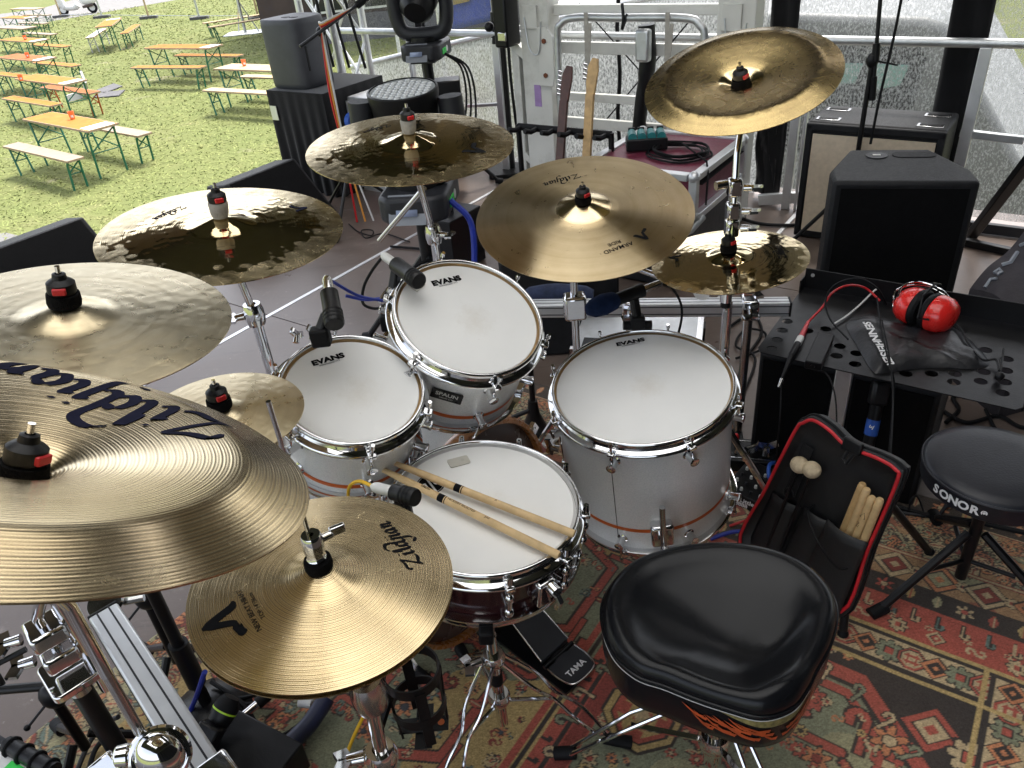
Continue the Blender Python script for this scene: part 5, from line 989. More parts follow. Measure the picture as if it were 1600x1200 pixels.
part('bracket', MB().bar(hp_ + V(-.045, 0, .04), hb2 + UP * .06, .02, .012), black_plastic, dh)

# ------------------------------------------------------------------ rack bars
def rack(label, a, b, w, legs):
    a, b = V(a), V(b); o = thing('drum_rack', label, 'rack', ((a.x + b.x) / 2, (a.y + b.y) / 2, 0)); part('bar', MB().bar(a, b, w, w), alu, o, bevel=.004)
    side = (b - a).cross(UP).normalized()
    for q in (-1, 1):
        for z in (-.012, .012): part('groove', MB().bar(a + side * q * (w / 2) + UP * z, b + side * q * (w / 2) + UP * z, .0016, .003), grey_plastic, o)
    part('groove', MB().bar(a + UP * (w / 2) + side * .010, b + UP * (w / 2) + side * .010, .003, .0012), grey_plastic, o); part('groove', MB().bar(a + UP * (w / 2) - side * .010, b + UP * (w / 2) - side * .010, .003, .0012), grey_plastic, o)
    for k in legs:
        p = a + (b - a) * k; c = part('clamp', MB(fr(p, UP, b - a)).box((0, 0, 0), (.05, w + .02, w + .02)), chrome, o, bevel=.006); part('wing_nut', wing(MB(), fr(p + side * (w / 2 + .012), side), 1.6), chrome, c)
        part('leg', MB().cyl((p.x, p.y, p.z - w / 2), (p.x, p.y, .03), .014), chrome_dull, o); part('foot', MB().bar((p.x - side.x * .16, p.y - side.y * .16, .022), (p.x + side.x * .16, p.y + side.y * .16, .022), .03, .028), black_metal, o, bevel=.004)
    for e, dd in ((a, a - b), (b, b - a)): part('end_cap', MB(fr(e, dd)).box((0, 0, .003), (w, w, .006)), black_plastic, o, bevel=.002)
    return o
rack('square aluminium rack bar running behind the floor tom', (0.0539, 2.1897, 0.5), (0.8506, 2.031, 0.5), .046, (.42, .86))
o = rack('square aluminium rack bar in the lower left foreground', (-0.7501, 0.9572, 0.6), (-0.4376, 0.5882, 0.6), .050, (.9,))
e = V((-0.756, 0.9665, 0.6)); part('end_disc', MB(T(e + V(-.005, .02, .012)) @ RX(R(20))).lathe([(0, .004), (.030, .004), (.033, 0), (.030, -.004), (0, -.004)], 32), chrome, o); part('end_knob', MB().ball(e + V(.012, .034, .022), .010, 12, (1.2, .8, .6)), chrome, o)
part('end_lever', MB().tube([e + V(.02, .03, .0), e + V(.055, .035, .0)], .007, 8), chrome_dull, o)

# ------------------------------------------------------------------ microphones on the kit
def mic(label, front, back, r=.0175, conn=.05, connm=chrome_dull, grille=None, clip=None, cable=None, cabm=black_rubber):
    a, b = V(front), V(back); d = (b - a).normalized(); L_ = (b - a).length; M = fr(a, d); o = thing('microphone', label, 'microphone', b, 'drum microphones')
    if grille: part('foam_grille', MB(M).lathe([(0, 0), (.012, .002), (.022, .018), (.026, .045), (.022, .075), (.015, .085), (0, .086)], 22), grille, o); part('body', MB(M).cyl((0, 0, .08), (0, 0, L_), .015, .017, 20), black_plastic, o)
    else:
        part('body', MB(M).lathe([(0, 0), (r * .9, 0), (r, .003), (r, .030), (r * .92, .033), (r * .92, L_ - .004), (r * .6, L_), (0, L_)], 26), black_plastic, o)
        for k in range(3): part('vent_ring', MB(M).lathe([(r - .0006, .008 + .008 * k), (r + .0004, .008 + .008 * k), (r + .0004, .0115 + .008 * k), (r - .0006, .0115 + .008 * k)], 26), black_rubber, o)
    part('connector', MB(M).lathe([(0, L_), (.0088, L_), (.0094, L_ + .004), (.0094, L_ + conn - .012), (.0082, L_ + conn - .006), (.005, L_ + conn), (0, L_ + conn)], 20), connm, o)
    if clip:
        c0, c1 = V(clip[0]), V(clip[1]); part('clip', MB().bar(c0, c1, .020, .018), black_plastic, o, bevel=.004); part('clip_jaw', MB().bar(c1 - V(0, 0, .022), c1 + V(.0, .0, .012), .034, .026), black_rubber, o, bevel=.004)
    if cable: part('cable', MB().tube(sm([M @ V(0, 0, L_ + conn - .004)] + [V(p) for p in cable], 8), .0032, 8), cabm, o)
    return o
mic('slotted black microphone standing upright over the small rack tom', (-0.2951, 1.1912, 1.014), (-0.3083, 1.2599, 1.0472), clip=((-0.3122, 1.2296, 1.0184), (-0.3292, 1.2109, 0.9892)), cable=[(-0.3195, 1.3521, 1.0243), (-0.285, 1.3901, 0.9723), (-0.245, 1.4365, 0.9336)], cabm=blue_cable, conn=.035)
mic('slotted black microphone lying towards the larger rack tom', (-0.1606, 1.3803, 0.9941), (-0.2126, 1.4575, 1.0036), clip=((-0.2124, 1.4704, 0.9866), (-0.2427, 1.4328, 0.8907)), connm=white_plastic, cable=[(-0.2721, 1.5068, 0.9693), (-0.2951, 1.508, 0.934), (-0.2984, 1.4897, 0.9054), (-0.2678, 1.474, 0.8994), (-0.2392, 1.4813, 0.9108)])
mic('slotted black microphone with white plug at the rim of the snare', (-0.1705, 0.9466, 0.8172), (-0.2133, 0.9774, 0.8097), r=.0150, connm=white_plastic, clip=((-0.2005, 0.9728, 0.8024), (-0.2031, 0.9738, 0.7669)), cable=[(-0.2786, 1.0364, 0.7905), (-0.3052, 1.0614, 0.7554), (-0.3297, 1.1084, 0.6618)], cabm=yellow_cable, conn=.045)
mic('microphone with dark blue foam and silver plug over the floor tom', (0.1895, 1.5988, 0.7791), (0.3327, 1.6544, 0.7917), grille=mat('navy_foam', (.012, .022, .06), .95, 0, .3, 60, .6, 500, spec=.1), conn=.055, clip=((0.3101, 1.6481, 0.7819), (0.3169, 1.634, 0.7227)), cable=[(0.4164, 1.707, 0.7626), (0.44, 1.698, 0.7115), (0.4302, 1.6815, 0.6485), (0.3958, 1.6656, 0.5865)])
part('shock_mount', MB().cyl((0.2834, 1.6379, 0.7102), (0.3515, 1.6343, 0.7046), .012), black_rubber, [o for o in COL.objects if o.name.startswith('microphone') and o.parent is None][-1])
# ------------------------------------------------------------------ drumsticks on the snare
def stick(name, label, tip, butt, m, group, ring=True, txt=None, r=.0073):
    a, b = V(tip), V(butt); d = (b - a).normalized(); L_ = (b - a).length; M = fr(a, d); o = thing(name, label, 'drumstick', M, group)
    part('shaft', MB(M).lathe([(0, 0), (.0035, .001), (.0047, .006), (.0044, .011), (.0034, .014), (.0040, .03), (r * .86, .085), (r, .12), (r, L_ - .004), (r * .8, L_ - .0005), (0, L_)], 16), m, o)
    if ring:
        for z0, z1 in ((.185, .198), (.200, .2018)): part('black_ring', MB(M).lathe([(r + .0002, z0), (r + .0002, z1)], 16), ink, o)
    if txt:
        up = UP - d * UP.dot(d); Mt = fr(a, up, d); off = M.to_translation()
        for s_, x in txt:
            vs, fs = text_geo(s_, .0065, .0001); Q = Mt @ T(x, 0, 0)
            part('print', MB(Q).add([V(v.x, v.y, math.sqrt(max(1e-9, (r + .0003) ** 2 - min(v.y ** 2, r * r * .9)))) for v in vs], fs), ink, o)
    return o
def onsn(u, v, zz): return MSN @ V(u, v, zz)
Minv = MSN.inverted()
def snpt(p, h): q = Minv @ V(p); q.z = h; return MSN @ q
stick('drumstick', 'plain wooden drumstick on the snare head, the farther of the two', snpt((-0.2841, 1.1943, 0.7), .014), snpt((0.0845, 0.9782, 0.69), .0062), stick_wood, 'sticks on the snare', True, (('A', .27),))
stick('drumstick', 'printed wooden drumstick on the snare head, nearer to the hi-hat', snpt((-0.3053, 1.1818, 0.7), .014), snpt((0.0529, 0.9303, 0.69), .0062), stick_wood, 'sticks on the snare', True, (('SIMON', .155), ('HICKORY SELECTED', .235), ('phil', .29)))

# ------------------------------------------------------------------ throne
seatpts = [(0.1226, 0.9465, 0.5), (0.1429, 1.0084, 0.5), (0.1999, 1.0669, 0.5), (0.2836, 1.0922, 0.5), (0.3733, 1.0941, 0.5), (0.4554, 1.0723, 0.5), (0.5147, 1.0283, 0.5), (0.5417, 0.9727, 0.5), (0.5384, 0.9125, 0.5), (0.5015, 0.8468, 0.5), (0.4561, 0.7951, 0.5), (0.4294, 0.7638, 0.5), (0.3935, 0.7338, 0.5), (0.3415, 0.7247, 0.5), (0.2873, 0.7479, 0.5), (0.2465, 0.77, 0.5), (0.2052, 0.7965, 0.5), (0.162, 0.8214, 0.5), (0.1301, 0.8708, 0.5)]
O = sm(seatpts, 6, True); cx = sum((p for p in O), Vector()) / len(O); n = len(O)
thr = thing('drum_throne', 'black leather saddle throne with flame embroidery in the right foreground', 'stool', (cx.x, cx.y, 0))
def shell(prof):
    mb = MB(); vs = []
    for k, z in prof: vs += [V(cx.x + (p.x - cx.x) * k, cx.y + (p.y - cx.y) * k, .5 + z) for p in O]
    fs = [(i * n + j, i * n + (j + 1) % n, (i + 1) * n + (j + 1) % n, (i + 1) * n + j) for i in range(len(prof) - 1) for j in range(n)]; vs.append(V(cx.x, cx.y, .5 + prof[-1][1])); c = len(vs) - 1
    fs += [((len(prof) - 1) * n + j, (len(prof) - 1) * n + (j + 1) % n, c) for j in range(n)]; return mb.add(vs, fs)
def dent(mb):
    out = []
    for v in mb.v:
        q = v - cx; a = q.x * .55 - q.y * .83; b = q.x * .83 + q.y * .55
        v = v.copy(); v.z += -.018 * math.exp(-((a - .03) / .10) ** 2 - (b / .09) ** 2) + .016 * math.exp(-((a - .13) / .035) ** 2 - ((b + .03) / .05) ** 2) - .006 * math.exp(-((a - .08) / .02) ** 2 - ((b - .05) / .07) ** 2); out.append(v)
    mb.v = out; return mb
top = part('seat_top', dent(shell([(1.0, -.014), (1.004, -.008), (.995, .000), (.97, .009), (.93, .015), (.88, .0165), (.82, .014), (.74, .006), (.65, -.002), (.55, -.008), (.45, -.012), (.33, -.015), (.2, -.017), (.1, -.018)])), leather, thr, sharp=80)
part('seat_side', shell([(1.0, -.014), (1.008, -.030), (1.006, -.080), (.99, -.100), (.96, -.106), (.5, -.106)]), leather, thr)
part('piping', MB().tube([V(cx.x + (p.x - cx.x) * 1.008, cx.y + (p.y - cx.y) * 1.008, .4875) for p in O], .0032, 8, True, True), leather, thr)
part('stitching', MB().tube([V(cx.x + (p.x - cx.x) * 1.013, cx.y + (p.y - cx.y) * 1.013, .478) for p in O], .0008, 5, True, True), white_plastic, thr)
flame_o = mat('flame_orange', (.42, .065, .012), .6, 0, .4, 60, 0); flame_y = mat('gold_thread', (.20, .17, .06), .7, 0, .6, 120, .2)
def side_pt(i, z, off=.0016): p = O[int(i) % n].lerp(O[(int(i) + 1) % n], i - int(i)); k = 1.009; d = (p - cx); d.z = 0; d.normalize(); return V(cx.x + (p.x - cx.x) * k, cx.y + (p.y - cx.y) * k, .5 + z) + d * off
i0, i1 = 62.0, 88.0
for k in range(34):
    a = i0 + (i1 - i0) * (k + .3) / 34; z0 = -.062 - .012 * math.sin(k * 1.3); l = random.uniform(3.0, 6.5); up = random.uniform(.006, .022) * (1 if a > 72 else 1)
    sgn = 1 if a > 74 else -1
    P = [side_pt(a, z0 + .004), side_pt(a + sgn * l * .35, z0 + up * .2), side_pt(a + sgn * l * .7, z0 + up * .65), side_pt(a + sgn * l, z0 + up)]; Q = [side_pt(a + sgn * .3, z0 - .004), side_pt(a + sgn * l * .38, z0 + up * .2 - .005), side_pt(a + sgn * l * .72, z0 + up * .6 - .003), side_pt(a + sgn * l, z0 + up)]
    part('flame_print', MB().add([x for pq in zip(P, Q) for x in pq], [(0, 1, 3, 2), (2, 3, 5, 4), (4, 5, 7, 6)]), flame_o, thr)
part('gold_embroidery', MB().grid(lambda u, v: side_pt(66 + 20 * u, -.022 - .018 * v * math.sin(math.pi * min(1, u * 1.05 + .02)), .0014), 40, 3), flame_y, thr)
tb = V((0.3233, 0.8436, 0.18)); tb.x, tb.y = cx.x + .01, cx.y + .02
part('post', MB().cyl((tb.x, tb.y, .40), (tb.x, tb.y, .12), .0165, n=22), chrome, thr); part('post', MB().cyl((tb.x, tb.y, .30), (tb.x, tb.y, .05), .020, n=22), chrome, thr); part('collar', collar(MB(), (tb.x, tb.y, .28), .020, .045), chrome, thr); part('collar', collar(MB(), (tb.x, tb.y, .12), .019, .04), chrome, thr)
for a in (168, 288, 48):
    d = V(math.cos(R(a)), math.sin(R(a)), 0); sd_ = V(-d.y, d.x, 0); b0 = V(tb.x, tb.y, 0)
    for q in (-1, 1): part('leg', MB().tube([b0 + UP * .27 + d * .03 + sd_ * q * .010, b0 + UP * .16 + d * .17 + sd_ * q * .018, b0 + UP * .03 + d * .30 + sd_ * q * .008], .0048, 8), chrome, thr)
    part('brace', MB().bar(b0 + UP * .12 + d * .025, b0 + UP * .145 + d * .17, .012, .004), chrome, thr); part('rubber_foot', MB().cyl(b0 + UP * .026 + d * .29, b0 + UP * .014 + d * .335, .015, n=10), black_rubber, thr)
# round stool behind
sc_ = V((1.1023, 1.3445, 0.42)); o = thing('round_stool', 'round black vinyl drum stool with white lettering at the right edge', 'stool', (sc_.x, sc_.y, 0)); Ms = T(sc_)
part('seat', MB(Ms).lathe([(0, .002), (.08, .002), (.12, .0), (.146, -.006), (.153, -.012), (.1545, -.018), (.152, -.062), (.140, -.072), (0, -.072)], 64), vinyl, o); part('piping', MB(Ms).torus(T(0, 0, -.0165), .1545, .0035, 64, 8), vinyl, o)
for k, ch in enumerate('SONOR®'):
    a = R(191 + 8.6 * k if ch != '®' else 191 + 8.6 * 4.85); vs, fs = text_geo(ch, .030 if ch != '®' else .015, .0012); Mt = Ms @ RZ(a) @ T(.1546, 0, -.040 if ch != '®' else -.040) @ RZ(R(90)) @ RX(R(90)); part('lettering', MB(Mt).add(vs, fs), ink_white, o)
part('post', MB().cyl((sc_.x, sc_.y, .33), (sc_.x, sc_.y, .04), .014), black_metal, o); leg3(o, (sc_.x, sc_.y), .20, .24, 75, .011, black_metal)
for k, a in enumerate((75, 195, 315)): part('strut', MB().cyl((sc_.x, sc_.y, .1), (sc_.x + .11 * math.cos(R(a)), sc_.y + .11 * math.sin(R(a)), .11), .006), black_metal, o)

# ------------------------------------------------------------------ black cabinets, tray on post
for k, (ta, tb_) in enumerate(((-.575, -.345), (-.315, -.085))):
    b = thing('black_cabinet', 'black cabinet under the perforated tray, ' + ('left' if k == 0 else 'right') + ' of the aluminium post', 'cabinet', st(2.2, (ta + tb_) / 2, 0), 'cabinets under the tray'); part('case', MB(M_ST).box((2.22, (ta + tb_) / 2, .202), (.44, tb_ - ta, .40)), tolex, b, bevel=.008); part('grille', MB(M_ST).box((1.997, (ta + tb_) / 2, .202), (.006, tb_ - ta - .03, .37)), grille_black, b)
def plate(outline, holes, th):
    c = bpy.data.curves.new('p', 'CURVE'); c.dimensions = '2D'; c.fill_mode = 'BOTH'; c.extrude = th / 2
    for pts in [outline] + [[(x + r_ * math.cos(2 * math.pi * i / 18), y + r_ * math.sin(2 * math.pi * i / 18)) for i in range(18)] for x, y, r_ in holes]:
        s_ = c.splines.new('POLY'); s_.points.add(len(pts) - 1); s_.use_cyclic_u = True
        for q, p in zip(s_.points, pts): q.co = (p[0], p[1], 0, 1)
    o = bpy.data.objects.new('p', c); COL.objects.link(o); me = o.to_mesh(); vs = [v.co.copy() for v in me.vertices]; fs = [tuple(p.vertices) for p in me.polygons]; o.to_mesh_clear(); bpy.data.objects.remove(o); bpy.data.curves.remove(c); return vs, fs
tz = .43; tray = thing('tray', 'black perforated metal tray holding ear defenders and a pouch', 'tray', st(2.2, -.25, 0))
holes = [(0.8652, 2.0611, 0.43), (0.8314, 2.0101, 0.43), (0.7976, 1.9572, 0.43), (0.7662, 1.9098, 0.43), (0.9571, 1.9925, 0.43), (0.9025, 1.9915, 0.43), (0.9564, 1.8875, 0.43), (0.9268, 1.8382, 0.43), (0.985, 1.8414, 0.43), (0.9576, 1.7864, 0.43), (1.0649, 1.7155, 0.43), (1.1286, 1.7037, 0.43), (1.187, 1.6928, 0.43), (1.1633, 1.6554, 0.43), (1.2297, 1.6464, 0.43), (1.3273, 1.7928, 0.43), (1.3542, 1.7385, 0.43), (1.2624, 1.6887, 0.43), (1.3202, 1.6844, 0.43), (1.2861, 1.6329, 0.43), (1.2521, 1.5868, 0.43)]
hh = [(V(p).dot(SA), V(p).dot(TA), .0165) for p in holes]
fine = []
for x, y, r_ in hh:
    if all((x - a) ** 2 + (y - b) ** 2 > .036 ** 2 for a, b, c in fine): fine.append((x, y, r_))
vs, fs = plate([(1.95 + a, .09 * b) for a, b in ()] or [(1.955, -.56), (1.975, -.575), (2.42, -.575), (2.42, .095), (1.975, .095), (1.955, .08)], [f for f in fine if 1.985 < f[0] < 2.39 and -.55 < f[1] < .07], .003)
part('plate', MB(M_ST @ T(0, 0, tz)).add(vs, fs), black_metal, tray); part('back_lip', MB(M_ST).box((2.421, -.24, tz + .034), (.003, .67, .072)), black_metal, tray, bevel=.0012)
for t in (-.55, .07): part('rivet', MB().cyl(st(2.418, t, tz + .05), st(2.415, t, tz + .05), .006, n=12), alu, tray)
part('side_lip', MB(M_ST).box((2.40, -.5765, tz + .02), (.045, .003, .045)), black_metal, tray); part('side_lip', MB(M_ST).box((2.36, .0965, tz + .02), (.12, .003, .045)), black_metal, tray)
part('post', MB(M_ST).box((1.985, -.33, .215), (.022, .045, .424)), alu, tray, bevel=.004); part('post_foot', MB(M_ST).box((1.93, -.33, .02), (.12, .10, .012)), alu, tray, bevel=.003)
# ear defenders
ec = V((1.2246, 1.9453, 0.492)); ax = (V((1.2663, 1.9188, 0.478)) - V((1.2181, 1.9908, 0.478))).normalized(); ed = thing('ear_defenders', 'bright red ear defenders with black cushions lying on the tray', 'ear defenders', (ec.x, ec.y, tz))
for q in (-1, 1):
    Mc = fr(ec + ax * q * .004, ax * q, (.3, -.2, 1)) @ Matrix.Scale(1.35, 4); cu = part('cup', MB(Mc @ Matrix.Diagonal((.92, 1.12, 1, 1))).lathe([(.043, .016), (.044, .021), (.041, .040), (.032, .052), (.016, .057), (0, .058)], 36), ear_red, ed); part('cushion', MB(Mc @ Matrix.Diagonal((.92, 1.12, 1, 1))).lathe([(.02, .0), (.040, .001), (.044, .006), (.044, .014), (.041, .0165), (.02, .0165)], 36), black_rubber, cu)
    part('yoke', MB().tube([Mc @ V(p) for p in ((0, .05, .03), (.0, .062, .012), (.045, .05, .004), (.06, 0, -.0))], .0035, 8), black_plastic, ed)
part('headband', MB().tube(sm([ec + V(-.075, .03, .035), ec + V(-.05, .06, .052), ec + V(.0, .065, .058), ec + V(.05, .03, .045), ec + V(.07, -.005, .018)], 6), .003, 8), chrome, ed); part('headband', MB().tube(sm([ec + V(-.09, .02, .01), ec + V(-.05, .085, .03), ec + V(.03, .085, .035), ec + V(.09, .03, .008)], 6), .0024, 8), chrome, ed)
# soft pouch with lettering
def blob(outl, z0, h, rings=7, amp=.006, seed=1):
    O_ = sm(outl, 4, True); c = sum(O_, Vector()) / len(O_); vs = []; n_ = len(O_); rr = random.Random(seed); ph = [rr.uniform(0, 6) for _ in range(6)]
    ks = [1.0 - i / rings for i in range(rings)]
    for i, k in enumerate(ks):
        for p in O_:
            x, y = c.x + (p.x - c.x) * k, c.y + (p.y - c.y) * k; vs.append((x, y, z0 + h * (1 - k ** 4) ** .5 + (amp * (math.sin(x * 70 + ph[0]) * math.sin(y * 55 + ph[1]) + .6 * math.sin(x * 130 + y * 90 + ph[2])) if i else 0)))
    vs.append((c.x, c.y, z0 + h)); fs = [(i * n_ + j, i * n_ + (j + 1) % n_, (i + 1) * n_ + (j + 1) % n_, (i + 1) * n_ + j) for i in range(rings - 1) for j in range(n_)] + [((rings - 1) * n_ + j, (rings - 1) * n_ + (j + 1) % n_, len(vs) - 1) for j in range(n_)]
    return MB().add(vs, fs)
po = thing('pouch', 'black drawstring pouch with white lettering on the tray', 'pouch', (1.1352, 1.8412, 0.43)); nylon = mat('black_nylon', (.012, .012, .014), .38, 0, .25, 18, .25, 90)
part('fabric', blob([(1.0266, 2.0116, 0.434), (1.0937, 2.031, 0.434), (1.1598, 1.9717, 0.434), (1.258, 1.9758, 0.434), (1.3112, 1.9245, 0.434), (1.3054, 1.7411, 0.434), (1.2495, 1.7044, 0.434), (1.1818, 1.7238, 0.434), (1.0988, 1.7327, 0.434), (1.0049, 1.7268, 0.434), (0.986, 1.7471, 0.434), (1.0001, 1.8608, 0.434)], tz + .003, .026, amp=.004), nylon, po)
ta, tb_ = V((1.0543, 1.9539, 0.466)), V((1.0159, 1.7091, 0.462)); d = (tb_ - ta); vs, fs = text_geo('SENNHEISER', .030, .0009); w = max(v.x for v in vs) - min(v.x for v in vs); k = d.length / w
part('lettering', MB(fr((ta + tb_) / 2 + UP * .004, (0, 0, 1), d)).add([V(v.x * k, v.y, .003 * math.sin(v.x * 80)) for v in vs], fs), ink_white, po)
part('drawstring', MB().tube(sm([(1.2482, 1.9131, 0.462), (1.2928, 1.892, 0.462), (1.274, 1.7885, 0.455), (1.2722, 1.7206, 0.45), (1.3083, 1.7187, 0.447), (1.2882, 1.666, 0.445), (1.3287, 1.7233, 0.446), (1.3608, 1.771, 0.445)], 6), .0035, 6), black_cloth, po); part('cord_stop', MB().ball((1.2724, 1.6401, 0.447), .013, 12, (1, .8, 1)), black_plastic, po)
bp = thing('belt_pack', 'small black headphone amplifier box on the tray', 'amplifier', (0.8641, 1.8041, 0.43)); f0, f1 = V((0.8341, 1.7781, 0.445)), V((0.9277, 1.9237, 0.445)); part('box', MB(fr((f0 + f1) / 2, UP, f1 - f0)).box((0, 0, 0), ((f1 - f0).length, .045, .026)), black_plastic, bp, bevel=.003); part('socket', MB().cyl(f0 + (f0 - f1).normalized() * -.002, f0 + (f0 - f1).normalized() * .008, .006), black_metal, bp)
jk = thing('cable_adaptor', 'red and silver cable plug joined to a black plug on the tray', 'plug', (0.8871, 1.9866, 0.43)); P0, P1, P2, P3 = V((0.9088, 2.0136, 0.446)), V((0.8573, 1.9322, 0.446)), V((0.7986, 1.843, 0.446)), V((0.7598, 1.7963, 0.4))
part('red_boot', MB().cyl(P0 + (P0 - P1) * .1, P1, .005, .009), red_plastic, jk); part('silver_plug', MB().cyl(P1, P1.lerp(P2, .35), .0105), white_plastic, jk); part('black_plug', MB().tube([P1.lerp(P2, .35), P2, P3], [.0095, .009, .004], 16), black_plastic, jk); part('tip_boot', MB().cyl(P3, P3 + (P3 - P2) * .35, .006, .004), chrome_dull, jk)

# ------------------------------------------------------------------ cables
def cable(label, pts, r, m, k=8, group='cables on the stage'): return single('cable', MB().tube(sm(pts, k), r, 7), m, label, 'cable', pts[len(pts) // 2], group)
cable('red headphone cable looping over the tray', [(0.9168, 2.0244, 0.446), (0.9772, 2.0784, 0.46), (1.0056, 2.089, 0.5), (1.0623, 2.1099, 0.51), (1.1335, 2.1385, 0.48), (1.1681, 2.1011, 0.45)], .0035, red_cable)
cable('thin black in-ear cable arching over the tray', [(0.9798, 1.8928, 0.45), (0.9778, 2.0124, 0.45), (0.9853, 2.0807, 0.48), (1.0092, 2.0842, 0.53), (1.0598, 2.0538, 0.56), (1.1153, 2.0376, 0.53), (1.1669, 2.0591, 0.46)], .0028, black_rubber)
cable('white cable lying across the back of the tray', [(0.9826, 2.0013, 0.44), (1.0479, 2.0504, 0.44), (1.109, 2.1016, 0.445), (1.1568, 2.1378, 0.46), (1.1804, 2.1489, 0.47)], .003, white_plastic)
cable('thin black cable hanging from the plug past the stick bag', [(0.7593, 1.794, 0.38), (0.7286, 1.704, 0.34), (0.7252, 1.6897, 0.24), (0.7249, 1.6694, 0.14), (0.733, 1.6909, 0.06)], .0022, black_rubber)
cable('thin black cable hanging from the headphone amplifier over the stick bag', [(0.8301, 1.7584, 0.445), (0.8652, 1.7526, 0.43), (0.8511, 1.6581, 0.42), (0.8013, 1.5212, 0.4), (0.7534, 1.4127, 0.37), (0.7101, 1.3597, 0.34), (0.6656, 1.3321, 0.33), (0.6673, 1.2562, 0.3), (0.7058, 1.2098, 0.26), (0.768, 1.2421, 0.28), (0.847, 1.3281, 0.35), (0.8913, 1.4273, 0.42), (0.9847, 1.6193, 0.43), (1.0259, 1.741, 0.47), (1.1006, 1.9488, 0.47)], .0022, black_rubber)
cable('pair of thin black cables hanging over the front of the tray', [(1.1484, 2.0873, 0.47), (1.0676, 1.8771, 0.47), (1.0132, 1.713, 0.468), (1.0149, 1.6761, 0.43), (1.0017, 1.6274, 0.34), (0.9791, 1.5663, 0.26)], .0025, black_rubber)
cable('red cable running down the aluminium post', [(0.9895, 1.7617, 0.41), (1.0069, 1.7827, 0.33), (1.0095, 1.801, 0.25), (1.0129, 1.8251, 0.15), (1.0227, 1.8251, 0.05)], .003, red_cable)
# microphone hanging under the tray with a blue label
a, b = V((1.0166, 1.7391, 0.4)), V((0.988, 1.6903, 0.23)); o = thing('radio_transmitter', 'black radio pack with a blue label hanging below the tray', 'transmitter', b); M = fr(a, b - a); L_ = (b - a).length
part('upper_clip', MB(M).box((0, 0, L_ * .2), (.05, .03, L_ * .38)), nylon, o, bevel=.008); part('body', MB(M).cyl((0, 0, L_ * .38), (0, 0, L_ * 1.45), .018, .015), black_plastic, o); part('blue_label', MB(M).lathe([(.0182, L_ * .62), (.0180, L_ * .88)], 24), blue_rubber, o)
vs, fs = text_geo('In', .018, .0004, .3); part('label_lettering', MB(fr(a + (b - a) * .75 + (V(0, 0, 1.62) - a).normalized() * .0186, V(0, 0, 1.62) - a, a - b)).add([V(v.y * -1, v.x, 0) * .9 for v in vs], fs) if False else MB(fr(a + (b - a) * .75 + (V(0, 0, 1.62) - a).normalized() * .0188, V(0, 0, 1.62) - a, (b - a).cross(V(0, 0, 1.62) - a))).add(vs, fs), ink_white, o)

# ------------------------------------------------------------------ stick bag on a stand
TL, TR, BL, BR = V((0.6612, 1.4207, 0.55)), V((0.7947, 1.2156, 0.55)), V((0.5522, 1.4523, 0.1)), V((0.7212, 1.2005, 0.1)); nb = (TR - TL).cross(BL - TL).normalized(); nb = nb if nb.dot(V(0, 0, 1.62) - TL) > 0 else -nb
def bp_(a, b, off=0): return (TL * (1 - a) + TR * a) * (1 - b) + (BL * (1 - a) + BR * a) * b + nb * off
bag = thing('stick_bag', 'open black stick bag with red piping holding sticks and mallets', 'bag', V(((BL + BR) / 2).x, ((BL + BR) / 2).y, 0)); bagm = mat('black_bag_lining', (.010, .010, .011), .5, 0, .3, 14, .2, 60)
outl = [(.04, .03), (.12, -.01), (.30, .0), (.5, .035), (.8, .02), (.97, .03), (1.02, .09), (1.01, .5), (1.0, .95), (.5, 1.0), (0, .95), (-.01, .5), (-.0, .10)]
OB = sm([bp_(a, b) for a, b in outl], 5, True); cb = sum(OB, Vector()) / len(OB); nB = len(OB)
vs = []; 
for k, off in ((1.0, -.035), (1.03, -.02), (1.03, .004), (1.0, .006), (.94, -.004), (.86, -.014), (.6, -.017), (.3, -.017)): vs += [cb + (p - cb) * k + nb * off for p in OB]
fs = [(i * nB + j, i * nB + (j + 1) % nB, (i + 1) * nB + (j + 1) % nB, (i + 1) * nB + j) for i in range(7) for j in range(nB)] + [tuple(7 * nB + j for j in range(nB)), tuple(j for j in range(nB))]
part('body', MB().add(vs, fs), bagm, bag); part('red_piping', MB().tube([cb + (p - cb) * .985 + nb * .006 for p in OB], .0042, 8, True, True), red_piping, bag)
part('zip_edge', MB().tube([cb + (p - cb) * 1.034 + nb * -.008 for p in OB], .004, 6, True, True), black_rubber, bag)
def patch(a0, b0, a1, b1, off, bulge=.012, nu=10, nv=8): return MB().grid(lambda u, v: bp_(a0 + (a1 - a0) * u, b0 + (b1 - b0) * v, off + bulge * math.sin(math.pi * u) * (.5 + .5 * math.cos(v * 1.5))), nu, nv)
part('pocket', patch(.04, .52, .34, .98, -.010), bagm, bag, solid=.002); part('pocket', patch(.36, .50, .66, .98, -.010), bagm, bag, solid=.002); part('pocket', patch(.62, .46, 1.0, .98, .014, .014), bagm, bag, solid=.002)
part('strap_band', MB().bar(bp_(.16, .16, -.008), bp_(.2, .48, -.006), .028, .003, nb), black_cloth, bag); part('ring', MB().torus(fr(bp_(.20, .46, .002), nb), .013, .002, 20, 6), black_metal, bag); part('buckle', MB(fr(bp_(.56, .02, .01), nb, TR - TL)).box((0, 0, 0), (.045, .03, .014)), black_plastic, bag, bevel=.004); part('buckle_strap', MB().tube([bp_(.55, .03, .012), bp_(.53, .10, .012), bp_(.57, .12, .012), bp_(.60, .05, .012)], .005, 6), black_cloth, bag)
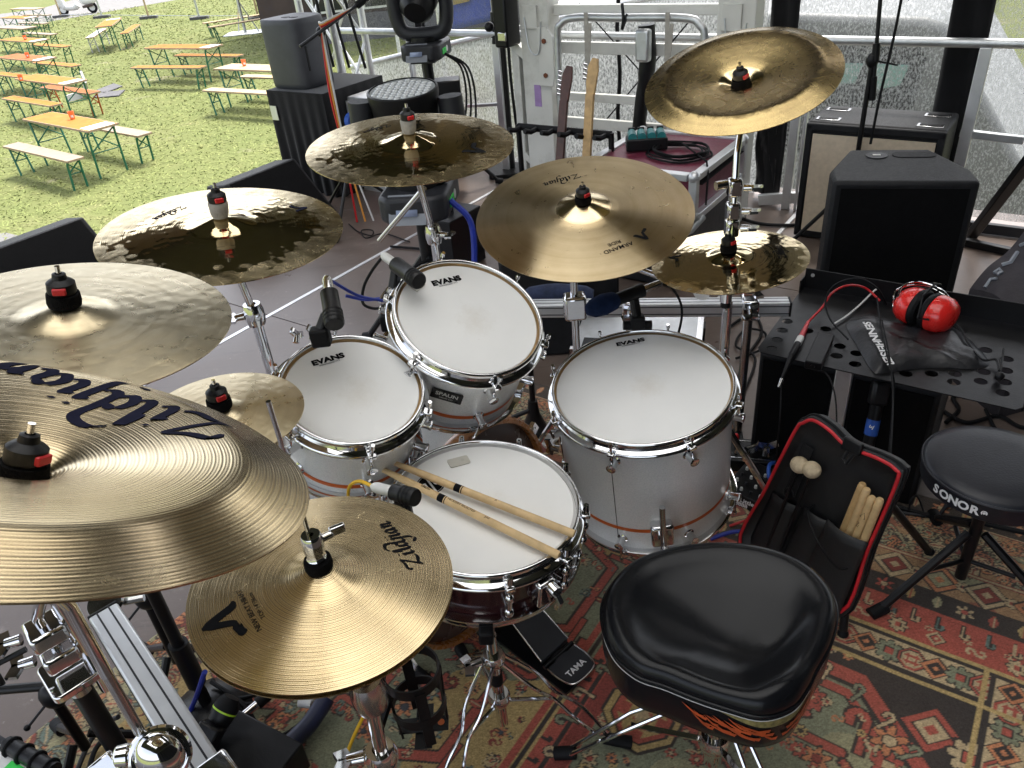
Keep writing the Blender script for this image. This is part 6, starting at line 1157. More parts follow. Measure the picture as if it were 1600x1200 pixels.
for k, (a, b, l) in enumerate(((.20, .255, 'left'), (.32, .245, 'right'))):
    o = thing('mallet', 'beige felt mallet in the stick bag, ' + l + ' of the pair', 'mallet', bp_(a, b, .02), 'mallets in the stick bag'); part('felt_head', MB(fr(bp_(a, b, .014), TL - BL, nb)).ball((0, 0, 0), .0215, 20, (1, 1, .92)), felt_beige, o); part('handle', MB().cyl(bp_(a, b + .03, .012), bp_(a + .02, .85, -.002), .004), black_plastic, o)
for k, (a, b, m, l) in enumerate(((.77, .175, stick_old, 'darkest, leftmost'), (.825, .185, stick_wood, 'second from left'), (.885, .215, stick_wood, 'third from left, with a triangle mark'), (.955, .20, stick_wood, 'rightmost'))):
    c0, c1 = bp_(a, b, .012 + .003 * (k % 2)), bp_(a - .02, .93, -.012); o = thing('drumstick', 'spare drumstick butt in the stick bag, ' + l, 'drumstick', c1, 'sticks in the stick bag'); M = fr(c0, c1 - c0); part('shaft', MB(M).lathe([(0, 0), (.006, .0005), (.0085, .004), (.0088, .02), (.0088, (c1 - c0).length)], 16), m, o)
    if k == 2:
        Mt = fr(c0.lerp(c1, .16) + nb * .0092, nb, BL - TL); part('mark', MB(Mt).tube([(-.008, 0, 0), (.008, .006, -.002), (.008, -.006, -.002)], .0007, 5, True, True), ink, o); vs, fs = text_geo('JAZZ', .0065); part('mark', MB(Mt @ T(.028, 0, 0)).add(vs, fs), ink, o)
sn = thing('stick_bag_stand', 'black tripod stand holding the stick bag', 'stand', ((TL + BR) / 2).to_tuple()[:2] + (0,)); ap = (TL + TR) / 2 - nb * .06 - UP * .10
for p in ((1.0884, 1.4631, 0.012), (0.7533, 1.2274, 0.012), (0.7359, 1.674, 0.012)): l = part('leg', MB().tube([ap, p], .0105, 10), black_metal, sn); part('foot', MB().ball(p, .014, 10), black_rubber, l)
part('yoke', MB().ball(ap, .024, 12), black_metal, sn); part('back_plate', MB().bar(ap, (BL + BR) / 2 - nb * .045, .05, .012, nb), black_metal, sn)

# ------------------------------------------------------------------ small boxes beside the floor tom
mp = V((0.7075, 1.7742, 0.05)); mx = thing('mixer', 'small black mixer with knobs beside the stick bag', 'mixer', (mp.x, mp.y, 0)); Mm = T(mp.x, mp.y, .0) @ RZ(STAGE_YAW - R(97)); part('case', MB(Mm).box((0, 0, .028), (.13, .17, .045)), black_metal, mx, bevel=.003)
for i in range(4):
    for j in range(4): part('knob', MB(Mm).cyl((-.045 + .03 * i, -.06 + .032 * j, .0505), (-.045 + .03 * i, -.06 + .032 * j, .060), .005, .004, 10), white_plastic if (i + j) % 2 else grey_plastic, mx)
vs, fs = text_geo('the Little', .022, .0006); part('lettering', MB(Mm @ T(0, -.0856, .035) @ RX(R(90))).add(vs, fs), ink_white, mx); vs, fs = text_geo('8888', .020, .0006); part('lettering', MB(Mm @ T(.0, -.0856, .018) @ RX(R(90))).add(vs, fs), ink_white, mx)
bq = V((0.7337, 1.9201, 0.05)); bx = thing('foot_pedal_box', 'flat black metal box with light outlines behind the mixer', 'box', (bq.x, bq.y, 0)); Mm = T(bq.x, bq.y, 0) @ RZ(STAGE_YAW - R(70)); part('case', MB(Mm).box((0, 0, .03), (.17, .12, .05)), black_metal, bx, bevel=.003); part('outline', MB(Mm).tube([(-.07, -.045, .056), (.07, -.045, .056), (.07, .0, .056), (.02, .0, .056), (.02, .045, .056), (-.07, .045, .056)], .0012, 5, True, True), chrome_dull, bx)
for p in ((0.7021, 1.8566, 0.07), (0.7713, 1.8717, 0.07)): part('wing_screw', wing(MB(), T(p), 2.2), chrome_dull, bx)
rb = V((0.6832, 1.9065, 0.12)); o = thing('red_plug', 'small red connector cap by the floor tom', 'plug', rb); part('cap', MB().ball(rb, .014, 14, (.7, .7, 1.2)), red_plastic, o); part('stem', MB().tube([rb - UP * .01, (rb.x + .01, rb.y, .01)], .005, 6), black_rubber, o)
sp = V((0.1019, 2.0876, 0.04)); o = thing('power_socket', 'white round power socket on the rug behind the snare', 'socket', (sp.x, sp.y, 0)); Mq = fr((sp.x, sp.y, .045), V(-.1, -.55, .8)); part('body', MB(Mq).lathe([(0, -.008), (.016, -.008), (.019, .0), (.019, .008), (.0225, .009), (.0235, .0), (.022, -.03), (.012, -.04), (0, -.04)], 28), white_plastic, o)
for q in (-1, 1): part('pin_hole', MB(Mq).cyl((q * .008, 0, -.0079), (q * .008, 0, -.0074), .0026, n=10), black_rubber, o)
part('cable', MB().tube(sm([Mq @ V(.01, 0, -.035), (sp.x + .05, sp.y + .05, .02), (sp.x + .16, sp.y + .12, .014)], 5), .006, 8), white_plastic, o)
o = thing('microphone_stand', 'short black stand with round weighted foot beside the bass drum', 'stand', (0.0601, 2.2634, 0.0)); q = V((0.064, 2.1747, 0.09)); part('foot', MB(T(q.x, q.y, 0)).lathe([(0, .16), (.016, .155), (.022, .10), (.045, .04), (.055, .012), (.055, .0), (0, 0)], 28), black_metal, o); part('pole', MB().cyl((q.x, q.y, .14), (q.x + .005, q.y + .01, .42), .010), black_metal, o)
part('arm', MB().tube([(q.x - .15, q.y - .05, .10), (q.x, q.y, .12)], .008), grey_plastic, o)
# cable tangle right of the floor tom and by the stools
for k, (l, pts, r_, m) in enumerate((
    ('blue cable end under the floor tom', [(0.523, 1.5907, 0.012), (0.5806, 1.6005, 0.02), (0.642, 1.6078, 0.02), (0.6997, 1.6703, 0.02)], .006, blue_cable),
    ('pink and red cable strand by the floor tom', [(0.591, 1.6342, 0.012), (0.6286, 1.6371, 0.022), (0.6747, 1.6518, 0.02)], .004, red_cable),
    ('bright blue cable loop over the mixer', [(0.7846, 1.7992, 0.05), (0.735, 1.7339, 0.09), (0.7515, 1.7858, 0.1), (0.8114, 1.8392, 0.06)], .006, blue_rubber),
    ('black cable running along the edge of the rug at the right', [(1.0778, 1.6524, 0.012), (1.1534, 1.5979, 0.014), (1.2609, 1.558, 0.012), (1.3701, 1.4987, 0.012), (1.4728, 1.4398, 0.012)], .008, black_rubber),
    ('grey cable curling under the round stool', [(1.0743, 1.6252, 0.012), (1.1707, 1.5949, 0.012), (1.2206, 1.6226, 0.02), (1.2936, 1.6433, 0.012), (1.3647, 1.6106, 0.012)], .005, grey_plastic),
    ('thin black cable loop beside the cabinet', [(1.1092, 1.6201, 0.012), (1.1106, 1.6269, 0.05), (1.128, 1.6324, 0.06), (1.144, 1.6225, 0.03), (1.1423, 1.5936, 0.012)], .003, black_rubber),
    ('black cable crossing the floor behind the round stool', [(1.4497, 2.0905, 0.01), (1.4918, 2.0078, 0.01), (1.6089, 2.025, 0.01), (1.65, 1.9522, 0.01), (1.7806, 1.959, 0.01)], .007, black_rubber),
    ('black cable curving behind the cabinet', [(1.429, 2.0184, 0.01), (1.5059, 2.0808, 0.01), (1.5289, 2.156, 0.01), (1.6315, 2.1786, 0.01), (1.7078, 2.0459, 0.01)], .007, black_rubber),
    ('dark cable lying below the tray at the right edge', [(1.5896, 2.0663, 0.01), (1.5602, 1.9422, 0.01), (1.6071, 1.8824, 0.01)], .006, black_rubber),
    ('black cable beside the rack foot behind the floor tom', [(0.9314, 2.7983, 0.01), (1.0545, 2.889, 0.01), (1.0406, 2.7202, 0.01), (0.9178, 2.5369, 0.01), (0.8291, 2.3666, 0.01)], .006, black_rubber),
    ('black cable coiled left of the cabinets', [(0.8822, 2.5438, 0.01), (0.9987, 2.5929, 0.012), (1.0517, 2.7143, 0.012), (0.9853, 2.7554, 0.012), (0.9097, 2.6362, 0.012), (0.9509, 2.5238, 0.014), (0.8267, 2.2805, 0.01)], .005, black_rubber),
    ('two black cables along the wall side of the stage', [(1.274, 4.0938, 0.01), (1.3869, 3.8834, 0.01), (1.5325, 3.8062, 0.01), (1.6381, 3.8153, 0.01)], .009, black_rubber),
    ('black cable crossing the floor behind the spotlight', [(-0.5992, 4.0557, 0.01), (-0.4525, 3.9911, 0.01), (-0.2046, 3.8667, 0.01), (-0.0653, 3.9205, 0.01), (0.0897, 4.215, 0.01)], .007, black_rubber),
    ('thin cable coil on the floor below the middle crash', [(-0.8856, 4.4786, 0.01), (-0.8105, 4.3334, 0.01), (-0.7266, 4.2511, 0.01), (-0.7273, 4.3318, 0.01), (-0.7924, 4.3439, 0.012), (-0.7519, 4.2133, 0.012), (-0.6531, 4.2617, 0.01), (-0.4941, 4.0942, 0.01)], .004, black_rubber),
    ('blue cable hanging behind the rack toms', [(-0.3265, 1.4646, 0.9404), (-0.2911, 1.4765, 0.9218), (-0.2506, 1.4758, 0.9208)], .0036, blue_cable),
    ('yellow cable under the hi-hat', [(-0.3399, 1.0444, 0.2), (-0.383, 1.0814, 0.12), (-0.4245, 1.0769, 0.05), (-0.4454, 1.037, 0.03), (-0.4609, 0.9774, 0.02)], .0042, yellow_cable),
    ('blue cable hanging by the lower left rack bar', [(-0.7252, 1.1074, 0.25), (-0.7945, 1.1518, 0.12), (-0.8337, 1.171, 0.05), (-0.8548, 1.1344, 0.02)], .006, blue_cable),
    ('black cable loop on the rug under the hi-hat', [(-0.8299, 1.2447, 0.02), (-0.7983, 1.2052, 0.02), (-0.7466, 1.1873, 0.02), (-0.688, 1.1809, 0.03), (-0.6372, 1.1839, 0.05)], .006, black_rubber),
    ('second black cable loop on the rug under the hi-hat', [(-0.8177, 1.2637, 0.025), (-0.7764, 1.2171, 0.025), (-0.7256, 1.2025, 0.025), (-0.6557, 1.1983, 0.05)], .005, black_rubber),
    ('thick black cable along the rug in the lower left', [(-0.8066, 1.2386, 0.05), (-0.7145, 1.1734, 0.04), (-0.6543, 1.0984, 0.03), (-0.607, 1.0854, 0.03), (-0.5552, 1.1288, 0.03), (-0.5192, 1.2044, 0.04)], .0055, black_rubber),
    ('grey cable bundle left of the rack bar', [(-1.0709, 1.0465, 0.02), (-1.0644, 1.1176, 0.03), (-1.0323, 1.1503, 0.05), (-0.9881, 1.1421, 0.08)], .006, grey_plastic),
    ('black cable bundle left of the rack bar', [(-1.0418, 1.036, 0.02), (-1.0419, 1.0992, 0.03), (-1.013, 1.1301, 0.04), (-0.9801, 1.1217, 0.06)], .006, black_rubber),
)): cable(l, pts, r_, m)
# lime strip next to the cabinet
single('lime_strip', MB().bar((0.7539, 2.1379, 0.1), (0.7792, 2.1591, 0.22), .006, .03), lime, 'lime green plastic strip beside the black cabinet', 'strip', (0.7635, 2.1447, 0.0))

# ------------------------------------------------------------------ gear at the back and along the audience edge
def wedge(label, s0, s1, t, loc):
    o = thing('stage_monitor', label, 'speaker', loc, 'floor monitors at the stage edge'); MV_ = Matrix(((TA.x, 0, SA.x, 0), (TA.y, 0, SA.y, 0), (0, 1, 0, 0), (0, 0, 0, 1)))
    part('cabinet', MB(MV_).prism([(t - .22, .004), (t + .24, .004), (t + .26, .06), (t - .02, .36), (t - .20, .33)], s0, s1), tolex, o, bevel=.01)
    part('grille', MB(MV_).prism([(t + .255, .075), (t + .262, .080), (t + .0, .358), (t - .006, .352)], s0 + .03, s1 - .03), grille_black, o); part('badge', MB(fr(st(s1 - .07, t + .225, .117), (TA * .72 + UP * .69))).box((0, 0, .002), (.04, .03, .003)), chrome_dull, o); return o
wedge('black floor monitor at the stage edge, nearest to the left edge of the picture', 1.18, 1.90, -4.12, st(1.55, -4.12, 0))
wedge('black floor monitor at the stage edge, by the draped box', 2.55, 3.08, -3.78, st(2.8, -3.78, 0))
# draped box with loudspeaker
bxs = thing('draped_box', 'box covered with a black cloth carrying the grey loudspeaker', 'box', st(3.68, -4.0, 0))
def drape(u, v):
    per = u * 4; k = int(per) % 4; f_ = per - int(per); c = [(3.40, -4.32), (3.40, -3.80), (3.95, -3.80), (3.95, -4.32)]; a, b = c[k], c[(k + 1) % 4]
    s_, t_ = a[0] + (b[0] - a[0]) * f_, a[1] + (b[1] - a[1]) * f_; w = (1 - v) * .018 * math.sin(u * 150) + (1 - v) * .008 * math.sin(u * 61 + 2); ds, dt = s_ - 3.675, t_ + 4.06; return st(s_ + ds * w * 2.5, t_ + dt * w * 2.5, .004 + .655 * v)
part('cloth', MB().grid(drape, 160, 6), black_cloth, bxs); part('cloth_top', MB(M_ST).box((3.675, -4.06, .652), (.55, .52, .018)), black_cloth, bxs, bevel=.006); part('tape', MB(M_ST).box((3.392, -4.28, .52), (.004, .06, .09)), alu, bxs)
spk = thing('loudspeaker', 'grey curved loudspeaker standing on the draped box', 'speaker', st(3.66, -4.05, .665)); MS_ = M_ST @ T(3.60, -4.14, .662) @ Matrix.Diagonal((.80, .80, .74, 1))
outs = sm([(-.19, -.17, 0), (-.19, .09, 0), (-.12, .19, 0), (.10, .19, 0), (.18, .1, 0), (.19, -.1, 0), (.14, -.19, 0), (-.1, -.2, 0)], 5, True)
def loft(prof, M):
    vs = []; 
    for k, z in prof: vs += [(p.x * k, p.y * k, z) for p in outs]
    n_ = len(outs); fs = [(i * n_ + j, i * n_ + (j + 1) % n_, (i + 1) * n_ + (j + 1) % n_, (i + 1) * n_ + j) for i in range(len(prof) - 1) for j in range(n_)] + [tuple(range(n_)), tuple((len(prof) - 1) * n_ + j for j in range(n_))]; return MB(M).add(vs, fs)
part('cabinet', loft([(.94, 0), (.98, .01), (1.0, .05), (1.0, .50), (.98, .54), (.95, .55)], MS_), mat('speaker_grey', (.045, .047, .055), .5, 0, .15, 12, .15, 420), spk, bevel=.004)
part('rear_panel', MB(MS_).box((-.05, .188, .24), (.14, .012, .20)), black_metal, spk, bevel=.004); part('top_recess', MB(MS_).box((-.06, -.02, .5515), (.04, .06, .003)), black_rubber, spk); part('top_recess', MB(MS_).box((-.06, .07, .5515), (.04, .06, .003)), black_rubber, spk)
part('front_grille', MB(MS_).box((.03, -.196, .27), (.26, .006, .48)), grille_black, spk)
# flight case with blue wheels beside it
fc = thing('flight_case', 'maroon flight case tipped on edge with blue caster wheels', 'case', st(3.85, -3.55, 0)); part('body', MB(M_ST).box((3.85, -3.56, .30), (.50, .42, .58)), maroon, fc)
for z in (.02, .58): part('edge', MB(M_ST).box((3.85, -3.56, z), (.53, .45, .05)), alu, fc, bevel=.004)
for a, b in ((3.6, -3.78), (4.10, -3.78), (3.6, -3.34), (4.10, -3.34)): part('edge', MB(M_ST).box((a, b, .30), (.04, .04, .56)), alu, fc, bevel=.003)
for (u, tt, z) in ((0, -3.70, .48), (1, -3.42, .52)):
    c = st(3.57, tt, z); k = part('caster_plate', MB(M_ST).box((3.588, tt, z), (.02, .10, .10)), alu, fc); w = part('wheel', MB().cyl(c - TA * .018 - SA * .06, c + TA * .018 - SA * .06, .05, n=22), blue_rubber, fc); part('hub', MB().cyl(c - TA * .021 - SA * .06, c + TA * .021 - SA * .06, .018, n=14), chrome_dull, w); part('fork', MB().bar(c, c - SA * .06, .05, .01), chrome_dull, fc)
# truss tower at the corner
tp = st(4.02, -4.45, 0); tr_ = thing('truss_tower', 'grey aluminium truss tower at the corner of the stage', 'truss', tp)
cs = [(0, 0), (.29, 0), (.29, .29), (0, .29)]
for a, b in cs: part('chord', MB(M_ST).cyl((4.0 + a, -4.52 + b, .0), (4.0 + a, -4.52 + b, 3.3), .025, n=12), alu, tr_)
for f_ in range(4):
    (a, b), (c, d_) = cs[f_], cs[(f_ + 1) % 4]
    for k in range(8): z0, z1 = k * .41, (k + 1) * .41; part('diagonal', MB(M_ST).cyl((4.0 + a, -4.52 + b, z0), (4.0 + c, -4.52 + d_, z1) if k % 2 else (4.0 + c, -4.52 + d_, z1), .010, n=8) if k % 2 == 0 else MB(M_ST).cyl((4.0 + c, -4.52 + d_, z0), (4.0 + a, -4.52 + b, z1), .010, n=8), alu, tr_)
for k in range(3): cable(('leftmost', 'middle', 'rightmost')[k] + ' black cable hanging down the truss tower', [st(3.96, -4.35 + .09 * k, 3.0), st(3.95, -4.33 + .1 * k, 2), st(3.94, -4.28 + .13 * k, 1.2), st(3.93, -4.22 + .15 * k, .7)], .010, black_rubber, 5)
# boom microphone stand at the left
mf = V((-0.8371, 4.5461, 0.0)); o = thing('boom_microphone_stand', 'black boom microphone stand with coloured cables beside the draped box', 'stand', mf); ct = V((-0.8896, 4.8655, 1.0241)); hub_ = V(mf.x, mf.y, .30)
ct = V(mf.x, mf.y, 0) + (V(ct.x, ct.y, 0) - V(mf.x, mf.y, 0)) * .12 + UP * 1.06
part('tube', MB().cyl(hub_ - UP * .1, ct, .011, n=12), black_metal, o); leg3(o, (mf.x, mf.y), .30, .32, 15, .010, black_metal); b0, b1 = ct + (V((-0.9835, 4.697, 0.9834)) - V((-0.8855, 4.8435, 1.0268))) * 1.0, ct + (V((-0.6629, 4.915, 1.1386)) - V((-0.8855, 4.8435, 1.0268))) * 1.0
part('boom', MB().tube([b0, b1], .009, 10), grey_plastic, o); part('clutch', MB().ball(ct, .028, 12), black_plastic, o); d = (b1 - b0).normalized(); m_ = part('microphone', MB(fr(b1, d)).lathe([(0, -.03), (.012, -.03), (.016, .0), (.020, .12), (.023, .13), (.025, .16), (.018, .19), (0, .195)], 18), black_metal, o); part('clip', MB().cyl(b1 - d * .02, b1 + d * .03, .02), black_rubber, m_)
for k, m in enumerate((red_cable, mat('orange_cable', (.66, .30, .06), .45, 0, .1, 10, 0), white_plastic)): part('cable', MB().tube(sm([b1 - d * .03, b1 - d * .25 + UP * (.016 + .008 * k), ct + V(.01, -.02, .02), hub_ + UP * .45 + V(-.014 + .012 * k, -.018, 0), hub_ + UP * .12 + V(.01 * k, -.018, 0), V(mf.x + .05 * k, mf.y - .05, .01)], 6), .006, 6), m, o)
# moving heads
def moving_head(label, base, face, scale, tilt, tag_, stand_floor):
    b = V(base); o = thing('moving_head_light', label, 'spotlight', (b.x, b.y, stand_floor), 'moving head lights'); ang = math.atan2(face[1], face[0]); M = T(b) @ RZ(ang) @ Matrix.Scale(scale, 4)
    bs = part('base', MB(M).prism([(-.16, -.13), (.12, -.13), (.16, -.09), (.16, .09), (.12, .13), (-.16, .13)], -.055, .045), grey_plastic, o, bevel=.015)
    scr = part('display_panel', MB(M).add([(.150, -.085, -.055), (.150, .055, -.055), (.110, .055, .045), (.110, -.085, .045), (.178, -.085, -.050), (.178, .055, -.050), (.130, .055, .050), (.130, -.085, .050)], [(0, 1, 2, 3), (7, 6, 5, 4), (0, 4, 5, 1), (2, 6, 7, 3), (1, 5, 6, 2), (0, 3, 7, 4)]), panel_grey, o); part('screen', MB(M).add([(.172, -.055, -.018), (.172, .025, -.018), (.141, .025, .036), (.141, -.055, .036)], [(0, 1, 2, 3)]), skin_grey, scr, solid=.002)
    part('label', MB(M).box((.03, .132, -.012), (.075, .004, .032)), green_label, bs); vs, fs = text_geo(tag_, .03, .001); part('label_number', MB(M @ T(.03, .1345, -.012) @ RZ(math.pi) @ RX(R(90))).add(vs, fs), ink, bs)
    part('sticker', MB(M).cyl((-.035, .131, -.008), (-.035, .134, -.008), .018, n=16), white_plastic, bs)
    part('neck', MB(M).cyl((0, 0, .045), (0, 0, .075), .085, n=28), black_plastic, o)
    yk = part('yoke', MB(M).tube(sm([(0, -.165, .36), (0, -.168, .22), (0, -.13, .105), (0, 0, .085), (0, .13, .105), (0, .168, .22), (0, .165, .36)], 6), [.045 * 1] * 37, 10), grey_plastic, o)
    Mh = M @ T(0, 0, .29) @ RY(R(tilt)); hd = part('head', MB(Mh).lathe([(0, -.14), (.07, -.135), (.105, -.09), (.115, -.02), (.122, .06), (.128, .085), (.128, .105), (.120, .108)], 40), black_plastic, o)
    part('lens', MB(Mh).lathe([(0, .104), (.118, .104), (.118, .100)], 40), mat('lens_glass', (.42, .45, .46), .12, .3, .1, 10, 0), hd)
    for i in range(9):
        for j in range(9):
            x, y = (i - 4 + .5 * (j % 2)) * .025, (j - 4) * .023
            if x * x + y * y < .0115: part('lens_cell', MB(Mh).ball((x, y, .104), .0105, 8, (1, 1, .35)), mat_lens, hd)
    for k in range(7): part('vent_slot', MB(Mh).box((.108, -.045 + .015 * k, -.03), (.02, .006, .05)), black_rubber, hd)
    part('stand_plate', MB(M).box((0, 0, -.065), (.2, .16, .016)), black_metal, o)
    return o, b
mat_lens = mat('lens_cell', (.62, .64, .64), .18, .2, .1, 30, 0)
o, b = moving_head('black moving head spotlight with lens turned up, in front of the middle crash', (-0.2838, 2.8908, 0.6648), (-.15, -1), 1.0, 6, '2', 0.0)
part('stand_tube', MB().cyl((b.x, b.y, b.z - .07), (b.x, b.y, .12), .030, n=18), black_metal, o); leg3(o, (b.x, b.y), .42, .34, 40, .013, black_metal)
part('cable', MB().tube(sm([(b.x + .12, b.y - .08, b.z), (b.x + .19, b.y - .1, b.z - .1), (b.x + .17, b.y - .14, b.z - .32), (b.x + .10, b.y - .2, b.z - .48)], 8), .012, 8), blue_cable, o); part('cable', MB().torus(fr((b.x + .02, b.y - .10, .30), (.2, -1, .5)), .13, .006, 36, 6), black_rubber, o); part('cable', MB().torus(fr((b.x + .07, b.y - .12, .24), (-.1, -1, .4)), .12, .006, 36, 6), black_rubber, o)
part('plug', MB().cyl((b.x + .20, b.y - .10, .34), (b.x + .205, b.y - .12, .22), .016, .012), blue_rubber, o)
dm = V((-0.2204, 3.7212, 0.28)); k = thing('dimmer_box', 'black metal box with a knob behind the spotlight stand', 'box', (dm.x, dm.y, 0)); part('case', MB(T(dm.x, dm.y, 0) @ RZ(STAGE_YAW)).box((0, 0, .15), (.26, .18, .29)), black_metal, k, bevel=.005); part('knob', MB().cyl((dm.x, dm.y, .295), (dm.x, dm.y, .34), .014, .02), grey_plastic, k)
o, b = moving_head('black moving head spotlight at the back by the tarpaulin, head upright', (-0.315, 4.9236, 0.8737), (-.25, -1), .92, -60, '1', 0.0)
part('stand_tube', MB().cyl((b.x, b.y, b.z - .07), (b.x, b.y, .1), .03, n=16), black_metal, o); part('stand_box', MB().box((b.x + .10, b.y, .42), (.16, .14, .55)), black_metal, o, bevel=.008); leg3(o, (b.x, b.y), .4, .36, 10, .013, black_metal)
for k in range(3): part('cable', MB().tube(sm([(b.x + .1, b.y - .05, b.z - .02), (b.x + .2 + .02 * k, b.y - .06, b.z - .12), (b.x + .2 + .03 * k, b.y - .08, b.z - .35), (b.x + .1 + .05 * k, b.y - .12, b.z - .6)], 8), .007, 6), black_rubber, o)
part('coil', MB().torus(fr((b.x - .02, b.y - .08, .62), (.1, -1, .3)), .05, .006, 24, 6), black_rubber, o)
# black lighting pole
pb = V((0.1335, 5.2266, 0.0)); o = thing('lighting_pole', 'thick black lighting pole standing left of the trailer frame', 'pole', pb); part('pole', MB().cyl(pb + UP * .02, pb + UP * 3.0, .034, n=18), black_metal, o); part('collar', MB().cyl(pb + UP * .82, pb + UP * 1.0, .055, .045, 18), black_plastic, o); part('foot', MB(T(pb)).prism(rrect(.3, .3, .03), .002, .03), black_metal, o)
cable('black cable running down beside the lighting pole', [pb + V(.07, -.02, 2.2), pb + V(.06, -.03, 1.2), pb + V(.05, -.03, .6), pb + V(.08, -.05, .02)], .010, black_rubber, 5)
# trailer frame of the stage: posts, bars, looped pipe, folded leg
fm = thing('trailer_frame', 'white painted steel frame of the stage trailer with bars and looped pipe', 'frame', st(3.98, -2.2, 0))
ta, tb_ = (-2.5578, 0.6932)[0], (-1.4054, 0.7999)[0]
for t, nm in ((ta, 'left'), (tb_, 'right')):
    po_ = part('post', MB(M_ST).box((3.98, t, .70), (.12, .19, 1.40)), white_paint, fm, bevel=.006); part('hinge_plate', MB(M_ST).prism([(t + .02 + a, b) for a, b in ()] or [(0, 0), (.09, 0), (.10, .05), (.10, .26), (.06, .31), (0, .31)], 0, .02, T(0, 0, 0) @ Matrix(((0, 0, -1, 3.918), (1, 0, 0, t + .03), (0, 1, 0, .66), (0, 0, 0, 1)))), white_paint, po_, bevel=.003)
    for z in (.72, .90): part('bolt', MB().cyl(st(3.905, t + .075, z), st(3.89, t + .075, z), .014, n=6), rust, po_)
    part('bracket', MB(M_ST).box((3.92, t - .02, 1.02), (.03, .10, .12)), white_paint, po_, bevel=.004); part('chain', MB().tube(sm([st(3.90, t - .05, 1.02), st(3.89, t - .02, .86), st(3.89, t + .04, .84), st(3.90, t + .06, 1.0)], 6), .004, 6), galv, po_)
part('maker_label', MB(M_ST).box((3.918, ta + .0, .60), (.003, .045, .12)), purple_label, fm)
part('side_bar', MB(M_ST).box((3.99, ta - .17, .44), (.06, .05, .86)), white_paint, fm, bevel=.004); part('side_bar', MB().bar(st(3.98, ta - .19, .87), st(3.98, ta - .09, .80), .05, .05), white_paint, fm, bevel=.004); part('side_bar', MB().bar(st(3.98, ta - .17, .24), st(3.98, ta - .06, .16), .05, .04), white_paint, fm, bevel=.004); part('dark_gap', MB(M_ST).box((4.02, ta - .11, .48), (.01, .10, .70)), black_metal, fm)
for v_, h in (((-2.0895, 0.856)[1], .06), ((-2.0926, 0.5932)[1], .045), ((-2.0943, 0.4496)[1], .055)): part('cross_bar', MB(M_ST).box((3.985, (ta + tb_) / 2, v_), (.03, tb_ - ta - .19, h)), white_paint, fm, bevel=.003)
part('top_beam', MB(M_ST).box((4.0, (ta + tb_) / 2, (-2.0875, 1.0258)[1] + .02), (.05, tb_ - ta - .19, .05)), white_paint, fm, bevel=.004)
(la, lz), (lb, lz2) = (-2.3951, 0.7121), (-1.6495, 1.0121); zt = (-2.0192, 1.0197)[1]
part('looped_pipe', MB().tube(sm([st(3.90, la, .05), st(3.90, la, .4), st(3.90, la, zt - .12), st(3.90, la + .03, zt - .03), st(3.90, la + .12, zt), st(3.90, (la + lb) / 2, zt), st(3.90, lb - .02, zt), st(3.90, lb + .07, zt - .03), st(3.90, lb + .10, zt - .12), st(3.90, lb + .08, .5), st(3.90, lb + .08, .05)], 8), .020, 12), galv, fm)
for u in (0, 1):
    tt = ((-2.1989, 0.9242)[0], (-1.7369, 0.9315)[0])[u]; part('strap', MB(M_ST).box((3.872, tt, zt - .28), (.004, .022, .62)), strap_m, fm); part('strap', MB().bar(st(3.86, tt + .03, zt - .02), st(3.87, tt + .0, zt - .33), .02, .004, SA), strap_m, fm)
fl = part('folded_leg', MB().tube(sm([st(3.95, (-1.8879, 0.9612)[0], zt - .04), st(3.95, (-1.8792, 0.8536)[0], zt - .22), st(3.95, (-1.9109, 0.7253)[0], zt - .42), st(3.95, (-1.9399, 0.5237)[0], zt - .70)], 6), [.045] * 9 + [.038] * 10, 10), black_metal, fm); part('leg_hinge', MB(M_ST).box((3.90, (-1.8799, 0.9094)[0], zt - .13), (.05, .08, .16)), galv, fl, bevel=.015)
part('brace_wire', MB().cyl(st(4.1, (-2.3679, 1.0626)[0], (-2.3679, 1.0626)[1]), st(4.1, (-1.9367, 0.6663)[0], (-1.9367, 0.6663)[1]), .004, n=6), black_rubber, fm); part('brace_wire', MB().cyl(st(4.12, (-1.7161, 0.9811)[0], (-1.7161, 0.9811)[1]), st(4.12, (-2.2312, 0.426)[0], (-2.2312, 0.426)[1]), .004, n=6), black_rubber, fm)
part('hook', MB().tube(sm([st(3.88, (-1.9911, 1.0616)[0], zt + .07), st(3.87, (-1.9789, 1.0184)[0], zt + .0), st(3.87, (-1.9863, 0.9944)[0], zt - .05), st(3.89, (-1.9672, 1.0154)[0], zt + .02)], 5), .008, 8), black_metal, fm)
lt = thing('rigging_lamp', 'black lamp housing and bracket hanging beside the left trailer post', 'lamp', st(3.9, ta - .2, 1.0)); part('housing', MB(M_ST).box((3.90, ta - .17, 1.02), (.14, .09, .30)), black_metal, lt, bevel=.012); part('knob', MB().ball(st(3.84, ta - .25, .98), .028, 12), black_plastic, lt); part('clamp', MB(M_ST).box((3.84, ta - .16, .93), (.03, .06, .05)), chrome_dull, lt, bevel=.006); part('mount', MB().tube([st(3.92, ta - .17, 1.1), st(3.95, ta - .17, 2.2)], .02), black_metal, lt)
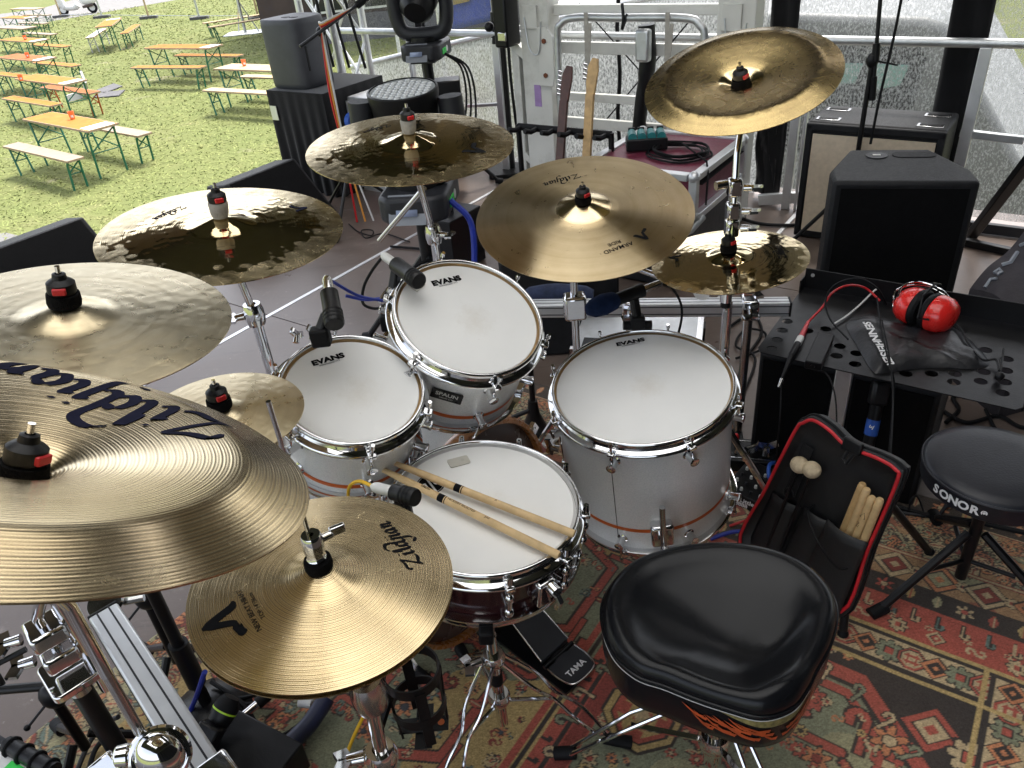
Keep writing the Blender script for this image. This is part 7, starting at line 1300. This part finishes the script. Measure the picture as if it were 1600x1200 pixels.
# guitar rack and guitars
gl, gr2 = (-2.2505, 0.6185), (-1.7272, 0.6396); gk = thing('guitar_rack', 'black padded guitar rack in front of the trailer frame', 'rack', st(3.25, (gl[0] + gr2[0]) / 2, 0)); zr = gl[1]
part('pad_bar', MB().tube([st(3.25, gl[0], zr), st(3.25, gr2[0], zr)], .018, 10), black_rubber, gk)
for t in (gl[0], gr2[0]): part('upright', MB().cyl(st(3.25, t, zr + .01), st(3.25, t, .02), .014), black_metal, gk); part('foot', MB().cyl(st(3.0, t, .02), st(3.45, t, .02), .014), black_metal, gk)
for k in range(6): t = gl[0] + (gr2[0] - gl[0]) * (.04 + .92 * k / 5); part('prong', MB().tube([st(3.25, t, zr), st(3.20, t - .01, zr - .005), st(3.16, t - .02, zr + .008)], .013, 8), black_rubber, gk)
part('base_bar', MB().tube([st(3.1, gl[0], .16), st(3.1, gr2[0], .16)], .02, 10), black_rubber, gk)
def guitar(label, top, low, body, fb_m, neck_m, pegs):
    a, b = V(top), V(low); d = (b - a).normalized(); M = fr(a, -d, TA); L_ = (b - a).length; o = thing('guitar', label, 'guitar', (b.x, b.y, .16), 'guitars on the rack')
    part('headstock', MB(M).prism([(-.022, -.16), (.020, -.16), (.034, -.05), (.030, .0), (.0, .005), (-.020, -.03), (-.026, -.10)], -.006, .006, RX(R(-90)) @ Matrix(((1, 0, 0, 0), (0, -1, 0, 0), (0, 0, 1, 0), (0, 0, 0, 1))) if False else Matrix(((1, 0, 0, 0), (0, 0, 1, 0), (0, 1, 0, 0), (0, 0, 0, 1)))), neck_m, o, bevel=.003)
    for k in range(pegs): part('tuner', MB(M).cyl((-.026, 0, -.025 - .020 * k), (-.044, 0, -.022 - .020 * k), .004, .006, 8), chrome, o)
    part('neck', MB(M).box((0, 0, -.16 - .30), (.038, .020, .62)), neck_m, o, bevel=.006); part('fingerboard', MB(M).box((0, -.013 if (M @ V(0, -1, 0) - M @ V(0, 0, 0)).dot(V(0, 0, 1.6) - a) > 0 else .013, -.16 - .29), (.040, .006, .60)), fb_m, o)
    part('body', MB(M).prism(sm([(-.03, -.70, 0), (-.13, -.66, 0), (-.16, -.76, 0), (-.12, -.84, 0), (-.17, -.98, 0), (-.08, -1.06, 0), (.08, -1.06, 0), (.17, -.98, 0), (.12, -.84, 0), (.16, -.74, 0), (.10, -.67, 0), (.03, -.70, 0)], 4, True), -.02, .02, Matrix(((1, 0, 0, 0), (0, 0, 1, 0), (0, 1, 0, 0), (0, 0, 0, 1)))), body, o, bevel=.008); return o
g1a, g1b = (0.4025, 3.8269, 0.9027), (0.3609, 3.7582, 0.6255); g2a, g2b = (0.5124, 3.7441, 0.9404), (0.4761, 3.6713, 0.6366)
guitar('guitar with dark rosewood neck on the rack, left of the two', g1a, g1b, mat('red_guitar', (.25, .02, .02), .2, 0, .2, 6, 0, coat=.6), dark_wood, dark_wood, 6); guitar('bass guitar with pale maple neck on the rack, right of the two', g2a, g2b, black_plastic, stick_old, stick_old, 4)
# amplifier with maroon case on top, cable coil and clamp rack
am = thing('bass_amplifier', 'grey amplifier box with tilted handle pipe under the maroon case', 'amplifier', st(3.3, -1.5, 0)); part('case', MB(M_ST).box((3.30, -1.48, .17), (.52, .46, .33)), grey_plastic, am, bevel=.01); part('handle_pipe', MB().tube([st(2.98, -1.52, .10), st(2.96, -1.40, .20), st(3.02, -1.22, .31), st(3.10, -1.20, .345)], .016, 10), galv, am); part('foot', MB(M_ST).box((3.3, -1.48, .008), (.48, .42, .012)), black_rubber, am)
part('connector', MB().cyl(st(3.02, -1.235, .26), st(3.02, -1.235, .20), .012), blue_rubber, am)
mc = thing('rack_case', 'maroon flight case with aluminium edges and a cable coil on top', 'case', st(3.3, -1.48, .345)); part('body', MB(M_ST).box((3.32, -1.48, .448), (.56, .50, .19)), maroon, mc)
x0, x1, y0, y1, zb_, zt_ = 3.03, 3.61, -1.74, -1.22, .347, .547
for z in (zb_ + .012, zt_ - .008):
    for a, b in (((x0, y0), (x1, y0)), ((x1, y0), (x1, y1)), ((x1, y1), (x0, y1)), ((x0, y1), (x0, y0))):
        dx = .02 if a[0] != b[0] else 0; part('edge_profile', MB(M_ST).box(((a[0] + b[0]) / 2, (a[1] + b[1]) / 2, z), (abs(a[0] - b[0]) - .05 if dx else .040, .040 if dx else abs(a[1] - b[1]) - .05, .030)), alu, mc, bevel=.003)
for a in (x0, x1):
    for b in (y0, y1): part('corner_post', MB(M_ST).box((a, b, (zb_ + zt_) / 2), (.036, .036, zt_ - zb_ - .03)), alu, mc, bevel=.003); part('corner_ball', MB().ball(st(a, b, zt_ - .006), .027, 14), alu, mc); part('corner_ball', MB().ball(st(a, b, zb_ + .026), .024, 14), alu, mc)
part('lid_joint', MB(M_ST).box((3.32, -1.22 + .0008, .50), (.50, .042, .004)), black_rubber, mc); part('butterfly_latch', MB(M_ST).box((3.008, -1.40, .46), (.01, .08, .06)), chrome_dull, mc, bevel=.004); part('paper_label', MB(M_ST).box((3.18, -1.56, zt_ - .0045), (.10, .16, .0008)), white_plastic, mc); part('paper_label', MB(M_ST).box((3.13, -1.60, zt_ - .0035), (.05, .06, .0008)), blue_banner, mc)
for k in range(5): Rc = .085 + .011 * k + .004 * math.sin(k * 2); 
co = thing('cable_coil', 'coil of black cable lying on the maroon flight case', 'cable', st(3.27, -1.40, .55)); P = []
for i in range(150): a = i / 150 * 2 * math.pi * 6; rr_ = .118 + .016 * math.sin(i * .11) - .004 * (i // 25); P.append(st(3.29 + rr_ * math.cos(a), -1.40 + rr_ * 1.15 * math.sin(a), .553 + .007 * (i // 38) + .003 * math.sin(i)))
part('loops', MB().tube(P + [st(3.16, -1.22, .57), st(3.12, -1.195, .53), st(3.10, -1.19, .40)], .0045, 6), black_rubber, co)
tq = V((0.7352, 3.6021, 0.6)); cl = thing('battery_charger', 'teal and black battery charger on the flight case', 'charger', (tq.x, tq.y, .548)); Mq = T(tq.x, tq.y, .55) @ RZ(-.12); part('tray', MB(Mq).box((0, 0, .028), (.19, .09, .055)), black_plastic, cl, bevel=.006)
for k in range(4): part('cell', MB(Mq).cyl((-.066 + .044 * k, -.035, .062), (-.066 + .044 * k, .045, .062), .020, n=16), teal_m, cl); part('fin', MB(Mq).box((-.066 + .044 * k, .055, .055), (.03, .012, .06)), black_plastic, cl)
# guitar cabinet and standing monitor
cbn = thing('guitar_cabinet', 'black guitar cabinet with beige grille cloth at the tarpaulin wall', 'cabinet', st(4.0, -.70, 0)); c0 = st(3.99, -.70, 0)
part('cabinet', MB(M_ST).box((4.02, -.70, .30), (.32, .60, .56)), tolex, cbn, bevel=.014); part('grille', MB(M_ST).box((3.852, -.70, .285), (.012, .53, .48)), beige_grille, cbn); 
for a, b, c in (((3.858, -.985, .29), (.024, .03, .56), 0), ((3.858, -.415, .29), (.024, .03, .56), 0), ((3.858, -.70, .557), (.024, .60, .035), 0), ((3.858, -.70, .028), (.024, .60, .035), 0)): part('frame_rail', MB(M_ST).box(a, b), tolex, cbn, bevel=.006)
for t in (-.92, -.48):
    for s_ in (3.92, 4.10): part('corner_handle', MB(M_ST).box((s_, t, .5815), (.05, .11, .004)), chrome_dull, cbn, bevel=.002); part('handle_slot', MB(M_ST).box((s_, t, .5842), (.028, .085, .003)), black_rubber, cbn)
for t in (-.95, -.45): part('caster', MB().cyl(st(3.9, t - .02, .014), st(3.9, t + .02, .014), .012), black_rubber, cbn)
mo = thing('standing_monitor', 'black stage monitor standing upright in front of the guitar cabinet', 'speaker', V((1.7934, 3.1332, 0.0))); q0, q1 = V((1.2513, 2.7261, 0.62)), V((1.7186, 2.5812, 0.62)); ym = (q1 - q0).normalized(); xm = V(-ym.y, ym.x, 0); Wm = (q1 - q0).length; Mmo = Matrix(((ym.x, xm.x, 0, q0.x), (ym.y, xm.y, 0, q0.y), (0, 0, 1, 0), (0, 0, 0, 1)))
part('cabinet', MB(Mmo).prism([(0, 0), (Wm, 0), (Wm, .13), (Wm * .80, .40), (Wm * .2, .40), (0, .13)], .004, .62), tolex, mo, bevel=.014); part('grille', MB(Mmo).prism([(.03, -.004), (Wm - .03, -.004), (Wm - .03, .0), (.03, .0)], .03, .595), grille_black, mo)
part('top_socket', MB(Mmo).cyl((Wm * .38, .31, .618), (Wm * .38, .31, .6235), .04, n=24), grey_plastic, mo); part('socket_label', MB(Mmo).box((Wm * .38, .31, .6245), (.028, .014, .002)), white_paint, mo); part('handle_recess', MB(Mmo).prism(rrect(.16, .07, .034), .6195, .6225, T(Wm * .66, .32, 0)), black_rubber, mo)
# boom stand at the right, leaning leg, soft bag
rf = st(3.92, -.33, 0) if False else V((1.6929, 3.4804, 0.5018)); rb_ = V(rf.x, rf.y, 0); o = thing('boom_microphone_stand', 'black boom microphone stand rising behind the standing monitor', 'stand', rb_); zc = (1.6879, 3.4842, 0.8715)[2]; cpt = V(rf.x, rf.y, zc)
part('tube', MB().cyl(rb_ + UP * .25, cpt, .011), black_metal, o); leg3(o, (rf.x, rf.y), .3, .30, 60, .010, black_metal); bt, bb_ = V((1.6975, 3.4769, 1.155)), V((1.7264, 3.4552, 0.7028)); off = cpt - (bt * .36 + bb_ * .64); bt += off * .6; bb_ += off * .6
part('boom', MB().tube([bt, bb_], .0085, 10), black_metal, o); part('counter_grip', MB().tube([bb_, bb_.lerp(bt, .22)], .014, 10), black_rubber, o); part('clutch', MB().ball(cpt, .028, 14, (1, .7, 1.2)), black_plastic, o); part('clutch', MB().cyl(bb_.lerp(bt, .36), bb_.lerp(bt, .52), .016), black_plastic, o); part('clutch_lever', MB().tube([cpt, cpt + V(.09, -.05, -.02)], .004, 6), black_metal, o)
cable('thin black cable hanging beside the right boom stand', [(1.7292, 3.3905, 1.1601), (1.7248, 3.3938, 0.9688), (1.7133, 3.4025, 0.737), (1.7083, 3.4063, 0.5292)], .006, black_rubber)
kl = V((2.2712, 3.1073, 0.5294)); kb = V((2.3177, 3.456, 0.01)); o = thing('keyboard_stand', 'black slanted stand leg at the right edge by the tarpaulin', 'stand', kb); part('leg', MB().bar(kb, kl, .05, .035), black_metal, o, bevel=.004); part('floor_bar', MB().bar((2.2361, 3.3696, 0.02), (2.4347, 3.1349, 0.02), .035, .035), black_metal, o, bevel=.004)
gb = thing('soft_cover', 'dark soft speaker cover with grey lettering at the right edge', 'cover', V((2.1206, 2.7988, 0.0))); A, B, C_, D = V((1.5825, 2.2983, 0.3508)), V((1.5656, 2.1137, 0.3777)), V((1.7547, 2.1832, 0.5792)), V((1.8678, 2.4219, 0.5813))
ga = (1.6229, 2.3372, 0.2632); 
def cov(u, v): p = (A * (1 - u) + D * u) * (1 - v) + (V((1.6053, 2.0236, 0.3296)) * (1 - u) + V((1.7931, 2.0708, 0.5891)) * u) * v; return p + UP * (.03 * math.sin(math.pi * v) + .015 * math.sin(u * 9 + v * 3)) 
covm = mat('charcoal_cover', (.030, .026, .031), .75, 0, .25, 10, .3, 120)
part('fabric', MB().grid(cov, 24, 14), covm, gb); part('side', MB().grid(lambda u, v: (lambda p: V(p.x, p.y, p.z * (1 - v)))(cov(u, 0)), 24, 5), covm, gb); part('side', MB().grid(lambda u, v: (lambda p: V(p.x, p.y, p.z * (1 - v)))(cov(0, u)), 14, 5), covm, gb); part('side', MB().grid(lambda u, v: (lambda p: V(p.x, p.y, p.z * (1 - v)))(cov(u, 1)), 24, 5), covm, gb)
gm = mat('grey_print', (.22, .24, .27), .6, 0, .1, 20, 0)
for pts in ([(.02, .22), (.10, .20), (.13, .27)], [(.17, .17), (.24, .18), (.22, .24), (.17, .22)], [(.30, .14), (.38, .20), (.50, .16)], [(.56, .12), (.60, .22), (.68, .12)], [(.75, .12), (.90, .14)]):
    part('lettering', MB().tube([cov(a, b) + V(-.001, -.003, .004) for a, b in pts], .007, 5), gm, gb)
# silver case and dark cabinet behind the floor tom
svc = thing('silver_case', 'silver aluminium case behind the floor tom below the rack bar', 'case', V((0.7185, 2.5921, 0.0))); f0, f1 = V((0.4407, 2.2245, 0.3)), V((0.6307, 2.1656, 0.3)); d = (f1 - f0).normalized(); Mc = fr((0, 0, 0), (0, 0, 1), d); Mc = T(f0.x, f0.y, 0) @ Mc
part('body', MB(Mc).box((-.02, .16, .145), (.42, .36, .28)), galv, svc)
for z in (.28, .015): part('edge', MB(Mc).box((-.02, -.022, z), (.43, .02, .022)), chrome_dull, svc); part('edge', MB(Mc).box((.19, .16, z), (.02, .37, .022)), chrome_dull, svc); part('edge', MB(Mc).box((-.02, .342, z), (.43, .02, .022)), chrome_dull, svc)
part('latch', MB(Mc).box((.201, .06, .24), (.012, .05, .06)), black_metal, svc); part('latch', MB(Mc).box((.201, .22, .24), (.012, .05, .06)), black_metal, svc); part('label', MB(Mc).box((-.14, .02, .2862), (.12, .08, .001)), black_plastic, svc)
dk = thing('bass_cabinet', 'black bass cabinet on the floor between the rack tom and floor tom', 'cabinet', V((0.2692, 2.6783, 0.0))); kp = V((0.258, 2.4862, 0.0)); part('case', MB(T(kp.x - .02, kp.y + .42, 0) @ RZ(STAGE_YAW - R(58))).box((0, 0, .22), (.46, .40, .43)), tolex, dk, bevel=.012); part('handle', MB(T(kp.x - .02, kp.y + .42, 0) @ RZ(STAGE_YAW - R(58))).box((.05, -.203, .32), (.10, .01, .05)), black_rubber, dk)
rl = V((0.1724, 2.2896, 0.5)); o = single('rolled_cloth', MB().tube(sm([rl + V(-.10, .02, -.03), rl + V(0, .01, -.02), rl + V(.12, -.02, -.03)], 5), [.03] + [.04] * 9 + [.03], 14), mat('denim_blue', (.02, .03, .07), .95, 0, .4, 40, .5, 300), 'dark blue rolled cloth lying on the bass cabinet', 'cloth', rl)
# ------------------------------------------------------------------ lower left corner
def black_stand(label, base, arms, ztop):
    b_ = V(base); o = thing('boom_microphone_stand', label, 'stand', (b_.x, b_.y, 0)); part('tube', MB().cyl((b_.x, b_.y, .12), (b_.x, b_.y, ztop), .011), black_metal, o); leg3(o, (b_.x, b_.y), .16, .20, 20, .010, black_metal)
    part('clutch', MB().ball((b_.x, b_.y, ztop), .027, 14, (1, .75, 1.2)), black_plastic, o); part('clutch_lever', MB().tube([(b_.x, b_.y, ztop), (b_.x - .045, b_.y - .04, ztop - .035)], .003, 6), black_metal, o); part('lever_knob', MB().ball((b_.x - .048, b_.y - .042, ztop - .037), .007, 10), black_plastic, o); part('boom', MB().tube(arms, .010, 10), black_metal, o); return o
q = V((-1.0084, 1.0435, 0.3)); black_stand('black boom stand at the lower left edge reaching out of the picture', q, [V((-1.1956, 1.0577, 0.32)), V((-1.0346, 1.0549, 0.32)), V((-0.9814, 1.0607, 0.31))], .30)
q = V((-0.8741, 1.2533, 0.34)); black_stand('black boom stand behind the hi-hat by the chrome disc', q, [V((-0.9481, 1.2448, 0.36)), V((-0.8625, 1.2493, 0.37)), V((-0.7492, 1.2485, 0.4))], .34)
o = thing('microphone', 'large black microphone with a lime ring lying under the hi-hat', 'microphone', (-0.7798, 1.1733, 0.0), 'drum microphones'); a, b = V((-0.7025, 1.083, 0.15)), V((-0.7493, 1.0251, 0.1)); M = fr(a, b - a); part('grille', MB(M).lathe([(0, -.030), (.018, -.028), (.027, -.012), (.028, .0)], 26), black_rubber, o); part('lime_ring', MB(M).lathe([(.0284, 0), (.0284, .004)], 26), lime, o); part('body', MB(M).lathe([(.028, .004), (.024, .03), (.020, .09), (.018, .14), (0, .14)], 24), black_plastic, o); part('clip', MB(M).box((0, .02, .06), (.05, .05, .06)), black_metal, o, bevel=.006); part('stand_leg', MB().tube([M @ V(0, .04, .06), V((-0.777, 1.0376, 0.01))], .010), black_metal, o)
o = thing('microphone_stand', 'upright black microphone stand beside the hi-hat', 'stand', (-0.8773, 1.2926, 0.0)); p = V((-0.8052, 1.1844, 0.25)); part('tube', MB().cyl((p.x, p.y, .05), (p.x, p.y, .62), .014), black_metal, o); part('grip', MB().cyl((p.x, p.y, .12), (p.x, p.y, .26), .022), black_plastic, o); part('foot', MB(T(p.x, p.y, 0)).lathe([(0, .05), (.03, .045), (.09, .02), (.10, .008), (0, .008)], 28), black_metal, o)
o = thing('chrome_tube', 'short chrome tube with rubber end lying on the rug below the hi-hat', 'tube', (-0.7398, 1.169, 0.0)); a, b = V((-0.7351, 1.0989, 0.05)), V((-0.6711, 1.1547, 0.06)); part('tube', MB().cyl(a, b, .010, n=16), chrome, o); part('grip', MB().cyl(b, b + (b - a) * .35, .014), black_rubber, o)
o = thing('floor_box', 'flat black box in the bottom left corner of the rug', 'box', (-0.632, 1.0288, 0.0)); f0, f1 = V((-0.6641, 1.0044, 0.1)), V((-0.6137, 1.029, 0.1)); d = V((-0.543, 0.9531, 0.1)) - f1; part('case', MB(T(V((-0.6565, 1.0088, 0.0))) @ RZ(-.55)).box((0, 0, .05), (.20, .15, .085)), black_metal, o, bevel=.004)
o = thing('hose', 'thick dark blue padded tube on the rug under the hi-hat', 'tube', (-0.5783, 1.1346, 0.0)); part('tube', MB().tube(sm([(-0.504, 1.1463, 0.07), (-0.5203, 1.1214, 0.06), (-0.544, 1.0897, 0.05), (-0.5798, 1.0463, 0.05), (-0.6124, 1.0178, 0.04), (-0.6353, 0.962, 0.04)], 6), .021, 12), mat('navy_sleeve', (.014, .018, .05), .5, 0, .2, 12, .1), o)
o = thing('cable_plug', 'white cable plug on the rug under the hi-hat rim', 'plug', (-0.5743, 1.1998, 0.0)); part('body', MB().cyl((-0.5712, 1.1592, 0.05), (-0.5418, 1.1474, 0.05), .015, .011), white_plastic, o)
for k, (u, p) in enumerate(((0, (-0.6776, 1.1106, 0.02)), (1, (-0.7133, 1.0495, 0.03)))): single('paper_tag', MB(T(p) @ RZ(.5 + k)).box((0, 0, 0), (.03, .016, .012)), white_plastic, 'small white tag on the rug, ' + ('by the chrome tube' if k == 0 else 'by the black floor box'), 'tag', p, 'white tags on the rug')
bn_ = thing('ring_binder', 'black comb-bound folder with a green label in the bottom left corner', 'folder', (-1.2211, 1.1045, 0.0)); a, b = V((-1.0501, 0.9412, 0.3)), V((-0.9281, 0.8741, 0.3)); d = (b - a); part('spine', MB().cyl(a, b, .016, n=16), black_plastic, bn_)
for k in range(4): c = a + d * (.1 + .27 * k); part('comb_ring', MB().torus(fr(c, d), .017, .004, 20, 6), black_rubber, bn_)
Mf = fr(a.lerp(b, .5), (0, 0, 1), d) @ T(0, -.09, -.008); part('page', MB(Mf).box((0, 0, 0), (.24, .17, .003)), white_plastic, bn_); part('green_label', MB(Mf).box((.0, .055, .0022), (.07, .035, .001)), green_label, bn_); part('case_below', MB(Mf).box((0, 0, -.145), (.26, .2, .28)), grey_plastic, bn_)
